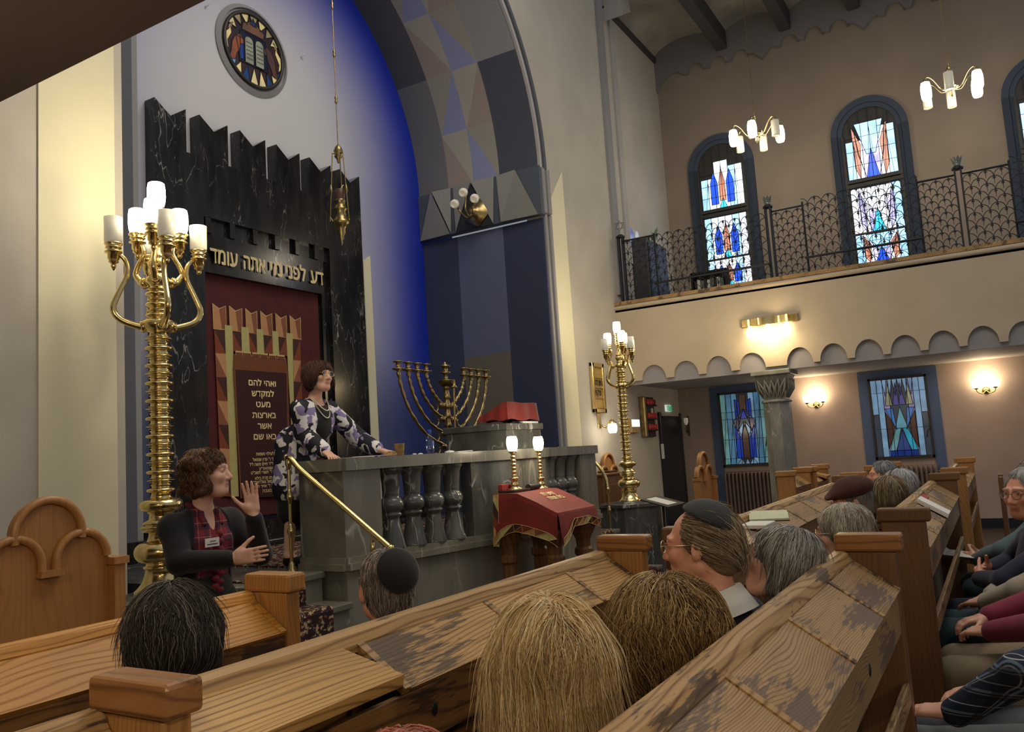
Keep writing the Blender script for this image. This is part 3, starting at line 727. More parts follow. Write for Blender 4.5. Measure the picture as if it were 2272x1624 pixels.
# round window above the ark: two tablets between lions, set in a grey ring
def round_window():
    c = at(563, 113, y=YA - 0.02); R = 0.475
    g = MB()
    for r0, r1, d in ((R, R + 0.05, 0.03), (R - 0.045, R, 0.0)):
        A = [(c.x + r0 * math.cos(t), YA - d - 0.012, c.z + r0 * math.sin(t)) for t in smoothstep(0, 2 * math.pi, 49)]
        B = [(c.x + r1 * math.cos(t), YA - 0.012, c.z + r1 * math.sin(t)) for t in smoothstep(0, 2 * math.pi, 49)]
        g.quadstrip(A, B, True)
    w = structure('window_6', g, M['trim_grey'], 'round stained glass window above the ark')
    fr = MB(); A = [(c.x + (R - 0.05) * math.cos(t), YA - 0.03, c.z + (R - 0.05) * math.sin(t)) for t in smoothstep(0, 2 * math.pi, 49)]
    fr.tube(A, 0.022, 6, cap=False); fr.build('iron_ring', M['frame_dark'], w)
    G = MB(); L = MB(); K = [0]; ri = R - 0.055
    def poly(pts, col, lead=0.006):
        K[0] += 1; d = 0.014 + 0.0005 * K[0]; q = []
        for u, v in pts:
            l = math.hypot(u, v); s = min(1, 1 / l) if l else 1
            q.append((c.x + u * s * ri, YA - d, c.z + v * s * ri))
        G.add(q, [list(range(len(q)))], False, col)
        if lead:
            for i in range(len(q)):
                a, b = Vector(q[i]), Vector(q[(i + 1) % len(q)])
                if (a - b).length > 1e-4: L.tube([a, b], lead, 4, cap=False, smooth=False)
    YL, DK, NV, BL2, TB, LI = lin(236, 214, 150), lin(58, 38, 36), lin(24, 26, 50), lin(36, 66, 112), lin(150, 152, 130), lin(150, 82, 52)
    poly([(math.cos(t), math.sin(t)) for t in smoothstep(0, 2 * math.pi, 33)[:-1]], DK, 0)
    for i, a in enumerate(smoothstep(-2.62, -0.52, 8)):       # lower rim of triangles
        poly([(1.0 * math.cos(a), 1.0 * math.sin(a)), (1.0 * math.cos(a + 0.3), 1.0 * math.sin(a + 0.3)), (0.86 * math.cos(a + 0.15) * 0.9, -0.46)], [lin(120, 170, 220), YL, BL2, YL, YL, BL2, YL, BL2][i])
    for i, a in enumerate(smoothstep(0.45, 2.35, 7)):          # upper rim of triangles
        poly([(1.0 * math.cos(a), 1.0 * math.sin(a)), (1.0 * math.cos(a + 0.30), 1.0 * math.sin(a + 0.30)), (0.72 * math.cos(a + 0.15), 0.68 * math.sin(a + 0.15))], YL if i % 2 == 0 else lin(170, 150, 110))
    poly([(-0.40, 0.46), (0.34, 0.46), (0.40, 0.62), (0.0, 0.84), (-0.36, 0.66)], lin(120, 84, 66)); poly([(-0.12, 0.72), (0.12, 0.70), (0.0, 0.92)], BL2)
    poly([(-0.46, 0.42), (0.42, 0.42), (0.5, -0.46), (-0.5, -0.46)], NV); poly([(-0.62, 0.2), (-0.36, 0.2), (-0.36, -0.4), (-0.48, -0.4)], lin(28, 60, 140))
    for s in (-1, 1):                                            # lions rearing beside the tablets
        poly([(s * 0.40, 0.22), (s * 0.46, 0.30), (s * 0.62, 0.20), (s * 0.74, -0.02), (s * 0.78, -0.30), (s * 0.86, -0.52), (s * 0.66, -0.50), (s * 0.60, -0.30), (s * 0.50, -0.14), (s * 0.46, 0.02), (s * 0.36, 0.04), (s * 0.34, 0.14)], LI if s < 0 else lin(92, 62, 54), 0.004)
        poly([(s * 0.70, 0.52), (s * 0.80, 0.46), (s * 0.76, 0.20), (s * 0.90, -0.06), (s * 0.86, -0.30), (s * 0.98, -0.16), (s * 0.97, 0.14), (s * 0.86, 0.26)], YL, 0.004)
    for s in (-1, 1):
        x0 = 0.02 if s > 0 else -0.32
        poly([(x0, -0.44), (x0 + 0.30, -0.44), (x0 + 0.30, 0.20)] + [(x0 + 0.15 + 0.15 * math.cos(t), 0.20 + 0.13 * math.sin(t)) for t in smoothstep(0, math.pi, 9)] + [(x0, 0.20)], TB)
        for k in range(5):
            for j in range(4):
                u = x0 + 0.05 + 0.055 * j; v = 0.14 - 0.115 * k
                poly([(u, v), (u + 0.035, v), (u + 0.035, v + 0.03), (u, v + 0.035)], lin(40, 40, 34), 0)
    G.build('glass_panes', M['stain_round'], w); L.build('lead_cames', M['lead'], w)
round_window()
# ------------------------------------------------------------------ lettering (Blender's own font)
def text_mesh(body, height, width=None, extrude=0.002, stretch=1.0):
    """outline letters, right to left text written in visual order; returns verts (x, z), faces; centred in x, base at 0"""
    cu = bpy.data.curves.new('lettering', 'FONT'); cu.body = body[::-1]; cu.extrude = 0.0; cu.resolution_u = 3
    o = bpy.data.objects.new('lettering', cu); COL.objects.link(o)
    bpy.context.view_layer.update()
    me = bpy.data.meshes.new_from_object(o.evaluated_get(bpy.context.evaluated_depsgraph_get()))
    vs = [(v.co.x, v.co.y) for v in me.vertices]; fs = [list(p.vertices) for p in me.polygons]
    bpy.data.objects.remove(o); bpy.data.curves.remove(cu); bpy.data.meshes.remove(me)
    if not vs: return [], []
    x0, x1 = min(v[0] for v in vs), max(v[0] for v in vs)
    s = height / 0.62; sx = s if width is None else width / (x1 - x0)
    return [((x - (x0 + x1) / 2) * sx, y * s) for x, y in vs], fs
def letters(mb, body, height, f, width=None, col=None, bold=0.0):
    """f maps (u, v, d) to a world point; a second, slightly shifted copy makes the strokes bolder"""
    vs, fs = text_mesh(body, height, width)
    for k, (du, dv) in enumerate([(0, 0)] + ([(bold, 0), (-bold, bold), (0, -bold)] if bold else [])):
        mb.add([f(x + du, y + dv, 0.0002 * k) for x, y in vs], [q for q in fs], False, col)

# ------------------------------------------------------------------ the ark: black marble wall with a stepped crown
YK = 6.72
ark = thing('torah_ark', (6.42, YK, 0), 'tall black marble ark wall with notched crown and gold Hebrew letters', 'ark')
xl, xr_, zt = 4.93, 7.913, 5.20
ox0, ox1, oz1 = at(455, 606, y=YK).x, at(722, 654, y=YK).x, 3.56       # opening
nb, gw = 6, 0.165
mw = (xr_ - xl - (nb - 1) * gw) / nb
g = MB()
def slab(mb, x0, x1, z0, z1, y0=YK, y1=YA): mb.box((x0, y0, z0), (x1, y1, z1))
pts = [(xl, 0.9)]
for i in range(nb):
    a = xl + i * (mw + gw); b = a + mw
    pts += [(a, zt), ((a + b) / 2, zt - 0.13), (b, zt)] + ([(b, zt - 0.45), (b + gw, zt - 0.45)] if i < nb - 1 else [])
pts += [(xr_, 0.9)]
# crown as columns so that every face stays convex
for i in range(nb):
    a = xl + i * (mw + gw); b = a + mw; m_ = (a + b) / 2
    g.prism([(a, YK, zt - 0.45), (m_, YK, zt - 0.45), (m_, YK, zt - 0.13), (a, YK, zt)], (0, YA - YK, 0))
    g.prism([(m_, YK, zt - 0.45), (b, YK, zt - 0.45), (b, YK, zt), (m_, YK, zt - 0.13)], (0, YA - YK, 0))
slab(g, xl, xr_, 4.13, zt - 0.45)
slab(g, xl, ox0, 0.9, 4.13); slab(g, ox1 + 0.10, xr_, 0.9, 4.13)
slab(g, ox0, ox1 + 0.10, 3.97, 4.13, YK + 0.05)
g.build('marble_wall', M['marble_black'], ark)
MB().box((ox0, YK + 0.02, oz1), (ox1, YK + 0.10, 3.96)).build('lintel', M['marble_black'], ark)
for k in range(6):
    a = ox0 + 0.02 + k * (ox1 - ox0) / 5.55
    MB().cbox((a, YK + 0.0, 3.965), (a + 0.07, YK + 0.05, 4.128), 0.004).build('dentil', M['marble_black'], ark)
MB().box((ox1, YK + 0.06, 0.9), (ox1 + 0.10, YA, 3.97)).box((ox1 - 0.03, YK + 0.10, 0.9), (ox1 + 0.02, YA, 3.42)).build('jamb', M['marble_black'], ark)
MB().box((xl - 0.1, YK - 0.30, 0.6), (xr_ + 0.1, YA, 1.02)).cbox((ox0 - 0.5, YK - 0.62, 0.6), (ox1 + 0.6, YK - 0.28, 0.86), 0.01).build('plinth', M['marble_black'], ark)
lt = MB()
la, lb = at(463, 563, y=YK + 0.015), at(717, 618, y=YK + 0.015)
# words placed where they stand on the lintel, from left to right
for wtxt, p0, p1, pb in (('עומד', 463, 526, 582), ('אתה', 538, 587, 600), ('מי', 598, 624, 610), ('לפני', 632, 677, 618), ('דע', 687, 716, 632)):
    A, B = at(p0, pb, y=YK + 0.015), at(p1, pb, y=YK + 0.015)
    zc = 3.665
    letters(lt, wtxt, 0.15, lambda u, v, d: ((A.x + B.x) / 2 + u, YK - 0.003 - d, zc + v), width=(B.x - A.x) * 0.95, bold=0.005)
lt.build('gold_lettering', M['gold_leaf'], ark)

# ------------------------------------------------------------------ the ark curtain
YC = 6.815
cur = thing('ark_curtain', (6.45, YC, 1.05), 'dark red velvet ark curtain with appliqued gate and Hebrew embroidery', 'curtain')
g = MB(); nx, nz = 60, 2
xs = smoothstep(ox0 + 0.005, ox1 - 0.03, nx)
fold = lambda x: YC + 0.006 * math.sin(x * 24) + 0.003 * math.sin(x * 61)
g.quadstrip([(x, fold(x), 1.05) for x in xs], [(x, YC, oz1 + 0.02) for x in xs], True)
g.build('velvet_panel', M['velvet'], cur)
def cz(u, v, d=0.0):
    p = at(440 + u / 3.123, 600 + v / 3.123, y=YC - 0.012 - d); return (p.x, p.y, p.z)
ap = MB(); kk = [0]
def patch(pts, c):
    kk[0] += 1; ap.add([cz(u, v, 0.0003 * kk[0]) for u, v in pts], [list(range(len(pts)))], False, c)
TAN, ROSE, RUST, DKB, PALE, GLD, BRN, WIN = lin(206, 150, 100), lin(150, 88, 62), lin(140, 66, 34), lin(70, 34, 28), lin(200, 190, 122), lin(226, 196, 128), lin(128, 70, 38), lin(58, 12, 16)
tl = [(100, 232), (215, 248), (328, 266), (432, 284), (536, 300), (635, 315)]
trp = [(188, 248), (300, 266), (404, 284), (508, 300), (608, 315), (706, 328)]
bt = [408, 425, 440, 452, 464, 474]
for (a, av), (b, bv), v in zip(tl, trp, bt):
    dx = 12
    patch([(a - 3, av - 6), ((a + b) / 2, (av + bv) / 2 + 22), (b + 3, bv - 4), (b + 8, v + 6), (a + 4, v - 2)], GLD)
    patch([(a, av), ((a + b) / 2, (av + bv) / 2 + 28), (b, bv), (b + 6, v), (a + 6, v - 4)], TAN)
    patch([((a + b) / 2, (av + bv) / 2 + 28), (b, bv), (b + 6, v), ((a + b) / 2 + 20, v - 4)], ROSE)
# second row of dark and rust triangles
for i in range(5):
    a0 = [183, 297, 403, 512, 608][i]; a1 = [235, 348, 448, 552, 655][i]
    nxt = [297, 403, 512, 608, 655][i]
    v0 = [418, 432, 446, 458, 470][i]; v1 = [560, 566, 575, 586, 600][i]
    if i < 4:
        patch([(a1, v0), (nxt, v0 + 8), (nxt + 8, v1 + 8), (a1 + 6, v1)], RUST); patch([(a1, v0), (nxt, v0 + 8), (nxt + 6, v1 - 4) if i < 2 else (a1 + 6, v1 - 6)], DKB)
    e = (1565 if i == 0 else 1500) if i in (0, 4) else v1 + 4
    sh = {0: 42, 4: 60}.get(i, 6)
    patch([(a0, [378, 390, 404, 418, 432][i]), (a1, [384, 396, 410, 424, 438][i]), (a1 + sh + 4, e), (a0 + sh, e + 4)], PALE)
# stacked triangles on both outer bands
for k in range(8):
    v0 = 408 + k * 165; v1 = min(v0 + 165, 1570)
    if v0 > 1560: break
    l0, l1 = 110 + (v0 - 408) * 0.045, 110 + (v1 - 408) * 0.045; r0, r1 = 184 + (v0 - 408) * 0.038, 184 + (v1 - 408) * 0.038
    c1, c2 = ((DKB, RUST), (TAN, ROSE))[k % 2]
    patch([(l0, v0), (r0, v0 + 4), (r1, v1 + 4)], c1); patch([(l0, v0), (l1, v1), (r1, v1 + 4)], c2)
for k in range(5):
    v0 = 474 + k * 148; v1 = v0 + 148; l0, l1 = 656 + k * 3, 659 + k * 3; r0, r1 = 706 + k * 5, 711 + k * 5
    c1, c2 = ((DKB, RUST), (TAN, ROSE))[k % 2]
    patch([(l0, v0), (r0, v0 + 4), (l1, v1)], c1); patch([(r0, v0 + 4), (l1, v1), (r1, v1 + 4)], c2)
patch([(246, 578), (608, 606), (622, 700), (244, 668)], BRN)
for k in range(6):
    u = 258 + k * 58; patch([(u, 556 + k * 5.5), (u + 50, 560 + k * 5.5), (u + 50, 590 + k * 5.5), (u, 586 + k * 5.5)], GLD); patch([(u + 2, 566 + k * 5.5), (u + 48, 570 + k * 5.5), (u + 48, 590 + k * 5.5), (u + 2, 586 + k * 5.5)], BRN)
patch([(242, 662), (622, 694), (640, 1560), (292, 1580)], BRN); patch([(256, 686), (610, 712), (628, 1560), (302, 1580)], WIN)
ap.build('applique', M['applique'], cur)
lt = MB()
def line(txt, uc, vb, wpx, hpx, bold):
    c = Vector(cz(uc, vb, 0.02)); l = Vector(cz(uc - wpx / 2, vb, 0.02)); r = Vector(cz(uc + wpx / 2, vb, 0.02))
    t = Vector(cz(uc, vb - hpx, 0.02)); hh = t.z - c.z
    letters(lt, txt, hh, lambda u, v, d: (c.x + u, YC - 0.034 - d, c.z + v), width=(r.x - l.x), bold=bold)
for txt, uc, vb, wpx in (('ואהי להם', 444, 800, 186), ('למקדש', 448, 873, 152), ('מעט', 450, 947, 96), ('בארצות', 457, 1022, 162), ('אשר', 460, 1096, 96), ('באו שם', 464, 1170, 156)):
    line(txt, uc, vb, wpx, 37, 0.0025)
for txt, uc, vb, wpx in (('לעילוי נשמות', 462, 1280, 124), ('החבר ר\' פרץ שמואל', 468, 1318, 180), ('בן מוהר"ר חיים משה ז"ל', 468, 1350, 222), ('שווארץ', 468, 1380, 94), ('נלב"ע ד\' תשרי תשכ"ט', 468, 1407, 204), ('ורעיתו מרת בילא', 470, 1446, 154), ('בת ר\' רפאל גאלדזאנד', 482, 1472, 200), ('נלב"ע ד\' אייר תשמ', 470, 1502, 190), ('תנצבה', 484, 1534, 76)):
    line(txt, uc, vb, wpx, 19, 0.0012)
lt.build('embroidered_lettering', M['gold_leaf'], cur)
sk = at(672, 125, y=YA); 
for i, (px, py) in enumerate(((456, 15), (668, 126))):
    c = at(px, py, y=YA)
    single('wall_hook', MB().tube([(c.x, YA, c.z), (c.x, YA - 0.04, c.z), (c.x + 0.012, YA - 0.05, c.z + 0.02)], 0.008, 6), M['white'],
           ('small white hook on the apse wall left of the round window', 'small white hook on the apse wall right of the round window')[i], 'hook')

# ------------------------------------------------------------------ eternal lamp
def eternal_lamp():
    top = at(750, 330, x=6.42); y = top.y; x = 6.42
    t = thing('hanging_lamp', (x, y, 9.5), 'brass eternal lamp hanging on a long rod before the ark', 'lamp')
    zb = lambda py: at(752, py, y=y).z
    rod = MB().tube([(x, y, zb(330)), (x, y, 9.5)], 0.006, 6)
    for py in (22, 125, 225): rod.lathe([(0.006, -0.05), (0.018, -0.02), (0.010, 0.0), (0.018, 0.02), (0.006, 0.05)], (x, y, zb(py)), 8)
    rod.build('rod', M['brass_old'], t)
    z = zb(342)
    MB().lathe([(0.01, 0.10), (0.035, 0.07), (0.05, 0.03), (0.03, 0.0), (0.045, -0.03), (0.02, -0.06), (0.012, -0.10)], (x, y, z), 14).build('crown', M['brass_old'], t)
    zr = zb(492)
    for k in range(3):
        a = 0.5 + k * 2 * math.pi / 3; d = Vector((math.cos(a), math.sin(a), 0))
        p0 = Vector((x, y, z)) + d * 0.065; p1 = Vector((x, y, zr)) + d * 0.115
        b = MB().tube([Vector((x, y, z)) + d * 0.03, p0], 0.009, 6).tube([p0, p0.lerp(p1, 0.52), p1], 0.006, 6)
        b.lathe([(0.006, -0.05), (0.018, -0.015), (0.016, 0.02), (0.006, 0.06)], p0.lerp(p1, 0.55), 8).tube([p1, p1 + Vector((0, 0, 0.05)), p1 - d * 0.03], 0.008, 6)
        b.build('suspension_rod', M['brass_old'], t)
    zq = zr
    MB().lathe([(0.004, -0.25), (0.014, -0.22), (0.010, -0.20), (0.030, -0.17), (0.024, -0.15), (0.044, -0.12), (0.044, -0.07), (0.065, -0.04), (0.088, -0.015), (0.088, 0.012), (0.068, 0.03), (0.062, 0.05), (0.052, 0.12), (0.068, 0.135), (0.068, 0.15), (0.055, 0.165), (0.048, 0.22), (0.06, 0.23), (0.05, 0.245)], (x, y, zq), 22).build('bowl', M['brass_old'], t)
    MB().lathe([(0.048, 0.245), (0.056, 0.29), (0.054, 0.34), (0.045, 0.36)], (x, y, zq), 16).build('glass_cup', emit('eternal_light_glass', (1, 0.45, 0.25, 1), 0.015, (0.08, 0.04, 0.025, 1)), t)
    MB().ball((x, y, zq + 0.29), 0.016, 8).build('flame_bulb', M['lit_warm'], t)
    MB().tube([(x + 0.02, y, zq + 0.34), (x + 0.035, y, zq + 0.40), (x + 0.05, y - 0.01, zq + 0.42)], [0.006, 0.012, 0.004], 6).build('wick_holder', M['brass_old'], t)
eternal_lamp()

# ------------------------------------------------------------------ bimah (reader's platform) of grey marble
PZ = 0.80
g = MB().box((3.62, 4.34, 0), (9.2, YK - 0.3, PZ)); g.box((4.40, 3.95, 0), (8.0, 4.4, PZ))
structure('platform_floor', g, M['marble_dark'])
rug = single('rug', MB().box((4.4, 4.36, PZ), (8.2, 6.0, PZ + 0.012)), M['rug'], 'patterned oriental rug on the platform in front of the ark', 'rug')
bim = thing('bimah_parapet', (6.1, 3.8, 0), 'grey veined marble parapet with turned balusters around the reading platform', 'parapet')
B_, C_, Cb, D_, E_, F_, G_, H_, I_ = (4.32, 3.93), (4.68, 3.90), (4.68, 3.90), (5.60, 3.72), (6.08, 3.60), (6.66, 3.60), (6.86, 3.68), (7.62, 3.72), (8.02, 3.73)
A_ = (4.33, 4.36)
def wall_seg(mb, p, q, z0, z1, th=0.12, out=0.0):
    p, q = Vector((*p, 0)), Vector((*q, 0)); d = (q - p).normalized(); nrm = Vector((d.y, -d.x, 0))   # outward = towards the hall
    a, b = p + nrm * out, q + nrm * out; c, e = q - nrm * th, p - nrm * th
    mb.prism([(v.x, v.y, z0) for v in (a, b, c, e)], (0, 0, z1 - z0))
path = [A_, B_, C_, D_, E_, F_, G_, H_, I_]
bs = MB()
for p, q in zip(path[:-1], path[1:]): wall_seg(bs, p, q, 0, 0.80, 0.16)
wall_seg(bs, I_, (I_[0] + 0.0, 4.36), 0, 0.80, 0.16)
bs.build('base_wall', M['marble_grey'], bim)
ml = MB()
for p, q in zip(path[:-1], path[1:]):
    wall_seg(ml, p, q, 0.80, 0.845, 0.18, 0.035); wall_seg(ml, p, q, 0.845, 0.885, 0.17, 0.015)
wall_seg(ml, I_, (I_[0], 4.36), 0.80, 0.885, 0.17, 0.03)
ml.build('base_moulding', M['marble_grey'], bim)
def panel(p, q, z0=0.885, z1=1.48, th=0.13, m='marble_grey'):
    mb = MB(); wall_seg(mb, p, q, z0, z1, th); mb.build('solid_panel', M[m], bim)
panel(A_, B_); panel(B_, C_); panel(D_, E_, m='marble_dark'); panel(E_, F_); panel(F_, G_); panel(H_, I_); panel(I_, (I_[0], 4.36))
tp = MB()
for p, q in zip(path[:-1], path[1:]): wall_seg(tp, p, q, 1.48, 1.565, 0.20, 0.035)
wall_seg(tp, I_, (I_[0], 4.36), 1.48, 1.565, 0.2, 0.035)
tp.build('coping', M['marble_grey'], bim)
base = [(0.105, 0.885), (0.105, 0.90), (0.098, 0.915), (0.062, 1.095), (0.060, 1.115), (0.078, 1.125), (0.080, 1.14), (0.062, 1.15), (0.085, 1.165), (0.098, 1.195), (0.098, 1.215), (0.085, 1.245), (0.064, 1.262), (0.070, 1.275), (0.068, 1.29), (0.080, 1.42), (0.098, 1.455), (0.105, 1.46), (0.105, 1.48)]
def balusters(p, q, n):
    for k in range(n):
        f = (k + 0.5) / n; x, y = p[0] + (q[0] - p[0]) * f, p[1] + (q[1] - p[1]) * f + 0.07
        MB().lathe([(r * 0.92, z) for r, z in base], (x, y, 0), 16).build('baluster', M['marble_dark'], bim)
balusters((4.74, 3.89), (5.56, 3.73), 4); balusters(G_, (7.58, 3.72), 3)
# reading pulpit on the parapet
pul = thing('pulpit', (6.3, 3.9, 1.565), 'veined marble pulpit block on the middle of the parapet', 'pulpit')
MB().cbox((6.03, 3.62, 1.568), (6.64, 4.25, 1.735), 0.004).build('block', M['marble_dark'], pul)
MB().cbox((6.01, 3.60, 1.735), (6.66, 4.27, 1.79), 0.006).build('top_slab', M['marble_dark'], pul)
cov = thing('pulpit_cover', (6.33, 3.95, 1.79), 'dark red velvet cover draped over a sloped reading desk on the pulpit', 'cover')
g = MB(); nx, ny = 14, 14
def covp(i, j):
    u, v = i / nx, j / ny; x = 6.03 + 0.53 * u; y = 3.60 + 0.29 * v
    z = 1.972 - max(0, (v - 0.10)) * 0.11 / 0.90 + 0.003 * math.sin(u * 9 + v * 5)
    return Vector((x, y, z))
top = [[covp(i, j) for i in range(nx + 1)] for j in range(ny + 1)]
for j in range(ny): g.quadstrip(top[j], top[j + 1], True)
rim = top[0] + [r[-1] for r in top[1:]] + top[-1][::-1][1:] + [r[0] for r in top[::-1]][1:]
def hang(p, i):
    d = Vector((p.x - 6.30, p.y - 3.74, 0)).normalized(); fl = 0.018 + 0.012 * math.sin(i * 1.1)
    return Vector((p.x + d.x * fl, p.y + d.y * fl, 1.808 + 0.008 * math.sin(i * 0.8) + 0.01))
low = [hang(p, i) for i, p in enumerate(rim)]
g.quadstrip(rim, low, True); g.build('cloth', M['velvet_red'], cov)
MB().box((6.28, 3.595, 1.79), (6.56, 3.64, 1.806)).build('white_edge', M['white'], cov)

# staircases with carpet, left and right of the parapet
def stairs(name, x0, x1, label):
    s = MB(); n = 4
    for k in range(n):
        s.cbox((x0, 3.42 + 0.24 * k, 0.0), (x1, 4.40, 0.20 * (k + 1) - 0.045), 0.004); s.cbox((x0 - 0.0, 3.395 + 0.24 * k, 0.20 * (k + 1) - 0.045), (x1 + 0.012, 4.40, 0.20 * (k + 1)), 0.008)
    st = tag(s.build(name, M['marble_grey'], None, ((x0 + x1) / 2, 4.0, 0)), label, 'stairs')
    cp = MB(); prof = []
    for k in range(n):
        y, z = 3.39 + 0.24 * k, 0.20 * k
        prof += [(y - 0.010, z + 0.01), (y - 0.010, z + 0.185), (y + 0.004, z + 0.212)]
    prof += [(4.40, 0.812)]
    a, b = x0 + 0.12, x1 - 0.20
    cp.quadstrip([(a, y, z) for y, z in prof], [(b, y, z) for y, z in prof], False)
    cp.quadstrip([(b, y, z) for y, z in prof], [(b, y + 0.02, z - 0.02) for y, z in prof], False); cp.quadstrip([(a, y + 0.02, z - 0.02) for y, z in prof], [(a, y, z) for y, z in prof], False)
    return st, cp
st, cp = stairs('stairs', 3.62, 4.30, 'grey marble steps left of the parapet leading up to the platform')
single('stair_carpet', cp, M['rug'], 'red oriental carpet runner on the steps left of the parapet', 'carpet')
st, cp = stairs('stairs', 8.12, 8.85, 'grey marble steps right of the parapet behind the front pews')
single('stair_carpet', cp, M['rug'], 'red oriental carpet runner on the steps right of the parapet', 'carpet')
def handrail(xr, flip, label):
    t = thing('handrail', (xr, 4.35, PZ), label, 'handrail')
    y0 = 4.36
    r = spline([(xr, y0 + 0.02, 1.60), (xr, y0 - 0.03, 1.585), (xr, y0 - 0.14, 1.49), (xr, y0 - 0.50, 1.24), (xr, 3.47, 0.965)] if not flip else
               [(xr, y0 + 0.30, 1.56), (xr, y0 - 0.02, 1.50), (xr, y0 - 0.22, 1.33), (xr, y0 - 0.30, 1.18), (xr, y0 - 0.32, 1.05)], 8)
    MB().tube(r, 0.021, 10).ball(r[-1], 0.026, 10).ball(r[0], 0.024, 10).build('grip_rail', M['brass'], t)
    p = MB(); ys = y0 if not flip else y0 - 0.32; zt_ = 1.59 if not flip else 1.06; zb = PZ if not flip else 0.52
    p.tube([(xr, ys, zb), (xr, ys, zt_)], 0.0125, 8).lathe([(0.035, 0), (0.035, 0.012), (0.022, 0.03), (0.022, 0.055), (0.014, 0.07)], (xr, ys, zb), 12)
    for z in (0.28, 0.52, 0.76):
        if zb + z < zt_: p.lathe([(0.0125, -0.05), (0.016, -0.045), (0.016, -0.03), (0.024, -0.012), (0.024, 0.012), (0.016, 0.03), (0.016, 0.045), (0.0125, 0.05)], (xr, ys, zb + z), 10)
    p.build('post', M['brass'], t)
    if not flip:
        q = r[int(len(r) * 0.52)]
        MB().tube([q, (xr + 0.03, q[1], q[2] - 0.05), (4.32, q[1], q[2] - 0.055)], 0.010, 6).lathe([(0.03, 0), (0.03, 0.01), (0.012, 0.014)], (4.318, q[1], q[2] - 0.055), 10, axis=(-1, 0, 0)).build('wall_bracket', M['brass'], t)
        MB().tube([(xr, 3.62, 0.46), (xr, 3.62, 1.02)], 0.011, 8).lathe([(0.011, -0.04), (0.017, -0.03), (0.017, 0.03), (0.011, 0.04)], (xr, 3.62, 0.96), 8).build('lower_post', M['brass'], t)
handrail(4.235, False, 'brass handrail sloping down the steps left of the parapet')
handrail(at(1372, 1120, y=3.92).x, True, 'brass handrail curving down right of the parapet before the candelabrum')

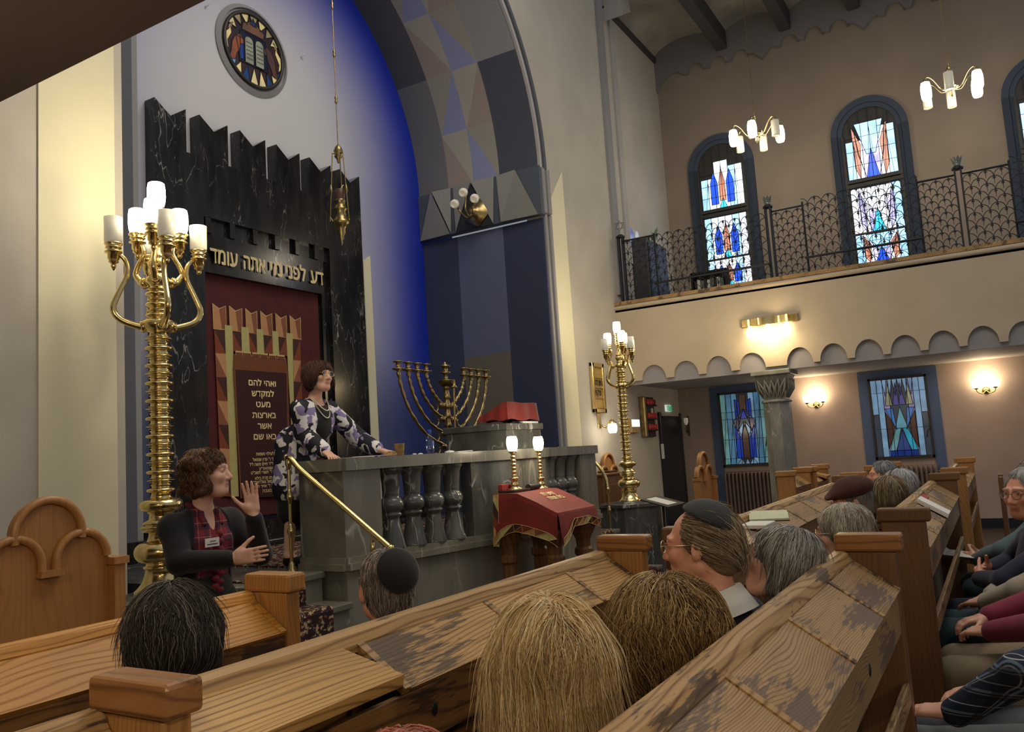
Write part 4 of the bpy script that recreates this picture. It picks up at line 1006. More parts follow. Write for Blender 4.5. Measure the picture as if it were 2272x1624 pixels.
# ------------------------------------------------------------------ two tall candelabra of polished brass
def candelabrum(cx, cy, zb, sc, label, rot, lit_low, lit_up):
    t = thing('candelabrum', (cx, cy, zb), label, 'candelabrum', 'brass candelabra beside the ark')
    c = Vector((cx, cy, zb)); Z = lambda h: h * sc
    P = [(0.155, 0), (0.155, 0.012), (0.135, 0.03), (0.112, 0.06), (0.098, 0.10), (0.092, 0.135), (0.104, 0.14), (0.104, 0.15), (0.088, 0.155), (0.088, 0.168)]
    for i in range(13):            # big bulb
        a = -math.pi / 2 + math.pi * i / 12; P.append((0.088 + 0.066 * math.cos(a), 0.232 + 0.062 * math.sin(a)))
    P += [(0.080, 0.30), (0.072, 0.325), (0.072, 0.345), (0.108, 0.350), (0.108, 0.356), (0.080, 0.365), (0.120, 0.372), (0.120, 0.378), (0.080, 0.388), (0.105, 0.395), (0.105, 0.402), (0.070, 0.42), (0.066, 0.45), (0.078, 0.46)]
    for i in range(9):
        a = -math.pi / 2 + math.pi * i / 8; P.append((0.080 + 0.042 * math.cos(a), 0.502 + 0.036 * math.sin(a)))
    P += [(0.064, 0.545)]
    MB().lathe([(r * sc, Z(h)) for r, h in P], c, 28).build('base', M['brass'], t)
    S_ = [(0.060, 0.545)]; h = 0.575
    k = 0
    while h < 1.50:                # shaft of stacked rings: rounded ring, then three thin discs
        for i in range(6):
            a = -math.pi / 2 + math.pi * i / 5; S_.append((0.052 + 0.030 * math.cos(a), h + 0.014 + 0.014 * math.sin(a)))
        S_ += [(0.050, h + 0.036), (0.056, h + 0.042), (0.056, h + 0.048), (0.048, h + 0.050), (0.048, h + 0.056), (0.062, h + 0.058), (0.062, h + 0.061), (0.048, h + 0.063), (0.048, h + 0.068), (0.078, h + 0.070), (0.078, h + 0.0735), (0.048, h + 0.076), (0.048, h + 0.080), (0.062, h + 0.082), (0.062, h + 0.085), (0.050, h + 0.087), (0.056, h + 0.093), (0.050, h + 0.100)]
        h += 0.106; k += 1
    MB().lathe([(r * sc, Z(h_)) for r, h_ in S_], c, 24).build('shaft', M['brass'], t)
    U = [(0.05, 1.51), (0.05, 1.535), (0.085, 1.55), (0.102, 1.572), (0.098, 1.60), (0.062, 1.615)]
    hh = 1.62
    for q in range(3):
        U += [(0.046, hh), (0.070, hh + 0.010), (0.074, hh + 0.018), (0.070, hh + 0.026), (0.046, hh + 0.034), (0.046, hh + 0.042), (0.064, hh + 0.045), (0.064, hh + 0.049), (0.046, hh + 0.053)]; hh += 0.066
    U += [(0.046, 1.82), (0.05, 1.83), (0.07, 1.845), (0.07, 1.868), (0.05, 1.885), (0.042, 1.90), (0.052, 1.906), (0.052, 1.912), (0.040, 1.918), (0.052, 1.935), (0.060, 1.958), (0.052, 1.98), (0.042, 1.992), (0.050, 2.0), (0.050, 2.008), (0.028, 2.03), (0.024, 2.14), (0.032, 2.146), (0.028, 2.16)]
    for q in range(4): U += [(0.028, 2.16 + q * 0.034), (0.042, 2.168 + q * 0.034), (0.042, 2.180 + q * 0.034), (0.028, 2.188 + q * 0.034)]
    U += [(0.052, 2.302), (0.052, 2.312), (0.03, 2.316)]
    MB().lathe([(r * sc, Z(h_)) for r, h_ in U], c, 24).build('upper_stem', M['brass'], t)
    def shade(p, lit, r=0.052, hgt=0.155):
        if lit: prof = [(r * 0.80, 0), (r * 0.96, hgt * 0.18), (r * 1.04, hgt * 0.45), (r * 1.02, hgt * 0.75), (r * 0.92, hgt * 0.97), (r * 0.80, hgt)]
        else: prof = [(r * 0.86, 0), (r * 0.98, 0.008), (r, hgt), (r * 0.93, hgt), (r * 0.90, 0.02)]
        MB().lathe([(a * sc, b * sc) for a, b in prof], p, 20).build('lamp_shade', M['lit'] if lit else M['opal'], t)
    cup = [(0.010, -0.105), (0.004, -0.125), (0.016, -0.10), (0.013, -0.085), (0.030, -0.075), (0.026, -0.062), (0.034, -0.055), (0.034, -0.02), (0.050, -0.016), (0.050, -0.010), (0.036, -0.006), (0.036, 0.006), (0.046, 0.010), (0.046, 0.016), (0.036, 0.02), (0.052, 0.034), (0.052, 0.042), (0.040, 0.046)]
    def arm(a, h0, h1, r1, bulge, lit):
        d = Vector((math.cos(a), math.sin(a), 0)); V = lambda r, h_: c + d * r * sc + Vector((0, 0, Z(h_)))
        H = h1 - h0
        pts = spline([V(0.055, h0), V(0.11, h0 - 0.005), V(bulge * 0.85, h0 + H * 0.08), V(bulge, h0 + H * 0.24), V(bulge * 0.88, h0 + H * 0.46), V(r1 * 0.70, h0 + H * 0.74), V(r1 * 0.72, h0 + H * 0.93), V(r1 * 0.86, h1 + 0.01), V(r1, h1 - 0.015)], 6)
        m = len(pts); rs = [0.021 * sc * (1.05 - 0.45 * i / m) for i in range(m)]
        b = MB().tube(pts, rs, 10)
        ad = (pts[5] - pts[2]).normalized()
        b.lathe([(0.022 * sc, -0.016), (0.034 * sc, -0.012), (0.036 * sc, 0), (0.034 * sc, 0.012), (0.022 * sc, 0.016)], pts[4], 12, axis=ad)
        b.build('arm', M['brass'], t)
        e = V(r1, h1 + 0.04)
        MB().lathe([(x * sc, y * sc) for x, y in cup], e, 16).build('candle_cup', M['brass'], t)
        shade(e + Vector((0, 0, 0.044 * sc)), lit)
        return e
    for k, l in enumerate(lit_low): arm(rot + k * math.pi / 2, 1.575, 1.985, 0.245, 0.250, l)
    for k, l in enumerate(lit_up): arm(rot + 0.17 + k * 2 * math.pi / len(lit_up), 1.857, 2.085, 0.140, 0.155, l)
    shade(c + Vector((0, 0, Z(2.316))), True)
    point('candelabrum_light', c + Vector((0.1, -0.15, Z(2.85))), 8, (1, 0.84, 0.56), 0.12)
    point('candelabrum_light', c + Vector((0.30, -0.62, Z(2.35))), 20, (1, 0.84, 0.56), 0.12)
CL = at(361, 1312, z=0.85); CR = at(1398, 1111, z=0.86)
def plinth(c, zt_, label, r=0.40):
    t = thing('marble_plinth', (c.x, c.y, 0), label, 'plinth')
    MB().lathe([(r, 0), (r, zt_ - 0.06)], (c.x, c.y, 0), 6, smooth=False, a0=0.2).build('block', M['marble_dark'], t)
    MB().lathe([(r + 0.02, zt_ - 0.06), (r + 0.02, zt_ - 0.025), (0.22, zt_ - 0.02), (0.21, zt_)], (c.x, c.y, 0), 6, smooth=False, a0=0.2).build('top_slab', M['marble_dark'], t)
plinth(CL, 0.85, 'dark marble plinth under the near candelabrum', 0.30); plinth(CR, 0.86, 'dark marble plinth under the far candelabrum')
candelabrum(CL.x, CL.y, 0.85, 1.0, 'tall brass candelabrum left of the ark with branching lamps', -0.42, (False, False, False, False), (True, True, True))
candelabrum(CR.x, CR.y, 0.86, 0.915, 'tall brass candelabrum right of the parapet beside the gallery', -0.42, (False, False, False, False), (True, True, True))

# ------------------------------------------------------------------ menorah on the platform
def menorah():
    cx, cy = 6.43, 4.50; X = lambda px: at(px, 820, y=cy).x; Zp = lambda py: at(985, py, y=cy).z
    t = thing('menorah', (cx, cy, PZ), 'old bronze eight branched menorah behind the parapet', 'menorah')
    zt_, zb = 2.345, Zp(952)
    stem = [(0.19, PZ), (0.19, PZ + 0.03), (0.12, PZ + 0.06), (0.05, PZ + 0.12), (0.035, PZ + 0.3)]
    z = PZ + 0.3
    while z < zt_ - 0.16:
        stem += [(0.026, z), (0.040, z + 0.014), (0.028, z + 0.03), (0.024, z + 0.075)]; z += 0.09
    stem += [(0.024, zt_ - 0.15), (0.085, zt_ - 0.085), (0.085, zt_ - 0.08), (0.02, zt_ - 0.075), (0.02, zt_ - 0.02), (0.05, zt_ - 0.012), (0.05, zt_), (0.024, zt_ + 0.005), (0.026, zt_ + 0.05), (0.05, zt_ + 0.055), (0.05, zt_ + 0.06), (0.02, zt_ + 0.075), (0.004, zt_ + 0.10)]
    MB().lathe(stem, (cx, cy, 0), 16).build('stem', M['brass_old'], t)
    MB().tube([(cx + 0.035, cy - 0.05, zt_ - 0.62), (cx + 0.045, cy - 0.055, zt_ - 0.15)], 0.010, 6).lathe([(0.012, 0), (0.04, 0.01), (0.018, 0.03), (0.018, 0.07), (0.022, 0.08)], (cx + 0.045, cy - 0.055, zt_ - 0.16), 10).build('servant_light', M['brass_old'], t)
    rad = [0.31, 0.445, 0.58, 0.72]; zj = [zt_ - 0.31, zt_ - 0.44, zt_ - 0.58, zt_ - 0.70]
    for r, z0 in zip(rad, zj):
        for s in (-1, 1):
            p = spline([(cx + s * 0.03, cy, z0), (cx + s * 0.08, cy, z0 + 0.005), (cx + s * r * 0.50, cy, z0 + (zt_ - z0) * 0.16), (cx + s * r * 0.80, cy, z0 + (zt_ - z0) * 0.45), (cx + s * r * 0.95, cy, z0 + (zt_ - z0) * 0.74), (cx + s * r, cy, zt_ - 0.02)], 10)
            rs = [0.010 + 0.007 * abs(math.sin(i * math.pi / 5)) ** 0.5 for i in range(len(p))]
            b = MB().tube(p, rs, 8)
            j = Vector((cx + s * 0.10, cy, z0 - 0.01))
            b.lathe([(0.01, -0.05), (0.028, -0.03), (0.034, 0.0), (0.014, 0.03)], j, 8, axis=(s, 0, 0.25))
            b.tube([j + Vector((s * a * 0.05 + s * 0.06, 0, -0.035 + 0.0)) + Vector((s * 0.03 * math.cos(w), 0, 0.03 * math.sin(w))) for a, w in zip(smoothstep(0, 1, 12), smoothstep(1.2, 5.5, 12))], 0.007, 6)
            b.build('branch', M['brass_old'], t)
            MB().lathe([(0.014, -0.07), (0.02, -0.05), (0.012, -0.03), (0.055, -0.012), (0.055, -0.006), (0.020, 0.0), (0.020, 0.045), (0.045, 0.052), (0.045, 0.058), (0.018, 0.060)], (cx + s * r, cy, zt_), 12).build('oil_cup', M['brass_old'], t)
menorah()

# three-armed wall lamp on the impost band
def band_lamp():
    x0 = ACX + AR - 0.07; y0 = at(1060, 480, x=x0).y; zc = 4.86
    t = thing('wall_lamp', (x0, y0, zc), 'brass three-armed wall lamp with unlit white shades on the arch band', 'lamp')
    MB().lathe([(0.20, 0.0), (0.18, 0.02), (0.10, 0.06), (0.06, 0.12), (0.02, 0.15)], (x0, y0 + 0.02, zc), 5, axis=(-1, 0, 0), a0=0.6).build('back_plate', M['brass_old'], t)
    for px, py in ((1012, 450), (1031, 425), (1056, 438)):
        e = at(px, py, x=x0 - 0.30)
        p = spline([(x0 - 0.08, y0, zc), (x0 - 0.20, (y0 * 2 + e.y) / 3, zc - 0.10), (x0 - 0.30, (y0 + e.y * 2) / 3, zc - 0.02), (x0 - 0.24, e.y + 0.02, e.z - 0.03), (e.x + 0.04, e.y, e.z)], 7)
        MB().tube(p, 0.014, 8).build('arm', M['brass_old'], t)
        MB().lathe([(0.03, 0.0), (0.052, 0.02), (0.062, 0.06), (0.055, 0.10), (0.038, 0.125), (0.034, 0.11), (0.020, 0.09)], e, 14, axis=(-0.85, -0.2, -0.45)).build('lamp_shade', M['opal'], t)
band_lamp()
# ------------------------------------------------------------------ pews with sloping book desks
def post(parent, x, yr, m, capm, zt_=1.2, nm='end_post'):
    """end board with a bevelled cap; part of its pew"""
    p = MB().cbox((x - 0.028, yr - 0.165, 0.0), (x + 0.028, yr + 0.0, zt_ - 0.055), 0.006)
    p.cbox((x - 0.028, yr - 0.02, 0.0), (x + 0.028, yr + 0.24, 0.50), 0.006)
    o = p.build(nm, M[m], parent)
    MB().cbox((x - 0.036, yr - 0.185, zt_ - 0.055), (x + 0.036, yr + 0.01, zt_), 0.009).build('post_cap', M[capm], parent)
def pew(x0, x1, yr, n, desk, rail, face, label, posts=(), pm='wood_post', capm='wood_cap', opened=(), group='pews facing the ark', divs=None, lock=()):
    t = thing('pew', ((x0 + x1) / 2, yr, 0), label, 'pew', group)
    g = MB()
    prof = [(yr + 0.022, 1.105), (yr + 0.022, 1.135), (yr + 0.012, 1.148), (yr - 0.012, 1.150), (yr - 0.028, 1.143), (yr - 0.040, 1.122), (yr - 0.040, 1.105)]
    g.prism([(x0, y, z) for y, z in prof], (x1 - x0, 0, 0))
    g.build('top_rail', M[rail], t)
    sl = (1.115 - 1.034) / 0.122
    def lidpts(yo, zo):
        return (yr - 0.040 + yo, 1.118 + zo), (yr - 0.168 + yo, 1.034 + zo)
    ds = divs or smoothstep(x0, x1, n + 1)
    for i in range(n):
        a, b = ds[i] + 0.008, ds[i + 1] - 0.008
        if i in opened:            # lid swung up level, like a shelf
            b2 = b - (0.05 if desk == 'wood_desk' else 0)
            MB().prism([(a, yr - 0.030, 1.126), (a, yr - 0.205, 1.082), (a, yr - 0.200, 1.058), (a, yr - 0.030, 1.104)], (b2 - a, 0, 0)).build('desk_lid', M['wood_desk_clean' if desk == 'wood_desk' else desk], t)
            MB().cbox((b - 0.035, yr - 0.10, 0.99), (b - 0.02, yr - 0.085, 1.10), 0.003).build('lid_strut', M['iron'], t)
        else:
            (ya, za), (yb, zb) = lidpts(0, 0)
            nrm = Vector((0, -(za - zb), -(ya - yb))).normalized() * -0.016
            q = MB().prism([(a, ya, za), (a, yb, zb), (a, yb + 0.011, zb - 0.012), (a, ya + 0.011, za - 0.014)], (b - a, 0, 0))
            q.build('desk_lid', M[desk], t)
    for i in range(n + 1):         # battens between the lids
        x = min(max(ds[i], x0 + 0.012), x1 - 0.012)
        (ya, za), (yb, zb) = lidpts(0, 0.004)
        MB().prism([(x - 0.011, ya, za), (x - 0.011, yb, zb), (x - 0.011, yb + 0.01, zb - 0.014), (x - 0.011, ya + 0.01, za - 0.014)], (0.022, 0, 0)).build('batten', M[rail], t)
    MB().cbox((x0, yr - 0.158, 0.905), (x1, yr - 0.140, 1.022), 0.003).build('front_board', M[face], t)
    MB().box((x0, yr - 0.135, 0.86), (x1, yr - 0.01, 0.875)).cbox((x0, yr - 0.165, 0.70), (x1, yr - 0.145, 0.76), 0.004).build('book_shelf', M[face], t)
    MB().box((x0, yr - 0.012, 0.12), (x1, yr + 0.018, 1.11)).build('back_panel', M[face], t)
    MB().cbox((x0, yr + 0.02, 0.415), (x1, yr + 0.38, 0.445), 0.006).build('seat', M[rail], t)
    MB().box((x0 + 0.02, yr + 0.30, 0.0), (x1 - 0.02, yr + 0.325, 0.415)).build('seat_front', M[face], t)
    for lx in lock:
        q = MB().ball((lx, yr - 0.158, 0.965), 0.016, 10, (0.7, 0.25, 1.0)); q.build('lock_plate', M['iron'], t)
    for x in posts: post(t, x, yr, pm, capm)
    return t
pew(-0.6, 1.80, 2.05, 3, 'wood_desk_orange', 'wood_desk_orange', 'wood_face', 'orange pine pew with book desk nearest the guide, front row at left', (1.832,), 'wood_post', 'wood_post', divs=[-0.6, 0.35, 1.36, 1.80])
pew(-0.6, 0.825, 1.30, 2, 'wood_desk_grey', 'wood_rail', 'wood_face', 'worn pine pew at lower left corner ending at the square capped post')
p2 = pew(0.885, 2.77, 1.30, 4, 'wood_desk', 'wood_rail', 'wood_face', 'worn pine pew with four book desks behind the man in black velvet cap', (0.855, 2.80), 'wood_post', 'wood_cap', opened=(0,), divs=[0.885, 1.42, 1.93, 2.43, 2.77], lock=(1.52,))
pew(0.30, 2.775, 0.478, 5, 'wood_desk_grey', 'wood_rail', 'wood_desk_grey', 'grey brown worn pew with book desks in the near right foreground', (2.806,), 'wood_post_dark', 'wood_cap', divs=[0.30, 0.85, 1.40, 1.875, 2.36, 2.775], lock=(2.1,))
pew(3.10, 6.77, 1.15, 7, 'wood_desk_grey', 'wood_rail', 'wood_desk_grey', 'worn pew across the aisle with an open prayer book on its raised lid', (3.07, 6.80), 'wood_post_dark', 'wood_post_dark', opened=(0,), divs=[3.10, 3.90, 4.38, 4.86, 5.34, 5.82, 6.30, 6.77])
pew(3.76, 6.56, 0.46, 6, 'wood_desk_grey', 'wood_rail', 'wood_desk_grey', 'worn pew across the aisle with a grey folder lying on its desk', (3.72, 6.59), 'wood_post_dark', 'wood_post_dark')
pew(2.2, 6.6, -0.36, 6, 'wood_desk_grey', 'wood_rail', 'wood_face', 'pew under the seated visitors along the right edge')
pew(7.43, 9.66, 0.43, 4, 'wood_desk', 'wood_rail', 'wood_face', 'light pew under the right gallery, the one nearest the right edge', (7.40, 9.69), 'wood_post', 'wood_post')
pew(7.31, 8.63, 1.16, 3, 'wood_desk', 'wood_rail', 'wood_face', 'light pew under the right gallery behind the brown beret', (7.28, 8.66), 'wood_post', 'wood_post')
pew(8.74, 9.38, 1.10, 1, 'wood_desk', 'wood_rail', 'wood_face', 'short light pew before the radiator of the second square window', (9.41,), 'wood_post', 'wood_post')
pew(9.08, 9.69, 1.86, 2, 'wood_desk', 'wood_rail', 'wood_face', 'short light pew right of the marble column with raised desk lid', (9.05, 9.72), 'wood_post', 'wood_post', opened=(1,))
pew(8.22, 8.94, 1.90, 1, 'wood_desk', 'wood_rail', 'wood_face', 'short pew with tall brown end board at the foot of the marble column', (8.19, 8.97), 'wood_post', 'wood_post')

# books and papers left on the desks
def open_book(c, wdt, dep, ang, label, group=None):
    t = thing('open_book', c, label, 'book', group); R = Matrix.Rotation(ang, 3, 'Z'); c = Vector(c)
    F = lambda x, y, z: c + R @ Vector((x, y, z))
    cv = MB(); 
    for s in (-1, 1): cv.add([F(0, -dep / 2, 0.001), F(s * wdt, -dep / 2, 0.004), F(s * wdt, dep / 2, 0.004), F(0, dep / 2, 0.001), F(0, -dep / 2, 0.006), F(s * wdt, -dep / 2, 0.009), F(s * wdt, dep / 2, 0.009), F(0, dep / 2, 0.006)], [(0, 1, 2, 3), (4, 5, 6, 7), (0, 1, 5, 4), (1, 2, 6, 5), (2, 3, 7, 6)])
    cv.build('cover', M['book_dark'], t)
    for s in (-1, 1):
        g = MB(); xs = smoothstep(0.002, wdt * 0.96, 9); zz = [0.010 + 0.030 * math.sin(math.pi * (0.12 + 0.80 * i / 8)) for i in range(9)]
        A = [F(s * x, -dep * 0.48, z) for x, z in zip(xs, zz)]; B = [F(s * x, dep * 0.48, z) for x, z in zip(xs, zz)]
        g.quadstrip(A, B, True); g.quadstrip([F(s * x, -dep * 0.48, 0.008) for x in xs], A); g.quadstrip(B, [F(s * x, dep * 0.48, 0.008) for x in xs]); g.quadstrip([A[-1], B[-1]], [F(s * wdt * 0.96, -dep * 0.48, 0.008), F(s * wdt * 0.96, dep * 0.48, 0.008)])
        g.build('page_block', M['page'], t)
    return t
b0 = at(1640, 1146, z=1.13)
open_book((b0.x, 1.04, 1.112), 0.15, 0.19, 0.25, 'large open prayer book with cream pages on the raised desk lid')
single('prayer_book', MB().cbox((b0.x - 0.40, 0.96, 1.108), (b0.x - 0.20, 1.08, 1.126), 0.003), M['paper'], 'small white book lying beside the large open prayer book', 'book')
fa = Vector((4.93, 0.4, 1.1))
g = MB().prism([(fa.x, 0.425, 1.125), (fa.x, 0.285, 1.040), (fa.x, 0.278, 1.060), (fa.x, 0.418, 1.145)], (0.20, 0, 0))
single('folder', g, M['white'], 'pale grey folder lying across the sloping desk beyond the aisle', 'folder')
g = MB().prism([(fa.x + 0.22, 0.43, 1.127), (fa.x + 0.22, 0.40, 1.108), (fa.x + 0.22, 0.394, 1.120), (fa.x + 0.22, 0.424, 1.140)], (0.24, 0, 0))
single('book', g, M['book_red'], 'thin red book at the top of the desk beside the grey folder', 'book')

# ------------------------------------------------------------------ carved seats with three-lobed backs
def lobed_seat(c, hw, label, yaw=0.0, sc=1.0, zt_=1.43, dep=0.34):
    t = thing('lobed_chair', (c[0], c[1], 0), label, 'chair', 'oak chairs with lobed backs')
    cx, cy = c; R = Matrix.Rotation(yaw, 3, 'Z'); F = lambda x, y, z: Vector((cx, cy, 0)) + R @ Vector((x * sc, y * sc, 0)) + Vector((0, 0, z))
    rc, rs = hw * 0.55, hw * 0.44; zc = zt_ - rc; zs = zt_ - hw * 0.98; xs_ = hw * 0.53
    out = [(-hw, zs)] + [(-xs_ + rs * math.cos(a), zs + rs * math.sin(a)) for a in smoothstep(math.pi, math.pi * 0.62, 7)]
    out += [(rc * math.cos(a), zc + rc * math.sin(a)) for a in smoothstep(math.pi * 1.0, 0.0, 21)]
    out += [(xs_ + rs * math.cos(a), zs + rs * math.sin(a)) for a in smoothstep(math.pi * 0.38, 0, 7)] + [(hw, zs)]
    g = MB(); A = [F(x, 0.03, z) for x, z in out]; A0 = [F(x, 0.03, 0.0) for x, z in out]; B = [F(x, 0.06, z) for x, z in out]; B0 = [F(x, 0.06, 0.0) for x, z in out]
    g.quadstrip(A0, A); g.quadstrip(B, B0); g.quadstrip(A, B)
    g.build('back_board', M['wood_throne'], t)
    m = MB(); k_ = 0.020 * hw / 0.3
    for pp in ([(rc * 0.96 * math.cos(a), zc + rc * 0.96 * math.sin(a)) for a in smoothstep(math.pi * 1.06, -0.06 * math.pi, 25)],
               [(-xs_ + rs * 0.95 * math.cos(a), zs + rs * 0.95 * math.sin(a)) for a in smoothstep(math.pi, 0, 17)] + [(-xs_ + rs * 0.95, zs - hw * 0.12)],
               [(xs_ + rs * 0.95 * math.cos(a), zs + rs * 0.95 * math.sin(a)) for a in smoothstep(0, math.pi, 17)] + [(xs_ - rs * 0.95, zs - hw * 0.12)]):
        m.tube([F(x, 0.018, z) for x, z in pp], k_, 8)
    m.prism([F(x, -0.012, z) for x, z in ((-hw * 0.19, zs - hw * 0.20), (hw * 0.19, zs - hw * 0.20), (hw * 0.17, zs - hw * 0.10), (-hw * 0.17, zs - hw * 0.10))], tuple(F(0, 0.045, 0) - F(0, 0, 0)))
    m.build('lobe_moulding', M['wood_throne'], t)
    for s in (-1, 1):
        x = s * (hw + 0.02)
        MB().prism([F(x - 0.025, -dep, 0.0), F(x + 0.025, -dep, 0.0), F(x + 0.025, 0.06, 0.0), F(x - 0.025, 0.06, 0.0)], (0, 0, 0.62)).prism([F(x - 0.025, -0.02, 0.6), F(x + 0.025, -0.02, 0.6), F(x + 0.025, 0.06, 0.6), F(x - 0.025, 0.06, 0.6)], (0, 0, zs - 0.64)).prism([F(x - 0.035, -0.035, zs - 0.04), F(x + 0.035, -0.035, zs - 0.04), F(x + 0.035, 0.07, zs - 0.04), F(x - 0.035, 0.07, zs - 0.04)], (0, 0, 0.03)).build('side_panel', M['wood_throne'], t)
    MB().prism([F(-hw, -dep - 0.02, 0.43), F(hw, -dep - 0.02, 0.43), F(hw, 0.03, 0.43), F(-hw, 0.03, 0.43)], (0, 0, 0.035)).build('seat', M['wood_throne'], t)
    return t
pl = at(115, 1190, y=3.30)
lobed_seat((pl.x, 3.30), at(250, 1240, y=3.3).x - pl.x, 'tall oak chair with three-lobed back at the left edge behind the orange pew', 0.0, 1.0, at(115, 1106, y=3.30).z)
pr_ = at(1568, 1060, y=3.15)
lobed_seat((pr_.x, 3.15), 0.30, 'oak chair with three-lobed back seen edge on before the blue framed square window', 0.0, 1.0, at(1562, 1003, y=3.15).z)
p3 = at(1355, 1050, y=4.82)
lobed_seat((p3.x, 4.82), 0.32, 'oak chair with three-lobed back by the wall behind the far candelabrum', 0.0, 1.0, at(1352, 1006, y=4.82).z, dep=0.02)
cb = thing('cabinet', (at(1345, 1110, y=4.64).x, 4.64, 0), 'brown wooden desk cabinet behind the far candelabrum with a book on top', 'cabinet')
cc = WL[cb.name]
MB().cbox((cc.x - 0.30, 4.53, 0), (cc.x + 0.28, 4.75, 1.17), 0.006).build('body', M['wood_post_dark'], cb)
MB().cbox((cc.x - 0.32, 4.51, 1.17), (cc.x + 0.30, 4.76, 1.20), 0.006).build('top', M['wood_cap'], cb)
MB().cbox((cc.x - 0.24, 4.515, 0.15), (cc.x + 0.24, 4.53, 1.05), 0.004).build('door', M['wood_post_dark'], cb)
single('book', MB().cbox((cc.x - 0.02, 4.55, 1.20), (cc.x + 0.24, 4.72, 1.225), 0.004), M['book_dark'], 'dark closed book on top of the brown cabinet', 'book')
lc = thing('ladder_chair', (8.6, 0.05, 0), 'slatted brown chair by the wall behind the man in dark glasses', 'chair')
for s in (-0.22, 0.22): MB().cbox((8.6 + s - 0.02, 0.02, 0), (8.6 + s + 0.02, 0.06, 1.06), 0.005).build('back_post', M['wood_post_dark'], lc); MB().cbox((8.6 + s - 0.02, -0.36, 0), (8.6 + s + 0.02, -0.32, 0.45), 0.005).build('leg', M['wood_post_dark'], lc)
for k in range(6): MB().cbox((8.40, 0.03, 0.60 + 0.075 * k), (8.80, 0.05, 0.64 + 0.075 * k), 0.004).build('back_slat', M['wood_desk'], lc)
MB().cbox((8.36, -0.38, 0.44), (8.84, 0.06, 0.47), 0.006).build('seat', M['wood_post_dark'], lc)
# reading stand with papers beside the dark door
sx = at(1470, 1110, y=2.95)
ms = thing('music_stand', (sx.x, 2.95, 0), 'black metal reading stand with papers before the dark doorway', 'stand')
MB().tube([(sx.x, 2.95, 0.02), (sx.x, 2.95, sx.z - 0.04)], 0.014, 8).build('pole', M['black'], ms)
q = MB()
for k in range(3):
    a = k * 2.1; q.tube([(sx.x, 2.95, 0.14), (sx.x + 0.26 * math.cos(a), 2.95 + 0.26 * math.sin(a), 0.012)], 0.010, 6)
q.build('foot', M['black'], ms)
MB().prism([(sx.x - 0.26, 2.80, sx.z - 0.06), (sx.x + 0.24, 2.80, sx.z - 0.06), (sx.x + 0.24, 3.08, sx.z + 0.02), (sx.x - 0.26, 3.08, sx.z + 0.02)], (0, 0, 0.014)).build('tray', M['black'], ms)
single('paper_sheet', MB().prism([(sx.x - 0.18, 2.83, sx.z - 0.034), (sx.x + 0.08, 2.83, sx.z - 0.034), (sx.x + 0.08, 3.05, sx.z + 0.027), (sx.x - 0.18, 3.05, sx.z + 0.027)], (0, 0, 0.003)), M['paper'], 'white sheet lying on the black reading stand', 'paper')

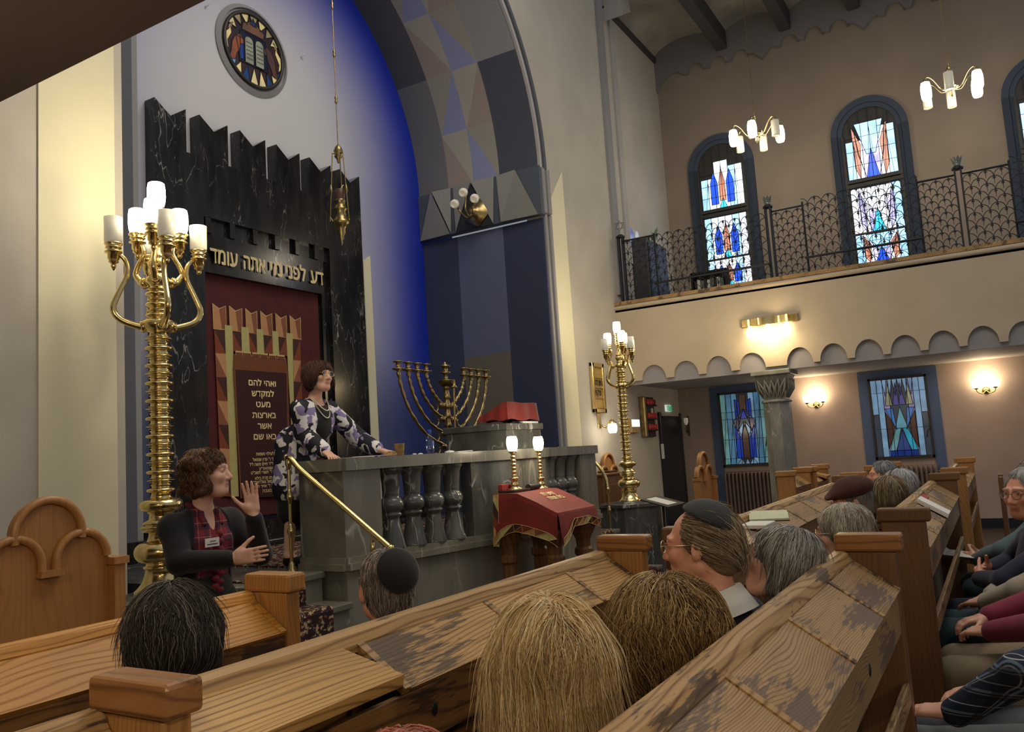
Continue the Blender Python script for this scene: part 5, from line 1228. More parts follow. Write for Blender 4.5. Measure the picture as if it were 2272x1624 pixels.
# ------------------------------------------------------------------ reading table with velvet cover before the parapet
def reading_table():
    x0, x1 = 5.58, 6.24; yb, ym, yf = 3.50, 3.28, 2.95; zt_, zl = 1.215, 1.065
    t = thing('reading_table', ((x0 + x1) / 2, 3.2, 0), 'wooden reading table with turned legs under the red velvet cover', 'table')
    g = MB().prism([(x0, yf, zl - 0.03), (x0, ym, zt_ - 0.03), (x0, yb, zt_ - 0.03), (x0, yb, zt_ - 0.008), (x0, ym, zt_ - 0.008), (x0, yf, zl - 0.008)], (x1 - x0, 0, 0))
    g.box((x0 + 0.02, yf + 0.02, 0.92), (x1 - 0.02, yb - 0.02, zl - 0.04)).build('table_top', M['wood_table'], t)
    for x in (x0 + 0.08, x1 - 0.08):
        for y in (yf + 0.08, yb - 0.06):
            MB().lathe([(0.055, 0.06), (0.055, 0.66), (0.075, 0.68), (0.075, 0.72), (0.055, 0.74), (0.06, 0.80), (0.11, 0.90), (0.11, 0.93)], (x, y, 0), 8, smooth=False, a0=math.pi / 8).build('leg', M['wood_table'], t)
    MB().cbox((x0, yf, 0), (x1, yb, 0.07), 0.01).build('foot_board', M['wood_table'], t)
    c = thing('table_cover', ((x0 + x1) / 2, 3.2, zt_), 'dark red velvet table cover with patchwork border on the reading table', 'tablecloth')
    nx = 18; xs = smoothstep(x0 - 0.008, x1 + 0.008, nx + 1)
    prof = [(yb + 0.012, zt_ - 0.02), (yb + 0.006, zt_), (ym + 0.06, zt_ + 0.002), (ym, zt_ - 0.002), ((ym + yf) / 2, (zt_ + zl) / 2 + 0.002), (yf + 0.02, zl + 0.006), (yf - 0.012, zl - 0.006)]
    g = MB()
    for (ya, za), (y2, z2) in zip(prof[:-1], prof[1:]): g.quadstrip([(x, ya, za) for x in xs], [(x, y2, z2) for x in xs], True)
    bc = [PALE, DKB, RUST, TAN, PALE, DKB, RUST, ROSE]
    def apron(tops, drops, dirs, bw=0.06, side=False, flare=0.03):
        """hanging edge: rows of folds below the points in tops, bordered with coloured patches"""
        n = len(tops); border = MB()
        def row(f, add=0.0):
            out = []
            for i, (p, d, dr) in enumerate(zip(tops, drops, dirs)):
                w = math.sin(i * 1.0) * 0.008 * f + flare * f
                out.append(Vector((p[0] + dr[0] * (w + add), p[1] + dr[1] * (w + add), p[2] - d * f)))
            return out
        fr = [0, 0.12, 0.35, 0.6, 0.8, 1.0]
        rows = [row(f, 0.004 if f else 0) for f in fr]
        for a, b in zip(rows[:-1], rows[1:]): g.quadstrip(a, b, True)
        lo = [Vector((p.x + dr[0] * 0.004, p.y + dr[1] * 0.004, p.z)) for p, dr in zip(rows[-1], dirs)]
        hi = [Vector((p.x + dr[0] * 0.003, p.y + dr[1] * 0.003, p.z + bw)) for p, dr in zip(lo, dirs)]
        for i in range(0, n - 2, 2):
            cl, cl2 = bc[(i // 2) % len(bc)], bc[(i // 2 + 3) % len(bc)]
            border.add([lo[i], lo[i + 1], lo[i + 2], hi[i + 2]], [(0, 1, 3), (1, 2, 3)], False, cl); border.add([lo[i], hi[i + 2], hi[i + 1], hi[i]], [(0, 1, 2), (0, 2, 3)], False, cl2)
            o3 = [Vector((dr[0] * 0.003, dr[1] * 0.003, 0)) for dr in dirs]
            border.tube([lo[i] + o3[i], hi[i + 2] + o3[i + 2]], 0.0016, 4, GLD); border.tube([lo[i] + o3[i], hi[i] + o3[i]], 0.0016, 4, GLD)
        border.tube([p + Vector((dr[0] * 0.003, dr[1] * 0.003, 0)) for p, dr in zip(hi, dirs)], 0.002, 4, GLD); border.tube([p + Vector((dr[0] * 0.003, dr[1] * 0.003, 0)) for p, dr in zip(lo, dirs)], 0.0022, 4, GLD)
        if side:
            e = [Vector((r_[0].x + dirs[0][0] * 0.005, r_[0].y, r_[0].z)) for r_ in rows]; e2 = [Vector((p.x, p.y - 0.05, p.z)) for p in e]
            for q in range(len(e) - 1): border.add([e[q], e[q + 1], e2[q + 1], e2[q]], [(0, 1, 2)], False, bc[q % 8]); border.add([e[q], e2[q + 1], e2[q]], [(0, 1, 2)], False, bc[(q + 3) % 8])
            border.tube(e2, 0.002, 4, GLD)
        border.build('patchwork_border', M['applique'], c)
    # front apron (towards the pews): dips at its left corner
    n = 17; fx = smoothstep(x0 - 0.01, x1 + 0.01, n)
    apron([(x, yf - 0.012, zl - 0.006) for x in fx], [0.25 - 0.13 * min(1, i / 5) + (0.06 if i > 11 else 0) * (i - 11) / 5 for i in range(n)], [(0.10 * (i - n / 2) / n, -1) for i in range(n)])
    # left apron (towards the candelabrum side)
    ly = [yb, yb - 0.03, yb - 0.08, yb - 0.14, ym + 0.03, ym, ym - 0.05, ym - 0.10, ym - 0.16, ym - 0.22, ym - 0.27, yf + 0.02, yf - 0.012]
    zz = lambda y: zt_ if y >= ym else zt_ + (zl - zt_) * (ym - y) / (ym - yf)
    apron([(x0 - 0.010, y, zz(y) - 0.002) for y in ly], [0.40, 0.38, 0.33, 0.30, 0.29, 0.29, 0.275, 0.26, 0.25, 0.24, 0.235, 0.24, 0.25], [(-1, 0)] * len(ly), side=True)
    apron([(x1 + 0.010, y, zz(y) - 0.002) for y in ly[::-1]], [0.17] * len(ly), [(1, 0)] * len(ly))
    g.build('velvet_cloth', M['velvet_red'], c)
    lt = MB(); sl = (zt_ - zl) / (ym - yf)
    for txt, yy, hh, ww in (('קדש לה', ym - 0.10, 0.045, 0.20), ('בית תפלה', ym - 0.17, 0.045, 0.24)):
        letters(lt, txt, hh, lambda u, v, d: ((x0 + x1) / 2 + 0.02 + u, yy + v, zt_ - (ym - yy - v) * sl + 0.008 + d), width=ww, bold=0.002)
    lt.build('gold_lettering', M['gold_leaf'], c)
    return x0, x1, zt_
tx0, tx1, tz = reading_table()
def table_lamp(x, y, z, label, h=0.40):
    t = thing('table_lamp', (x, y, z), label, 'lamp', 'brass candle lamps on the reading table')
    P = [(0.062, 0), (0.062, 0.006), (0.040, 0.012), (0.034, 0.03), (0.042, 0.034), (0.028, 0.045), (0.026, 0.075), (0.034, 0.082), (0.034, 0.09), (0.02, 0.10)]
    zz = 0.10
    while zz < h - 0.145:
        P += [(0.015, zz), (0.022, zz + 0.008), (0.022, zz + 0.013), (0.014, zz + 0.018), (0.014, zz + 0.028)]; zz += 0.03
    P += [(0.015, h - 0.14), (0.034, h - 0.128), (0.034, h - 0.12), (0.02, h - 0.117)]
    MB().lathe(P, (x, y, z), 18).build('candlestick', M['brass'], t)
    MB().lathe([(0.030, h - 0.118), (0.040, h - 0.10), (0.047, h - 0.06), (0.045, h - 0.025), (0.036, h), (0.032, h - 0.004)], (x, y, z), 20).build('lamp_shade', M['lit'], t)
    point('table_lamp_light', (x, y - 0.12, z + h - 0.05), 4.5, (1, 0.84, 0.58), 0.05)
c1, c2 = at(1143, 1096, y=3.42), at(1201, 1086, y=3.44)
table_lamp(c1.x, 3.42, tz + 0.024, 'left of two small brass lamps with glowing shade on the red covered table', at(1143, 969, y=3.42).z - tz - 0.02)
table_lamp(c2.x, 3.44, tz + 0.002, 'right of two small brass lamps with glowing shade on the red covered table', at(1200, 969, y=3.44).z - tz)
single('book', MB().cbox((c1.x - 0.14, 3.34, tz + 0.003), (c1.x + 0.12, 3.495, tz + 0.023), 0.003), M['book_dark'], 'flat dark book under the left small brass lamp on the table', 'book')
single('spectacle_case', MB().tube([(c1.x + 0.13, 3.37, tz + 0.030), (c1.x + 0.36, 3.40, tz + 0.030)], 0.026, 10), M['black'], 'dark cylindrical case lying between the two brass table lamps', 'case')
single('book', MB().cbox((c1.x - 0.13, 3.46, tz + 0.023), (c1.x + 0.0, 3.50, tz + 0.07), 0.003), M['book_red'], 'small dark red book standing behind the left brass table lamp', 'book')

# ------------------------------------------------------------------ things left on the parapet coping
zc = 1.566
def on_par(px, py=1000):        # where the sight line crosses the middle of the left balustrade
    best = None
    for i in range(60):
        f = i / 59; x = 4.36 + (5.58 - 4.36) * f; y = 3.98 - 0.22 * f
        q = at(px, py, y=y)
        if best is None or abs(q.x - x) < best[0]: best = (abs(q.x - x), x, y)
    return best[1], best[2] + 0.02
x, y = on_par(892)
cu = thing('paper_cup', (x, y, zc), 'brown paper coffee cup standing on the parapet beside the speaker', 'cup')
MB().lathe([(0.027, 0), (0.030, 0.002), (0.039, 0.085), (0.041, 0.088), (0.037, 0.088), (0.028, 0.006)], (x, y, zc), 20).build('cup_wall', M['cardboard'], cu)
MB().tube([(x + 0.01, y, zc + 0.02), (x + 0.03, y - 0.01, zc + 0.084)], 0.003, 6).build('stirrer', M['white'], cu)
x, y = on_par(958)
bo = thing('water_bottle', (x, y, zc), 'clear plastic water bottle with blue cap on the parapet', 'bottle')
MB().lathe([(0.030, 0), (0.033, 0.008), (0.033, 0.07), (0.031, 0.085), (0.033, 0.10), (0.030, 0.125), (0.014, 0.155), (0.013, 0.168)], (x, y, zc), 20).build('bottle_body', M['glass_blue'], bo)
MB().lathe([(0.015, 0.162), (0.015, 0.185), (0.013, 0.187)], (x, y, zc), 16).build('cap', mat('bottle_cap_blue', lin(40, 70, 170), 0.4), bo)
MB().lathe([(0.0336, 0.06), (0.0336, 0.10)], (x, y, zc), 20).build('bottle_label', mat('bottle_label_blue', lin(60, 84, 140), 0.5), bo)
x, y = on_par(872)
single('wooden_box', MB().cbox((x - 0.07, y - 0.02, zc), (x + 0.05, y + 0.02, zc + 0.022), 0.003).cbox((x - 0.03, y - 0.018, zc + 0.022), (x + 0.04, y + 0.018, zc + 0.034), 0.003), M['cardboard'], 'small flat wooden box beside the paper cup on the parapet', 'box')
for px, lab in ((923, 'crumpled white tissue nearest the cup on the parapet'), (938, 'small white wrapper left of the water bottle on the parapet'), (1000, 'white folded napkin right of the water bottle on the parapet')):
    x, y = on_par(px); g = MB(); r = 0.035 if px == 1000 else 0.016
    bm = bmesh.new(); bmesh.ops.create_icosphere(bm, subdivisions=2, radius=r)
    for v in bm.verts: v.co = Vector((v.co.x * 1.5, v.co.y, max(0, v.co.z) * 0.6)) * random.uniform(0.75, 1.1) + Vector((x, y, zc + 0.001))
    g.bm(bm); single('tissue', g, M['white'], lab, 'tissue')
x, y = on_par(806)
for k, (dx, lab, m_) in enumerate(((-0.08, 'loose printed notes lying under the hand of the speaker', 'paper'), (0.07, 'pale pink sheet beside the notes on the parapet', 'paper'))):
    single('paper_sheet', MB().prism([(x + dx - 0.10, y - 0.07, zc + 0.001 + k * 0.004), (x + dx + 0.12, y - 0.08, zc + 0.001 + k * 0.004), (x + dx + 0.12, y + 0.06, zc + 0.001 + k * 0.004), (x + dx - 0.11, y + 0.07, zc + 0.001 + k * 0.004)], (0, 0, 0.003)), M[m_], lab, 'paper')
x, y = on_par(1020)
single('paper_sheet', MB().prism([(x - 0.06, y - 0.05, zc), (x + 0.16, y - 0.05, zc + 0.004), (x + 0.16, y + 0.05, zc + 0.004), (x - 0.06, y + 0.05, zc)], (0, 0, 0.006)), M['paper'], 'white folded leaflet at the right end of the left balustrade', 'paper')
# ------------------------------------------------------------------ wrought iron railing of the gallery
rl = thing('gallery_railing', (XG + 0.1, 2.0, 3.755), 'black wrought iron gallery railing of fish scale arcs and small arrow leaves', 'railing')
ZR = 3.755
def scales(y0, y1, zt_, bulge, top_bar=True):
    """one panel: rows of overlapping arcs with an arrow leaf in each; bulge pushes the middle out over the hall"""
    g = MB(); pt_ = 0.170; rh = 0.0855; r = pt_ / 2
    n = max(1, round((y0 - y1) / pt_)); pt_ = (y0 - y1) / n; r = pt_ / 2 * 0.98
    X = lambda z: XG + 0.10 - bulge * math.sin(min(1, max(0, (z - ZR) / (zt_ - ZR))) * math.pi * 0.85) ** 0.8 if bulge else XG + 0.10
    rows = int((zt_ - ZR) / rh)
    for k in range(rows):
        zb = ZR + k * rh
        off = 0.5 * (k % 2)
        for i in range(-1, n + 1):
            yc = y0 - (i + 0.5 + off) * pt_
            pts = []
            for a in smoothstep(0, math.pi, 9):
                y = yc + r * math.cos(a); z = zb + r * 1.08 * math.sin(a)
                if y1 - 0.001 <= y <= y0 + 0.001: pts.append((X(z), y, z))
            if len(pts) > 1: g.tube(pts, 0.0055, 4, cap=False)
            if y1 < yc < y0:
                zz = zb + r * 0.18; xx = X(zz + 0.04) - 0.004
                g.tube([(xx, yc, zb - 0.01), (xx, yc, zz + 0.015)], 0.004, 4, cap=False)
                g.add([(xx, yc, zz + 0.085), (xx, yc + 0.022, zz + 0.045), (xx, yc + 0.008, zz + 0.04), (xx, yc, zz - 0.005), (xx, yc - 0.008, zz + 0.04), (xx, yc - 0.022, zz + 0.045)], [(0, 1, 2, 3, 4, 5)])
    if top_bar: g.tube([(XG + 0.10, y0, zt_), (XG + 0.10, y1, zt_)], 0.014, 6)
    return g
zt1 = 4.72
segs = [(4.74, 4.21, zt1, 0, True), (4.21, 2.52, zt1 + 0.05, 0.16, False), (2.46, 2.02, zt1, 0, True), (2.02, 0.58, zt1 + 0.07, 0.16, False), (0.58, 0.14, zt1, 0, True), (0.06, -0.46, zt1, 0, True), (-0.46, -1.9, zt1 + 0.07, 0.16, False)]
for a, b, z, bu, tb in segs:
    scales(a, b, z, bu, tb).build('scale_panel', M['iron'], rl)
    if bu:
        f = MB()
        for y in (a, b): f.tube([(XG + 0.10, y, ZR), (XG + 0.10, y, z - 0.02)], 0.014, 6).tube([(XG + 0.10, y, ZR + 0.19), (XG - 0.06, y, ZR + 0.19)], 0.012, 6)
        f.tube([(XG - 0.06, a, ZR + 0.19), (XG - 0.06, b, ZR + 0.19)], 0.017, 8)
        f.build('panel_frame', M['iron'], rl)
MB().box((XG + 0.085, -1.9, ZR), (XG + 0.115, 4.74, ZR + 0.012)).build('bottom_bar', M['iron'], rl)
for i, y in enumerate((4.76, 2.49, 0.10)):
    p = MB()
    for dx, dy in ((-0.035, -0.035), (-0.035, 0.035), (0.035, -0.035), (0.035, 0.035)): p.box((XG + 0.1 + dx - 0.011, y + dy - 0.011, ZR), (XG + 0.1 + dx + 0.011, y + dy + 0.011, ZR + 1.03))
    p.lathe([(0.07, 1.03), (0.07, 1.05), (0.05, 1.06), (0.035, 1.075)], (XG + 0.1, y, ZR), 12)
    p.build('post', M['iron'], rl)
    f = MB()
    if i:
        for k in range(8):
            a0, a1 = 2 * math.pi * k / 8, 2 * math.pi * (k + 0.9) / 8; am = (a0 + a1) / 2
            q = lambda r, a, z: (XG + 0.1 + r * math.cos(a), y + r * math.sin(a), ZR + 1.07 + z)
            f.add([q(0.035, a0, 0), q(0.035, a1, 0), q(0.062, a1, 0.09), q(0.072, am, 0.125), q(0.062, a0, 0.09)], [(0, 1, 2, 3, 4)])
        f.ball((XG + 0.1, y, ZR + 1.085), 0.045, 10).build('crown_finial', M['silver'], rl)
    else:
        c = Vector((XG + 0.1, y, ZR + 1.22)); f.tube([(c.x, c.y, ZR + 1.06), (c.x, c.y, c.z - 0.085)], [0.02, 0.006], 6)
        for o in (0, math.pi):
            tr = [c + Vector((0, 0.085 * math.sin(o + k * 2 * math.pi / 3), 0.085 * math.cos(o + k * 2 * math.pi / 3))) for k in (0, 1, 2, 0)]
            for u, v in zip(tr[:-1], tr[1:]): f.tube([u, v], 0.005, 5)
        f.build('star_finial', M['silver'], rl)
# things standing on the gallery
p0, p1 = at(1433, 527, y=4.60), at(1478, 553, y=4.60)
g = thing('gallery_cabinet', ((p0.x + p1.x) / 2, 4.72, 3.69), 'dark cabinet on the gallery near the corner behind the railing', 'cabinet')
MB().cbox((p0.x, 4.60, 3.69), (p1.x, 4.86, p0.z), 0.01).build('body', M['beam'], g); MB().cbox((p0.x + 0.05, 4.585, 3.76), (p1.x - 0.05, 4.60, p0.z - 0.06), 0.004).build('door', M['iron'], g)
q = thing('bookcase', (12.9, 3.7, 3.69), 'low black bookcase with books on the gallery before the near arched window', 'bookcase')
MB().box((12.8, 3.45, 3.69), (13.0, 3.48, 4.25)).box((12.8, 4.0, 3.69), (13.0, 4.03, 4.25)).box((12.8, 3.45, 4.23), (13.0, 4.03, 4.26)).box((12.8, 3.45, 3.92), (13.0, 4.03, 3.95)).box((12.99, 3.45, 3.69), (13.0, 4.03, 4.25)).build('case', M['black'], q)
yy = 3.98
for k in range(9):
    wd = 0.035 + 0.012 * (k % 3); single('book', MB().box((12.84, yy - wd, 3.95), (12.96, yy, 3.95 + 0.17 + 0.02 * (k % 2))), [M['book_dark'], M['paper'], M['silver']][k % 3],
        'dusky book spine on the shelf of the gallery bookcase behind the railing', 'book', 'books in the gallery bookcase'); yy -= wd + 0.006
# small panel of coloured glass hanging on the gallery side wall
c0 = at(1410, 553, y=YF - 0.03)
hw_, hh_ = 0.24, 0.30
t = thing('glass_picture', (c0.x, YF - 0.03, c0.z), 'small glowing glass picture with two round tops on the gallery side wall', 'picture')
G = MB(); f_ = lambda u, v, d=0: (c0.x + u, YF - 0.03 - d, c0.z + v)
for s, cl in ((-1, lin(140, 150, 226)), (1, lin(220, 232, 240))):
    G.add([f_(s * 0.02, 0.0), f_(s * hw_, 0.0)] + [f_(s * (0.13 + 0.11 * math.cos(a)), 0.16 + 0.18 * math.sin(a)) for a in smoothstep(0, math.pi, 9)], [list(range(11))], False, cl)
G.add([f_(-hw_, -hh_), f_(hw_, -hh_), f_(hw_, 0), f_(-hw_, 0)], [(0, 1, 2, 3)], False, lin(214, 212, 190)); G.add([f_(0.04, -0.22, .002), f_(hw_, -0.2, .002), f_(hw_, -0.02, .002), f_(0.08, -0.04, .002)], [(0, 1, 2, 3)], False, lin(196, 170, 110))
G.add([f_(-0.14, -0.22, .002), f_(0.02, -0.24, .002), f_(0.0, -0.1, .002), f_(-0.1, -0.06, .002)], [(0, 1, 2, 3)], False, lin(50, 50, 56))
G.build('glass', M['stain_low'], t)
MB().box((c0.x - hw_ - 0.012, YF - 0.045, c0.z - hh_ - 0.012), (c0.x + hw_ + 0.012, YF - 0.02, c0.z - hh_ + 0.008)).build('frame', M['iron'], t)
# potted plant glimpsed above the railing
pp = at(1452, 530, y=4.73); ZP = p0.z + 0.002
pt = thing('potted_plant', (pp.x, 4.73, ZP), 'small green plant standing on the gallery cabinet', 'plant')
MB().lathe([(0.05, 0), (0.06, 0.09), (0.05, 0.09)], (pp.x, 4.73, ZP), 12).build('pot', M['white'], pt)
L = MB()
for k in range(26):
    a = random.uniform(0, 6.28); h = random.uniform(0.10, 0.28); r = random.uniform(0.04, 0.14); b = Vector((pp.x, 4.73, ZP + 0.08)); d = Vector((math.cos(a), math.sin(a), 0)); s_ = Vector((-d.y, d.x, 0)) * 0.016
    L.add([b, b + d * r * 0.5 + s_ + Vector((0, 0, h * 0.7)), b + d * r + Vector((0, 0, h)), b + d * r * 0.5 - s_ + Vector((0, 0, h * 0.7))], [(0, 1, 2, 3)])
L.build('leaves', mat('leaf_green', lin(120, 150, 120), 0.5), pt)

# ------------------------------------------------------------------ chandeliers over the gallery
def chandelier(px, py, x, label, arms, ztop=9.05):
    c = at(px, py, x=x); k = abs(c.y) * 0
    t = thing('chandelier', (c.x, c.y, 9.0), label, 'chandelier', 'brass chandeliers over the gallery')
    ch = MB(); z = c.z + 0.36
    while z < ztop:
        a = 0 if int(z * 100) % 2 else math.pi / 2
        ch.tube([Vector((c.x + 0.008 * math.cos(a) * math.sin(w), c.y + 0.008 * math.sin(a) * math.sin(w), z + 0.022 + 0.022 * math.cos(w))) for w in smoothstep(0, 2 * math.pi, 7)], 0.0035, 4, cap=False); z += 0.04
    ch.build('chain', M['brass_old'], t)
    MB().lathe([(0.003, 0.36), (0.014, 0.33), (0.008, 0.30), (0.035, 0.27), (0.012, 0.24), (0.010, 0.20), (0.024, 0.17), (0.026, 0.12), (0.012, 0.09), (0.016, 0.04), (0.085, 0.0), (0.095, -0.02), (0.05, -0.05), (0.024, -0.08), (0.03, -0.11), (0.014, -0.14), (0.004, -0.16)], c, 18).build('stem', M['brass'], t)
    for a, lit in arms:
        d = Vector((math.cos(a), math.sin(a), 0)); r = 0.36
        p = spline([c + d * 0.05 + Vector((0, 0, -0.05)), c + d * 0.14 + Vector((0, 0, -0.03)), c + d * 0.24 + Vector((0, 0, 0.11)), c + d * 0.32 + Vector((0, 0, 0.16)), c + d * r + Vector((0, 0, 0.11))], 6)
        MB().tube(p, 0.0095, 8).lathe([(0.01, 0.0), (0.028, -0.02), (0.03, -0.04)], c + d * r + Vector((0, 0, 0.125)), 12).build('arm', M['brass'], t)
        q = c + d * r + Vector((0, 0, -0.175))
        prof = [(0.052, 0.0), (0.066, 0.03), (0.072, 0.10), (0.070, 0.18), (0.056, 0.25), (0.03, 0.262)] if lit else [(0.054, 0.01), (0.060, 0.0), (0.062, 0.02), (0.062, 0.25), (0.03, 0.262)]
        MB().lathe(prof, q, 18).build('lamp_shade', M['lit'] if lit else M['opal'], t)
    point('chandelier_light', (c.x, c.y, c.z - 0.32), 26, (1, 0.86, 0.64), 0.2)
A0 = math.radians(-60)
chandelier(1678, 296, 12.9, 'brass six-armed chandelier hanging before the arched window nearest the arch', [(2.05, True), (1.05, False), (-0.05, False), (-1.15, True), (-2.0, False), (3.2, True)])
chandelier(2110, 192, 12.9, 'brass six-armed chandelier hanging right of the middle arched window', [(2.1, True), (1.1, False), (0.05, False), (-1.05, True), (-2.0, True), (3.1, False)])
for o in [o for o in bpy.data.objects if o.name.startswith('stem') and o.parent and o.parent.name.startswith('chandelier')]: o['label'] = 'turned brass stem'

# ------------------------------------------------------------------ wall lights
a, b = at(1645, 722, x=XG - 0.02), at(1771, 700, x=XG - 0.02)
ws = thing('wall_light', (XG, (a.y + b.y) / 2, a.z), 'long brass wall light with three glowing lamps on the gallery front', 'lamp')
zm = (a.z + b.z) / 2
MB().cbox((XG - 0.03, b.y, zm - 0.06), (XG, a.y, zm + 0.06), 0.01).build('back_plate', M['brass_old'], ws)
ys = smoothstep(a.y - 0.10, b.y + 0.12, 25); g = MB()
w_ = [(XG - 0.10 - 0.025 * math.sin((y - b.y) / (a.y - b.y) * 4 * math.pi), y) for y in ys]
g.quadstrip([(x, y, zm - 0.055) for x, y in w_], [(x, y, zm + 0.045) for x, y in w_], True); g.quadstrip([(x, y, zm + 0.045) for x, y in w_], [(XG, y, zm + 0.05) for x, y in w_], True)
g.build('wavy_reflector', M['brass'], ws)
for k, f in enumerate((0.17, 0.48, 0.80)):
    y = a.y + (b.y - a.y) * f
    MB().lathe([(0.02, -0.055), (0.03, -0.075), (0.045, -0.12), (0.06, -0.17), (0.055, -0.20), (0.03, -0.215)], (XG - 0.085, y, zm), 14).build('lamp_shade', M['lit_warm'], ws)
point('wall_light_glow', (XG - 0.24, (a.y + b.y) / 2, zm - 0.20), 20, (1, 0.78, 0.45), 0.15)
def sconce(px, py, label, arms):
    c = at(px, py, x=XW - 0.02)
    t = thing('wall_sconce', (XW, c.y, c.z), label, 'lamp', 'brass wall sconces in the right aisle')
    MB().lathe([(0.055, 0), (0.05, 0.015), (0.02, 0.03)], (XW, c.y, c.z), 14, axis=(-1, 0, 0)).build('wall_rose', M['brass_old'], t)
    for s in arms:
        p = spline([(XW - 0.03, c.y, c.z), (XW - 0.08, c.y + s * 0.05, c.z - 0.045), (XW - 0.11, c.y + s * 0.11, c.z - 0.02), (XW - 0.11, c.y + s * 0.125, c.z + 0.03)], 6)
        MB().tube(p, 0.008, 8).lathe([(0.01, 0.02), (0.03, 0.03), (0.032, 0.042)], (XW - 0.11, c.y + s * 0.125, c.z), 12).build('arm', M['brass_old'], t)
        MB().lathe([(0.028, 0.042), (0.05, 0.06), (0.062, 0.10), (0.058, 0.135), (0.066, 0.15), (0.06, 0.15)], (XW - 0.11, c.y + s * 0.125, c.z), 16).build('lamp_shade', M['lit_warm'], t)
    point('sconce_light', (XW - 0.16, c.y, c.z + 0.20), 8, (1, 0.76, 0.46), 0.10)
sconce(1811, 898, 'brass double wall sconce between the column and the blue framed window', (-1, 1))
sconce(2188, 866, 'brass double wall sconce right of the blue framed window', (-1, 1))
# unlit sconce on the corner under the gallery
c = at(1526, 945, x=XW - 0.05); t = thing('wall_sconce', (XW, c.y, c.z), 'small unlit wall sconce near the dark doorway', 'lamp', 'brass wall sconces in the right aisle')
MB().box((XW - 0.015, c.y - 0.02, c.z - 0.18), (XW, c.y + 0.02, c.z + 0.18)).build('back_plate', M['wood_post_dark'], t); MB().tube([(XW - 0.02, c.y, c.z - 0.10), (XW - 0.12, c.y, c.z - 0.12), (XW - 0.13, c.y, c.z + 0.02)], 0.01, 6).build('arm', M['silver'], t); MB().lathe([(0.02, 0), (0.04, 0.05), (0.04, 0.12)], (XW - 0.13, c.y, c.z + 0.02), 12).build('lamp_shade', M['opal'], t)

# ------------------------------------------------------------------ boards and plaques by the right candelabrum
def on_front(px, py): return at(px, py, y=YF - 0.03)
a, b = on_front(1310, 803), on_front(1345, 917)
pb = thing('number_board', ((a.x + b.x) / 2, YF, b.z), 'gilt framed insert board with black Hebrew letters on the wall', 'sign')
x0, x1, z0, z1 = a.x, b.x, b.z, a.z
MB().cbox((x0, YF - 0.05, z0), (x0 + 0.07, YF, z1), 0.012).cbox((x1 - 0.07, YF - 0.05, z0), (x1, YF, z1), 0.012).cbox((x0, YF - 0.05, z0), (x1, YF, z0 + 0.07), 0.012).cbox((x0, YF - 0.05, z1 - 0.07), (x1, YF, z1), 0.012).build('frame', M['brass'], pb)
ft = NT('gilt_plate'); ft.base(lin(190, 160, 90)); ft.set(Roughness=0.4, Metallic=0.3); M['gilt'] = ft.m
MB().box((x0 + 0.05, YF - 0.02, z0 + 0.05), (x1 - 0.05, YF - 0.01, z1 - 0.05)).build('back_panel', M['gilt'], pb)
hgt = (z1 - z0 - 0.14) / 4
for k in range(1, 4): MB().cbox((x0 + 0.06, YF - 0.04, z0 + 0.07 + hgt * k - 0.015), (x1 - 0.06, YF - 0.01, z0 + 0.07 + hgt * k + 0.015), 0.005).build('slide_rail', M['brass'], pb)
lt = MB()
for txt, k in (('ותן ברכה', 2), ('פרק ד', 1)):
    letters(lt, txt, 0.075, lambda u, v, d: ((x0 + x1) / 2 + u, YF - 0.024 - d, z0 + 0.07 + hgt * (k + 0.28) + v), width=(x1 - x0 - 0.18) * (1 if k == 2 else 0.85), bold=0.004)
lt.build('black_lettering', M['black'], pb)
# bracket lamp under the board
a = on_front(1333, 935); e = at(1359, 951, y=YF - 0.20)
bl = thing('wall_lamp', (a.x, YF, a.z), 'brass bracket lamp with one glowing shade under the gilt board', 'lamp')
MB().cbox((a.x - 0.05, YF - 0.015, a.z - 0.10), (a.x + 0.05, YF, a.z + 0.12), 0.006).build('back_plate', M['brass'], bl)
MB().tube(spline([(a.x, YF - 0.02, a.z - 0.05), (a.x + 0.05, YF - 0.10, a.z - 0.09), (e.x - 0.05, YF - 0.20, a.z - 0.03), (e.x, YF - 0.20, e.z + 0.12)], 6), 0.016, 8).lathe([(0.02, 0.13), (0.055, 0.09), (0.06, 0.07)], e, 12).build('arm', M['brass'], bl)
MB().lathe([(0.045, -0.06), (0.062, -0.03), (0.068, 0.02), (0.055, 0.07), (0.02, 0.075)], e, 16).build('lamp_shade', M['lit'], bl)
point('bracket_light', (e.x, YF - 0.34, e.z - 0.02), 5, (1, 0.88, 0.66), 0.06)
# memorial board with rows of small red lights
a, b = on_front(1421, 880), on_front(1454, 969)
mb_ = thing('memorial_board', ((a.x + b.x) / 2, YF, b.z), 'memorial board with rows of small red lamps left of the dark doorway', 'board')
MB().cbox((a.x, YF - 0.05, b.z), (b.x, YF, a.z), 0.008).build('board', M['book_dark'], mb_); MB().cbox((a.x - 0.02, YF - 0.09, b.z), (a.x + 0.07, YF, a.z), 0.015).build('gilt_side', M['brass_old'], mb_)
red = emit('red_memorial_light', (1, 0.06, 0.05, 1), 0.05, (0.30, 0.03, 0.03, 1)); H_ = a.z - b.z
for fz in (0.80, 0.46, 0.18):
    MB().cbox((a.x + 0.10, YF - 0.11, b.z + H_ * fz - 0.02), (b.x - 0.01, YF - 0.05, b.z + H_ * fz), 0.004).build('shelf', M['black'], mb_)
    for k in range(4):
        x = a.x + 0.16 + k * (b.x - a.x - 0.22) / 3
        MB().lathe([(0.016, 0.0), (0.026, 0.02), (0.024, 0.075), (0.010, 0.09)], (x, YF - 0.085, b.z + H_ * fz), 8).build('red_lamp', red if not (fz > 0.7 and k == 3) else M['book_red'], mb_)
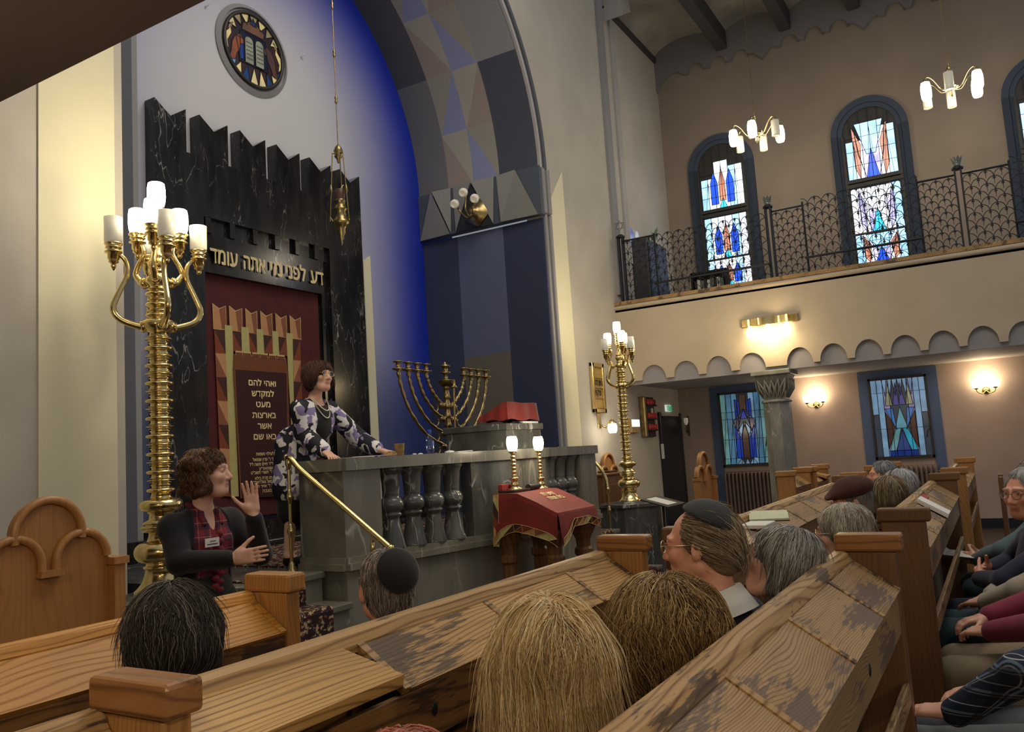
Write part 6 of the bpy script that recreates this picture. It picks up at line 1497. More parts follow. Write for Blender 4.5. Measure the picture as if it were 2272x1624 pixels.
MB().box((a.x + 0.36, YF - 0.055, b.z + H_ * 0.60), (a.x + 0.45, YF - 0.05, b.z + H_ * 0.72)).build('paper_note', M['paper'], mb_)
# exit sign
a, b = on_front(1478, 898), on_front(1492, 913)
ex = thing('exit_sign', (a.x, YF, b.z), 'small green and white exit sign above the dark doorway', 'sign')
MB().box((a.x, YF - 0.02, b.z), (b.x, YF, a.z)).build('panel', emit('exit_white', (0.9, 1, 0.92, 1), 0.5), ex)
grn = emit('exit_green', (0.1, 0.5, 0.25, 1), 0.35, (0.05, 0.3, 0.12, 1)); wdt = b.x - a.x; hh = a.z - b.z; g = MB()
for u0, u1 in ((0.22, 0.32), (0.42, 0.62)): g.box((a.x + wdt * u0, YF - 0.024, b.z + hh * 0.05), (a.x + wdt * u1, YF - 0.02, b.z + hh * 0.95))
F2 = lambda u, v: (a.x + wdt * u, YF - 0.023, b.z + hh * v)
for l in (((0.80, 0.75), (0.78, 0.45)), ((0.78, 0.45), (0.92, 0.25)), ((0.92, 0.25), (0.86, 0.06)), ((0.78, 0.45), (0.68, 0.08)), ((0.80, 0.68), (0.95, 0.60)), ((0.80, 0.68), (0.68, 0.52))): g.tube([F2(*l[0]), F2(*l[1])], 0.018, 5)
g.ball(F2(0.83, 0.87), 0.022, 8); g.build('running_figure', grn, ex)
# small lit display by the candelabrum
a, b = on_front(1397, 931), on_front(1416, 960)
ds_ = thing('thermostat', (a.x, YF, b.z), 'small lit display box on the wall behind the far candelabrum', 'box')
MB().cbox((a.x, YF - 0.06, b.z), (b.x, YF, a.z), 0.008).build('housing', M['cardboard'], ds_); MB().box((a.x, YF - 0.068, b.z + (a.z - b.z) * 0.45), (b.x, YF - 0.06, a.z)).build('screen', emit('display_light', (0.8, 0.96, 1, 1), 0.9), ds_)
# radiators
def radiator(y0, y1, z0, z1, label):
    t = thing('radiator', (XW - 0.1, (y0 + y1) / 2, z0), label, 'radiator', 'cast iron radiators under the windows')
    n = int((y0 - y1) / 0.062)
    for k in range(n):
        y = y0 - (k + 0.5) * (y0 - y1) / n
        MB().tube(spline([(XW - 0.20, y, z0), (XW - 0.20, y, z1 - 0.04), (XW - 0.17, y, z1), (XW - 0.08, y, z1), (XW - 0.05, y, z1 - 0.04), (XW - 0.05, y, z0)], 4), 0.021, 8).build('section', M['radiator'], t)
    MB().tube([(XW - 0.13, y0, z0 + 0.06), (XW - 0.13, y1, z0 + 0.06)], 0.02, 8).tube([(XW - 0.13, y0, z1 - 0.07), (XW - 0.13, y1, z1 - 0.07)], 0.02, 8).tube([(XW - 0.13, y1, z1 - 0.07), (XW - 0.13, y1 - 0.06, z1 - 0.07), (XW - 0.13, y1 - 0.06, 0.02)], 0.012, 6).build('pipe', M['radiator'], t)
radiator(4.15, 3.25, 0.12, 0.96, 'cast iron radiator under the square window left of the column'); radiator(1.72, 0.86, 0.12, 0.94, 'cast iron radiator under the square window behind the grey haired heads')
# ------------------------------------------------------------------ people: bodies grown from blended volumes
def V3(*a): return np.array(a[0] if len(a) == 1 else a, dtype=float)
def rotm(yaw=0, pitch=0, roll=0):
    """pitch > 0 looks up, yaw > 0 turns to the left, roll > 0 tips the crown to the right"""
    cy, sy, cp, sp, cr, sr = math.cos(yaw), math.sin(yaw), math.cos(pitch), math.sin(pitch), math.cos(roll), math.sin(roll)
    Rz = np.array([[cy, -sy, 0], [sy, cy, 0], [0, 0, 1]]); Rx = np.array([[1, 0, 0], [0, cp, -sp], [0, sp, cp]]); Ry = np.array([[cr, 0, sr], [0, 1, 0], [-sr, 0, cr]])
    return Rz @ Rx @ Ry
class Sdf:
    def __init__(s): s.p = []
    def cap(s, a, b, ra, rb=None, k=0.012, flat=None, op='u'):
        a, b = V3(a), V3(b); rb = ra if rb is None else rb
        A = np.eye(3)
        if flat is not None:
            n, sc = V3(flat[0]), flat[1]; n = n / np.linalg.norm(n); A = np.eye(3) + np.outer(n, n) * (1 / sc - 1)
        a2, b2 = A @ a, A @ b; ba = b2 - a2; L = max(1e-9, ba @ ba); mul = 1.0 if flat is None else min(1.0, 0.5 + 0.5 * flat[1])
        def f(q):
            q = q @ A.T - a2; t = np.clip(q @ ba / L, 0, 1)
            return (np.linalg.norm(q - t[..., None] * ba, axis=-1) - (ra + (rb - ra) * t)) * mul
        m = max(ra, rb); s.p.append((f, np.minimum(a, b) - m, np.maximum(a, b) + m, k, op)); return s
    def ell(s, c, r, k=0.012, R=None, op='u'):
        c, r = V3(c), V3(r); R = np.eye(3) if R is None else R
        def f(q):
            q = (q - c) @ R; k0 = np.linalg.norm(q / r, axis=-1); k1 = np.linalg.norm(q / (r * r), axis=-1) + 1e-9
            return k0 * (k0 - 1) / k1
        m = r.max(); s.p.append((f, c - m, c + m, k, op)); return s
    def cut(s, n, d, lo=None, hi=None, k=0.004):
        """removes everything on the side the normal points to"""
        n = V3(n); n = n / np.linalg.norm(n)
        s.p.append((lambda q: d - (q @ n), V3(lo if lo is not None else (-9, -9, -9)), V3(hi if hi is not None else (9, 9, 9)), k, 's')); return s
    @staticmethod
    def comb(D, d, k, op):
        if op == 'u': h = np.clip(0.5 + 0.5 * (D - d) / k, 0, 1); return D * (1 - h) + d * h - k * h * (1 - h)
        h = np.clip(0.5 - 0.5 * (D + d) / k, 0, 1); return D * (1 - h) - d * h + k * h * (1 - h)
    def at(s, q):
        D = np.full(q.shape[:-1], 0.3)
        for f, lo, hi, k, op in s.p: D = s.comb(D, f(q), k, op)
        return D
    def grad(s, q, e=0.002):
        g = np.stack([s.at(q + V3(*(e * (i == j) for j in range(3)))) - s.at(q - V3(*(e * (i == j) for j in range(3)))) for i in range(3)], -1)
        return g / (np.linalg.norm(g, axis=-1, keepdims=True) + 1e-9)
    def mesh(s, vox, adapt=0.0):
        us = [p for p in s.p if p[4] == 'u']
        lo = np.min([p[1] for p in us], 0) - 3 * vox; hi = np.max([p[2] for p in us], 0) + 3 * vox
        n = np.ceil((hi - lo) / vox).astype(int) + 1
        D = np.full(n, 0.1, dtype=np.float32)
        ax = [lo[i] + vox * np.arange(n[i]) for i in range(3)]
        for f, a, b, k, op in s.p:
            m = k + 3 * vox
            i0 = np.clip(np.floor((a - m - lo) / vox).astype(int), 0, n); i1 = np.clip(np.ceil((b + m - lo) / vox).astype(int) + 1, 0, n)
            if (i1 <= i0).any(): continue
            sl = tuple(slice(x, y) for x, y in zip(i0, i1))
            q = np.stack(np.meshgrid(*[ax[i][sl[i]] for i in range(3)], indexing='ij'), -1)
            D[sl] = s.comb(D[sl], f(q), k, op)
        G = openvdb.FloatGrid(0.1); G.copyFromArray(D)
        P, T, Q = G.convertToPolygons(0.0, adapt)
        return P * vox + lo, T, Q
def sdf_obj(name, sdf, vox, mat_, parent, adapt=0.0, color=None):
    P, T, Q = sdf.mesh(vox, adapt)
    # openvdb may return quads with the winding reversed: keep what points outward
    me = bpy.data.meshes.new(name); nq, nt = len(Q), len(T)
    fs = np.concatenate([Q.reshape(-1), T.reshape(-1)]) if nt else Q.reshape(-1)
    if nq:
        v = P[Q[:200]]; nn = np.cross(v[:, 1] - v[:, 0], v[:, 2] - v[:, 0]); gg = sdf.grad(v.mean(1))
        if (nn * gg).sum() < 0: Q = Q[:, ::-1]; T = T[:, ::-1] if nt else T; fs = np.concatenate([Q.reshape(-1), T.reshape(-1)]) if nt else Q.reshape(-1)
    me.vertices.add(len(P)); me.vertices.foreach_set('co', P.astype(np.float32).ravel())
    me.loops.add(len(fs)); me.loops.foreach_set('vertex_index', fs.astype(np.int32))
    me.polygons.add(nq + nt)
    st = np.concatenate([np.arange(nq) * 4, nq * 4 + np.arange(nt) * 3]).astype(np.int32)
    me.polygons.foreach_set('loop_start', st)
    me.polygons.foreach_set('use_smooth', np.ones(nq + nt, dtype=bool))
    me.update(calc_edges=True); me.validate()
    if color is not None:
        ca = me.color_attributes.new('Col', 'FLOAT_COLOR', 'POINT'); c = color(P)
        ca.data.foreach_set('color', np.concatenate([c, np.ones((len(c), 1))], 1).astype(np.float32).ravel())
    me.materials.append(mat_)
    o = bpy.data.objects.new(name, me); COL.objects.link(o); o.parent = parent; WL[o.name] = WL[parent.name]
    return o

def skin_mat(name, c, red):
    t = NT(name); a = t.n('Attribute'); a.attribute_name = 'Col'; v = t.co()
    n = t.noise(v, 26, 4); b = t.mix(t.math('MULTIPLY', t.ss(n, 0.45, 0.75), 0.25), a.outputs['Color'], red)
    t.base(b); t.set(Roughness=0.48, Subsurface_Weight=0.12, Subsurface_Radius=(0.012, 0.005, 0.003)); t.set(Subsurface_Scale=0.6)
    t.bump(t.noise(v, 420, 3), 0.12, 0.001); return t.m
M['skin'] = skin_mat('skin', None, lin(206, 132, 108))
def hair_mat(name, rough=0.45):
    t = NT(name); a = t.n('Attribute'); a.attribute_name = 'Col'
    t.base(a.outputs['Color']); t.set(Roughness=rough, Specular_IOR_Level=0.35); return t.m
M['hair'] = hair_mat('hair')
def cloth(name, c, var=0.12, rough=0.85, bs=260, sheen=0.15): return mat(name, c, rough, 0, var, 9, 0.18, bs, Sheen_Weight=sheen)
def plaid(name, base, lines, per=0.055, width=0.08):
    t = NT(name); v = t.co(rnd=False); s = t.n('SeparateXYZ'); t.l(v, s.inputs[0]); c = base
    ax = (t.math('ADD', s.outputs[0], t.math('MULTIPLY', s.outputs[1], -0.6)), s.outputs[2])
    for col, off, w_, p_ in lines:
        for a in ax:
            f = t.math('FRACT', t.math('ADD', t.math('DIVIDE', a, p_), off))
            k = t.math('LESS_THAN', f, w_)
            c = t.mix(t.math('MULTIPLY', k, 0.62), c, col)
    t.base(c); t.set(Roughness=0.85); return t.m
def floral(name):
    t = NT(name); v = t.co(rnd=False)
    wz = t.noise(v, 9, 2); cx = t.n('CombineXYZ'); [t.l(wz, cx.inputs[i]) for i in range(3)]
    ad = t.n('VectorMath', operation='MULTIPLY_ADD'); t.l(cx.outputs[0], ad.inputs[0]); ad.inputs[1].default_value = (0.12, 0.12, 0.12); t.l(v, ad.inputs[2])
    n1 = t.noise(ad.outputs[0], 8.5, 1.0, 0.4, 1.2); n2 = t.noise(ad.outputs[0], 13, 1.0, 0.4, 0.8)
    c = t.mix(t.ss(n1, 0.47, 0.485), lin(22, 22, 34), lin(232, 228, 228))
    c = t.mix(t.math('MULTIPLY', t.ss(n1, 0.47, 0.485), t.ss(n2, 0.53, 0.545)), c, lin(142, 126, 176))
    t.base(c); t.set(Roughness=0.7); return t.m

HEAD = {}
def head_prims(s, hc, R, sc=1.0, male=False, ears=True):
    """skull, face and ears around hc (middle of the head); local axes: +x right, +y forward, +z up"""
    T = lambda p: hc + R @ (V3(p) * sc); r3 = lambda r: V3(r) * sc
    s.ell(T((0, -0.018, 0.034)), r3((0.074, 0.094, 0.082)), 0.02, R)
    s.ell(T((0, 0.028, -0.028)), r3((0.061, 0.066, 0.083)), 0.03, R)
    s.ell(T((0, 0.058, -0.088)), r3((0.034 if male else 0.028, 0.030, 0.026)), 0.03, R)            # chin
    for x in (-1, 1):
        s.cap(T((x * 0.056, -0.005, -0.055)), T((x * 0.024, 0.055, -0.090)), 0.020 * sc, 0.018 * sc, 0.03)   # jaw
        s.ell(T((x * 0.040, 0.062, -0.020)), r3((0.024, 0.022, 0.022)), 0.02, R)                    # cheek
        s.ell(T((x * 0.033, 0.098, 0.014)), r3((0.019, 0.017, 0.012)), 0.014, R, 's')               # eye socket
        s.cap(T((x * 0.014, 0.086, 0.032)), T((x * 0.048, 0.074, 0.030)), 0.0085 * sc, 0.007 * sc, 0.014)     # brow
        s.ell(T((x * 0.032, 0.0755, 0.0125)), r3((0.0165, 0.0125, 0.0115)), 0.003, R)               # eyeball and lids
    s.cap(T((0, 0.086, 0.018)), T((0, 0.106, -0.026)), 0.0085 * sc, 0.0125 * sc, 0.012)             # nose
    for x in (-1, 1): s.ell(T((x * 0.012, 0.096, -0.030)), r3((0.009, 0.010, 0.008)), 0.006, R)
    s.cap(T((-0.019, 0.083, -0.0565)), T((0.019, 0.083, -0.0565)), 0.0065 * sc, None, 0.006); s.cap(T((0, 0.089, -0.0555)), T((0, 0.0885, -0.0565)), 0.007 * sc, None, 0.006)
    s.cap(T((-0.015, 0.083, -0.068)), T((0.015, 0.083, -0.068)), 0.0075 * sc, None, 0.006)
    s.cap(T((-0.022, 0.0935, -0.0622)), T((0.022, 0.0935, -0.0622)), 0.0022 * sc, None, 0.003, None, 's')
    if ears:
        for x in (-1, 1):
            Re = R @ rotm(x * -0.42, 0.12, 0)
            s.ell(T((x * 0.079, -0.014, 0.000)), r3((0.0085, 0.020, 0.032)), 0.006, Re); s.ell(T((x * 0.076, -0.006, -0.022)), r3((0.008, 0.012, 0.014)), 0.006, Re)
            s.ell(T((x * 0.0875, -0.008, 0.003)), r3((0.006, 0.010, 0.018)), 0.004, Re, 's')
def head_color(P, hc, R, sc, skin, lip, brow):
    L = (P - hc) @ R / sc; c = np.tile(V3(skin[:3]), (len(P), 1))
    def w(p, r, soft): return np.clip((r - np.linalg.norm((L - V3(p)), axis=1)) / soft, 0, 1)[:, None]
    for x in (-1, 1):
        c = c * (1 - 0.35 * w((x * 0.042, 0.075, -0.028), 0.026, 0.02)) + V3(lip[:3]) * 0.35 * w((x * 0.042, 0.075, -0.028), 0.026, 0.02)
        for f in (0.0, 0.33, 0.66, 1.0):
            p = (x * (0.014 + 0.032 * f), 0.093 - 0.012 * f, 0.036 - 0.002 * f); k = w(p, 0.0085, 0.005); c = c * (1 - k * 0.7) + V3(brow[:3]) * k * 0.7
    for f in (-1, -0.5, 0, 0.5, 1):
        for z in (-0.0565, -0.067):
            k = w((f * 0.018, 0.091 - 0.003 * abs(f), z), 0.0085, 0.005); c = c * (1 - 0.8 * k) + V3(lip[:3]) * 0.8 * k
    k = w((0, 0.112, -0.026), 0.018, 0.014); c = c * (1 - 0.3 * k) + V3(lip[:3]) * 0.3 * k
    return c
EYE_M = emit('eye_white', (0, 0, 0, 1), 0, lin(226, 220, 212)); IRIS_M = mat('iris_brown', lin(66, 48, 38), 0.15)
def eyes(parent, hc, R, sc):
    for x in (-1, 1):
        c = hc + R @ (V3(x * 0.032, 0.0775, 0.0125) * sc); g = MB()
        # almond shaped opening with iris
        n = 14; pts = []
        for i in range(n):
            a = 2 * math.pi * i / n; u, v = 0.0130 * math.cos(a), 0.0052 * math.sin(a)
            pts.append(hc + R @ (V3(x * 0.032 + u, 0.0755 + 0.0130 * math.sqrt(max(0.05, 1 - (u / 0.0175) ** 2 - (v / 0.0125) ** 2)), 0.0125 + v) * sc))
        g.add(pts, [list(range(n))], True)
        o = g.build_world('eye', EYE_M, parent)
        g = MB(); cc = [hc + R @ (V3(x * 0.032 + 0.0052 * math.cos(a), 0.0888, 0.0128 + 0.0050 * math.sin(a)) * sc) for a in smoothstep(0, 2 * math.pi, 13)[:-1]]
        g.add(cc, [list(range(12))], True); g.build_world('iris', IRIS_M, o)
def _bw(s, name, mat_, parent):   # vertices already in the person's own frame
    return meshobj(name, [Vector(v) for v in s.v], s.f, s.sm, mat_, parent, WL[parent.name], s.c)
MB.build_world = _bw

def hand(s, w, d, n, side, curl=0.35, spread=0.10, sc=1.0, thumb=0.52, thumb_curl=0.3):
    """hand on s: w wrist, d finger direction, n palm normal, side = direction of the thumb"""
    d, n, side = (V3(v) / np.linalg.norm(v) for v in (d, n, side)); side = side - d * (side @ d); side /= np.linalg.norm(side); n = np.cross(d, side) * np.sign(np.cross(d, side) @ n)
    P = lambda a, b, c=0: w + (d * a + side * b + n * c) * sc
    s.cap(P(-0.02, 0), P(0.02, 0.002), 0.026 * sc, 0.029 * sc, 0.014, (n, 0.72))
    for b, r in ((-0.026, 0.015), (-0.009, 0.016), (0.009, 0.016), (0.026, 0.016)): s.cap(P(0.02, b * 0.8), P(0.085, b), r * sc, 0.0125 * sc, 0.012, (n, 0.85))
    s.ell(P(0.035, 0.022, 0.010), V3(0.022, 0.022, 0.022) * sc, 0.012)
    for b, L, sp in ((0.028, 0.072, 0.5), (0.0095, 0.080, 0.12), (-0.0095, 0.074, -0.25), (-0.0275, 0.058, -0.7)):
        a = spread * sp * 2; q = P(0.088, b); dir_ = d * math.cos(a) + side * math.sin(a); cu = 0.0; r = 0.0088 * sc
        for seg in (0.46, 0.30, 0.24):
            cu += curl * (0.55 if seg == 0.46 else 0.9); e = q + (dir_ * math.cos(cu) + n * math.sin(cu)) * L * seg * sc
            s.cap(q, e, r, r * 0.92, 0.003); q = e; r *= 0.92
    a = P(0.022, 0.026, 0.006); t1 = d * (1 - thumb * 0.75) + side * thumb + n * 0.15; t1 /= np.linalg.norm(t1)
    t2 = t1 * 0.85 + d * 0.35 + n * thumb_curl * 0.6; t2 /= np.linalg.norm(t2)
    b = a + t1 * 0.042 * sc; c = b + t1 * 0.032 * sc; e = c + t2 * 0.026 * sc
    s.cap(a, b, 0.0155 * sc, 0.0115 * sc, 0.010); s.cap(b, c, 0.0105 * sc, 0.0098 * sc, 0.004); s.cap(c, e, 0.0095 * sc, 0.0078 * sc, 0.003)

def strands(sdf, hc, R, sc, seeds_fn, n, steps, step, flow, lift=0.002, rad=0.0009, wave=0.0, rng=None, jitter=0.35, clump=0.28, fly=0.05):
    """hair strands that follow the surface of a hair volume; returns a list of polylines"""
    rng = rng or np.random.default_rng(3)
    p = seeds_fn(n, rng); nn = len(p); L = rng.uniform(0.6, 1.0, nn); rd = rng.normal(0, jitter, (nn, 3)); ph = rng.uniform(0, 6.28, nn)
    off = rng.uniform(-0.35, 1.0, nn) * lift * 2; out = [p.copy()]
    nc = max(12, nn // 45); cc = p[rng.choice(nn, nc)]; ci = np.argmin(((p[:, None, :] - cc[None]) ** 2).sum(-1), 1)      # locks of hair
    rd = rd * 0.6 + rng.normal(0, clump, (nc, 3))[ci]; off = off + rng.uniform(-0.5, 1.0, nc)[ci] * lift * 1.5; ph = rng.uniform(0, 6.28, nc)[ci] + ph * 0.12
    fl = (rng.uniform(0, 1, nn) < fly) * rng.uniform(0.0006, 0.0022, nn)
    for k in range(steps):
        g = sdf.grad(p); d = flow((p - hc) @ R / sc) @ R.T + rd * 0.35 + (np.sin(ph + k * 0.9)[:, None] * np.cross(g, V3(0, 0, 1)) * wave)
        d = d - g * (d * g).sum(-1, keepdims=True); d /= np.linalg.norm(d, axis=-1, keepdims=True) + 1e-6
        p = p + d * step * L[:, None]; g = sdf.grad(p); p = p - g * (sdf.at(p) - off - fl * k)[:, None]
        out.append(p.copy())
    return np.stack(out, 1)
def strand_mesh(name, S_, rad, cols, parent, sub=None):
    """thin three-sided tubes for all strands of one head of hair (one mesh, with the hair volume itself)"""
    n, m, _ = S_.shape; t = np.gradient(S_, axis=1); t /= np.linalg.norm(t, axis=-1, keepdims=True) + 1e-9
    u = np.cross(t, V3(0.3, 0.5, 0.81)); u /= np.linalg.norm(u, axis=-1, keepdims=True) + 1e-9; w = np.cross(t, u)
    tap = (1 - 0.75 * np.linspace(0, 1, m) ** 3)[None, :, None] * rad
    V = np.stack([S_ + (u * math.cos(a) + w * math.sin(a)) * tap for a in (0, 2.094, 4.189)], 2)
    i = np.arange(n)[:, None, None] * m * 3; j = np.arange(m - 1)[None, :, None] * 3; k = np.arange(3)[None, None, :]; l = (k + 1) % 3
    F = np.stack([i + j + k, i + j + l, i + j + 3 + l, i + j + 3 + k], -1).reshape(-1, 4)
    C = np.repeat(cols, m * 3, axis=0)
    return V.reshape(-1, 3), F, C
def hair_part(parent, name, sdf, vox, base, strand_sets, label=None):
    """one mesh: the hair volume plus its strands"""
    P, T, Q = sdf.mesh(vox, 0.0)
    v = P[Q[:200]]; nn = np.cross(v[:, 1] - v[:, 0], v[:, 2] - v[:, 0])
    if (nn * sdf.grad(v.mean(1))).sum() < 0: Q = Q[:, ::-1]
    vs = [P]; fs = [Q]; cs = [np.tile(V3(base[:3]), (len(P), 1))]; b = len(P)
    for V_, F_, C_ in strand_sets: vs.append(V_); fs.append(F_ + b); cs.append(C_); b += len(V_)
    Vv, Ff, Cc = np.concatenate(vs), np.concatenate(fs), np.concatenate(cs)
    me = bpy.data.meshes.new(name); me.vertices.add(len(Vv)); me.vertices.foreach_set('co', Vv.astype(np.float32).ravel())
    me.loops.add(Ff.size); me.loops.foreach_set('vertex_index', Ff.astype(np.int32).ravel())
    me.polygons.add(len(Ff)); me.polygons.foreach_set('loop_start', (np.arange(len(Ff)) * 4).astype(np.int32)); me.polygons.foreach_set('use_smooth', np.ones(len(Ff), dtype=bool))
    me.update(calc_edges=True)
    ca = me.color_attributes.new('Col', 'FLOAT_COLOR', 'POINT'); ca.data.foreach_set('color', np.concatenate([Cc, np.ones((len(Cc), 1))], 1).astype(np.float32).ravel())
    me.materials.append(M['hair']); o = bpy.data.objects.new(name, me); COL.objects.link(o); o.parent = parent; WL[o.name] = WL[parent.name]
    return o
SKIN = lin(222, 170, 146); SKIN_R = lin(224, 160, 134); SKIN_P = lin(226, 178, 154); LIP = lin(178, 92, 84)
UP = V3(0, 0, 1)
def hair_vol(kind, hc, R, sc):
    s = Sdf(); T = lambda p: hc + R @ (V3(p) * sc); r3 = lambda *r: V3(*r) * sc
    if kind == 'long':
        s.ell(T((0, -0.020, 0.040)), r3(0.089, 0.107, 0.090), 0.02, R)
        s.cap(T((0, -0.055, 0.0)), T((0, -0.075, -0.22)), 0.085 * sc, 0.085 * sc, 0.03, (R @ V3(0, 1, 0), 0.55))
        for x in (-1, 1): s.cap(T((x * 0.072, -0.02, 0.0)), T((x * 0.088, -0.01, -0.21)), 0.040 * sc, 0.034 * sc, 0.03)
        s.ell(T((0, 0.125, -0.06)), r3(0.066, 0.085, 0.145), 0.012, R, 's')
    elif kind == 'bob':
        s.ell(T((0, -0.022, 0.036)), r3(0.094, 0.112, 0.093), 0.02, R)
        s.ell(T((0, -0.060, -0.030)), r3(0.090, 0.070, 0.075), 0.03, R)
        for x in (-1, 1): s.cap(T((x * 0.074, -0.005, 0.01)), T((x * 0.078, 0.0, -0.075)), 0.034 * sc, 0.026 * sc, 0.03)
        s.ell(T((0, 0.125, -0.045)), r3(0.066, 0.082, 0.125), 0.012, R, 's')
    elif kind == 'full':      # full, uneven crop standing off the head
        s.ell(T((0, -0.022, 0.030)), r3(0.106, 0.118, 0.098), 0.02, R)
        s.ell(T((0, -0.055, -0.050)), r3(0.080, 0.066, 0.070), 0.03, R)
        for x in (-1, 1): s.ell(T((x * 0.082, -0.005, -0.030)), r3(0.034, 0.060, 0.065), 0.03, R)
        s.ell(T((0, 0.132, -0.05)), r3(0.068, 0.082, 0.120), 0.012, R, 's')
    elif kind == 'wavy':      # loose curls to the nape
        s.ell(T((0, -0.024, 0.040)), r3(0.086, 0.105, 0.090), 0.02, R)
        g = np.random.default_rng(11)
        for i in range(34):
            a = g.uniform(1.15, 2 * math.pi - 1.15); z = g.uniform(-0.085, 0.06); rr = 0.085 + 0.012 * g.normal(); p = (rr * math.sin(a) * 0.98, rr * math.cos(a) * 1.08 - 0.018, z)
            s.ell(T(p), r3(0.026, 0.026, 0.024) * g.uniform(0.8, 1.2), 0.012, R)
        s.ell(T((0, -0.06, -0.06)), r3(0.070, 0.050, 0.065), 0.03, R)
        s.ell(T((0, 0.112, -0.045)), r3(0.105, 0.092, 0.112), 0.012, R, 's')
    elif kind == 'short':
        s.ell(T((0, -0.024, 0.036)), r3(0.0795, 0.099, 0.086), 0.02, R)
        s.ell(T((0, -0.050, -0.035)), r3(0.066, 0.058, 0.060), 0.03, R)
        s.ell(T((0, 0.108, -0.01)), r3(0.085, 0.075, 0.118), 0.012, R, 's')
        for x in (-1, 1): s.ell(T((x * 0.088, -0.006, -0.030)), r3(0.028, 0.028, 0.050), 0.008, R, 's')
    elif kind == 'swept':     # receding in front, long at the back
        s.ell(T((0, -0.034, 0.030)), r3(0.084, 0.100, 0.090), 0.02, R)
        s.ell(T((0, -0.072, -0.035)), r3(0.070, 0.054, 0.060), 0.03, R)
        s.ell(T((0, 0.096, 0.03)), r3(0.088, 0.080, 0.110), 0.014, R, 's')
        for x in (-1, 1): s.ell(T((x * 0.090, 0.006, -0.045)), r3(0.032, 0.034, 0.052), 0.008, R, 's')
    return s
def flow_of(kind, part=0.0):
    def f(L):
        x, y, z = L[:, 0] - part, L[:, 1] + 0.035, L[:, 2]
        if kind == 'swept':
            return np.stack([x * 2.0, -np.ones_like(x) * 1.0, -0.45 - 3 * np.clip(-y, 0, 0.1)], 1)
        h = np.stack([np.sign(x) * np.sqrt(np.abs(x) * 0.05 + 1e-6) * 1.2 + x * 0.4, y * 1.0, np.zeros_like(x)], 1); h /= np.linalg.norm(h, axis=1, keepdims=True) + 1e-6
        a = np.clip((z + 0.0) / 0.11, 0, 1)[:, None]
        d = h * a + np.stack([0 * x, 0 * x, -(1.05 - a[:, 0] * 0.75)], 1)
        if kind in ('bob', 'full'): d[:, 0] += np.clip(-0.02 - z, 0, 0.1) * -np.sign(x) * 4
        return d
    return f
def seeds_of(sdf, hc, R, sc, zmin=-0.15, part=0.0):
    def f(n, rng):
        out = []; tot = 0
        while tot < n:
            v = rng.normal(size=(n * 2, 3)); v /= np.linalg.norm(v, axis=1, keepdims=True); v = v[(v[:, 2] > zmin)]
            p = hc + (v * 0.115 * sc + V3(0, -0.02, 0.035) * sc) @ R.T
            for _ in range(4): p = p - sdf.grad(p) * sdf.at(p)[:, None]
            ok = np.abs(sdf.at(p)) < 0.003; L = (p - hc) @ R / sc; ok &= ~((L[:, 1] > 0.06) & (L[:, 2] < 0.04))
            out.append(p[ok]); tot += ok.sum()
        return np.concatenate(out)[:n]
    return f
def add_hair(parent, kind, hc, R, sc, base, tones, n=500, steps=12, step=0.012, rad=0.0012, wave=0.0, vox=0.006, part=0.0, jitter=0.3, zmin=-0.15, lift=0.002):
    s = hair_vol(kind, hc, R, sc); rng = np.random.default_rng(abs(hash(kind)) % 97 + n if False else len(kind) * 13 + n)
    sets = []
    if n:
        P = strands(s, hc, R, sc, seeds_of(s, hc, R, sc, zmin, part), n, steps, step * sc, flow_of(kind, part), lift, rad, wave, rng, jitter)
        t = V3(*[x for x in ()]) if False else np.array([c[:3] for c in tones]); k = rng.integers(0, len(t), n); c = t[k] * rng.uniform(0.75, 1.2, (n, 1))
        sets.append(strand_mesh('h', P, rad, c, parent))
    return hair_part(parent, 'hair', s, vox, base, sets)
def kippah(parent, hc, R, sc, tilt, r, ang, m_, name='kippah', sx=0.0):
    """skull cap: a shallow dome of cloth lying on the crown"""
    ax = R @ V3(sx, -math.sin(tilt), math.cos(tilt)); ax = ax / np.linalg.norm(ax); c = hc + R @ (V3(0, -0.024, 0.034) * sc); g = MB()
    th = smoothstep(0.0, ang, 12); prof = [(r * math.sin(t), r * math.cos(t) * (1.0)) for t in th]
    prof += [(r * math.sin(ang) * 1.005, r * math.cos(ang) - 0.006), (r * math.sin(ang) * 0.975, r * math.cos(ang) - 0.008)]
    g.lathe(prof, c, 32, axis=tuple(ax)); return g.build_world(name, m_, parent)
def glasses(parent, hc, R, sc, m_, rr=0.0225, lens=True):
    T = lambda *p: Vector(hc + R @ (V3(*p) * sc)); g = MB()
    for x in (-1, 1):
        g.tube([T(x * 0.033 + rr * math.cos(a) * 1.08, 0.103 - 0.10 * abs(rr * math.cos(a)) * 0.6, 0.008 + rr * 0.86 * math.sin(a)) for a in smoothstep(0, 2 * math.pi, 19)], 0.0014, 6, cap=False)
        g.tube([T(x * 0.057, 0.100, 0.013), T(x * 0.073, 0.070, 0.014), T(x * 0.081, 0.0, 0.012), T(x * 0.082, -0.022, -0.006)], 0.0014, 6)
    g.tube([T(-0.010, 0.103, 0.012), T(0, 0.108, 0.015), T(0.010, 0.103, 0.012)], 0.0014, 6)
    o = g.build_world('glasses', m_, parent)
    for x in (-1, 1):
        q = MB(); q.add([T(x * 0.033 + rr * math.cos(a) * 1.06, 0.1025, 0.008 + rr * 0.84 * math.sin(a)) for a in smoothstep(0, 2 * math.pi, 17)[:-1]], [list(range(16))]); q.build_world('lens', M['glass'], o)
    return o

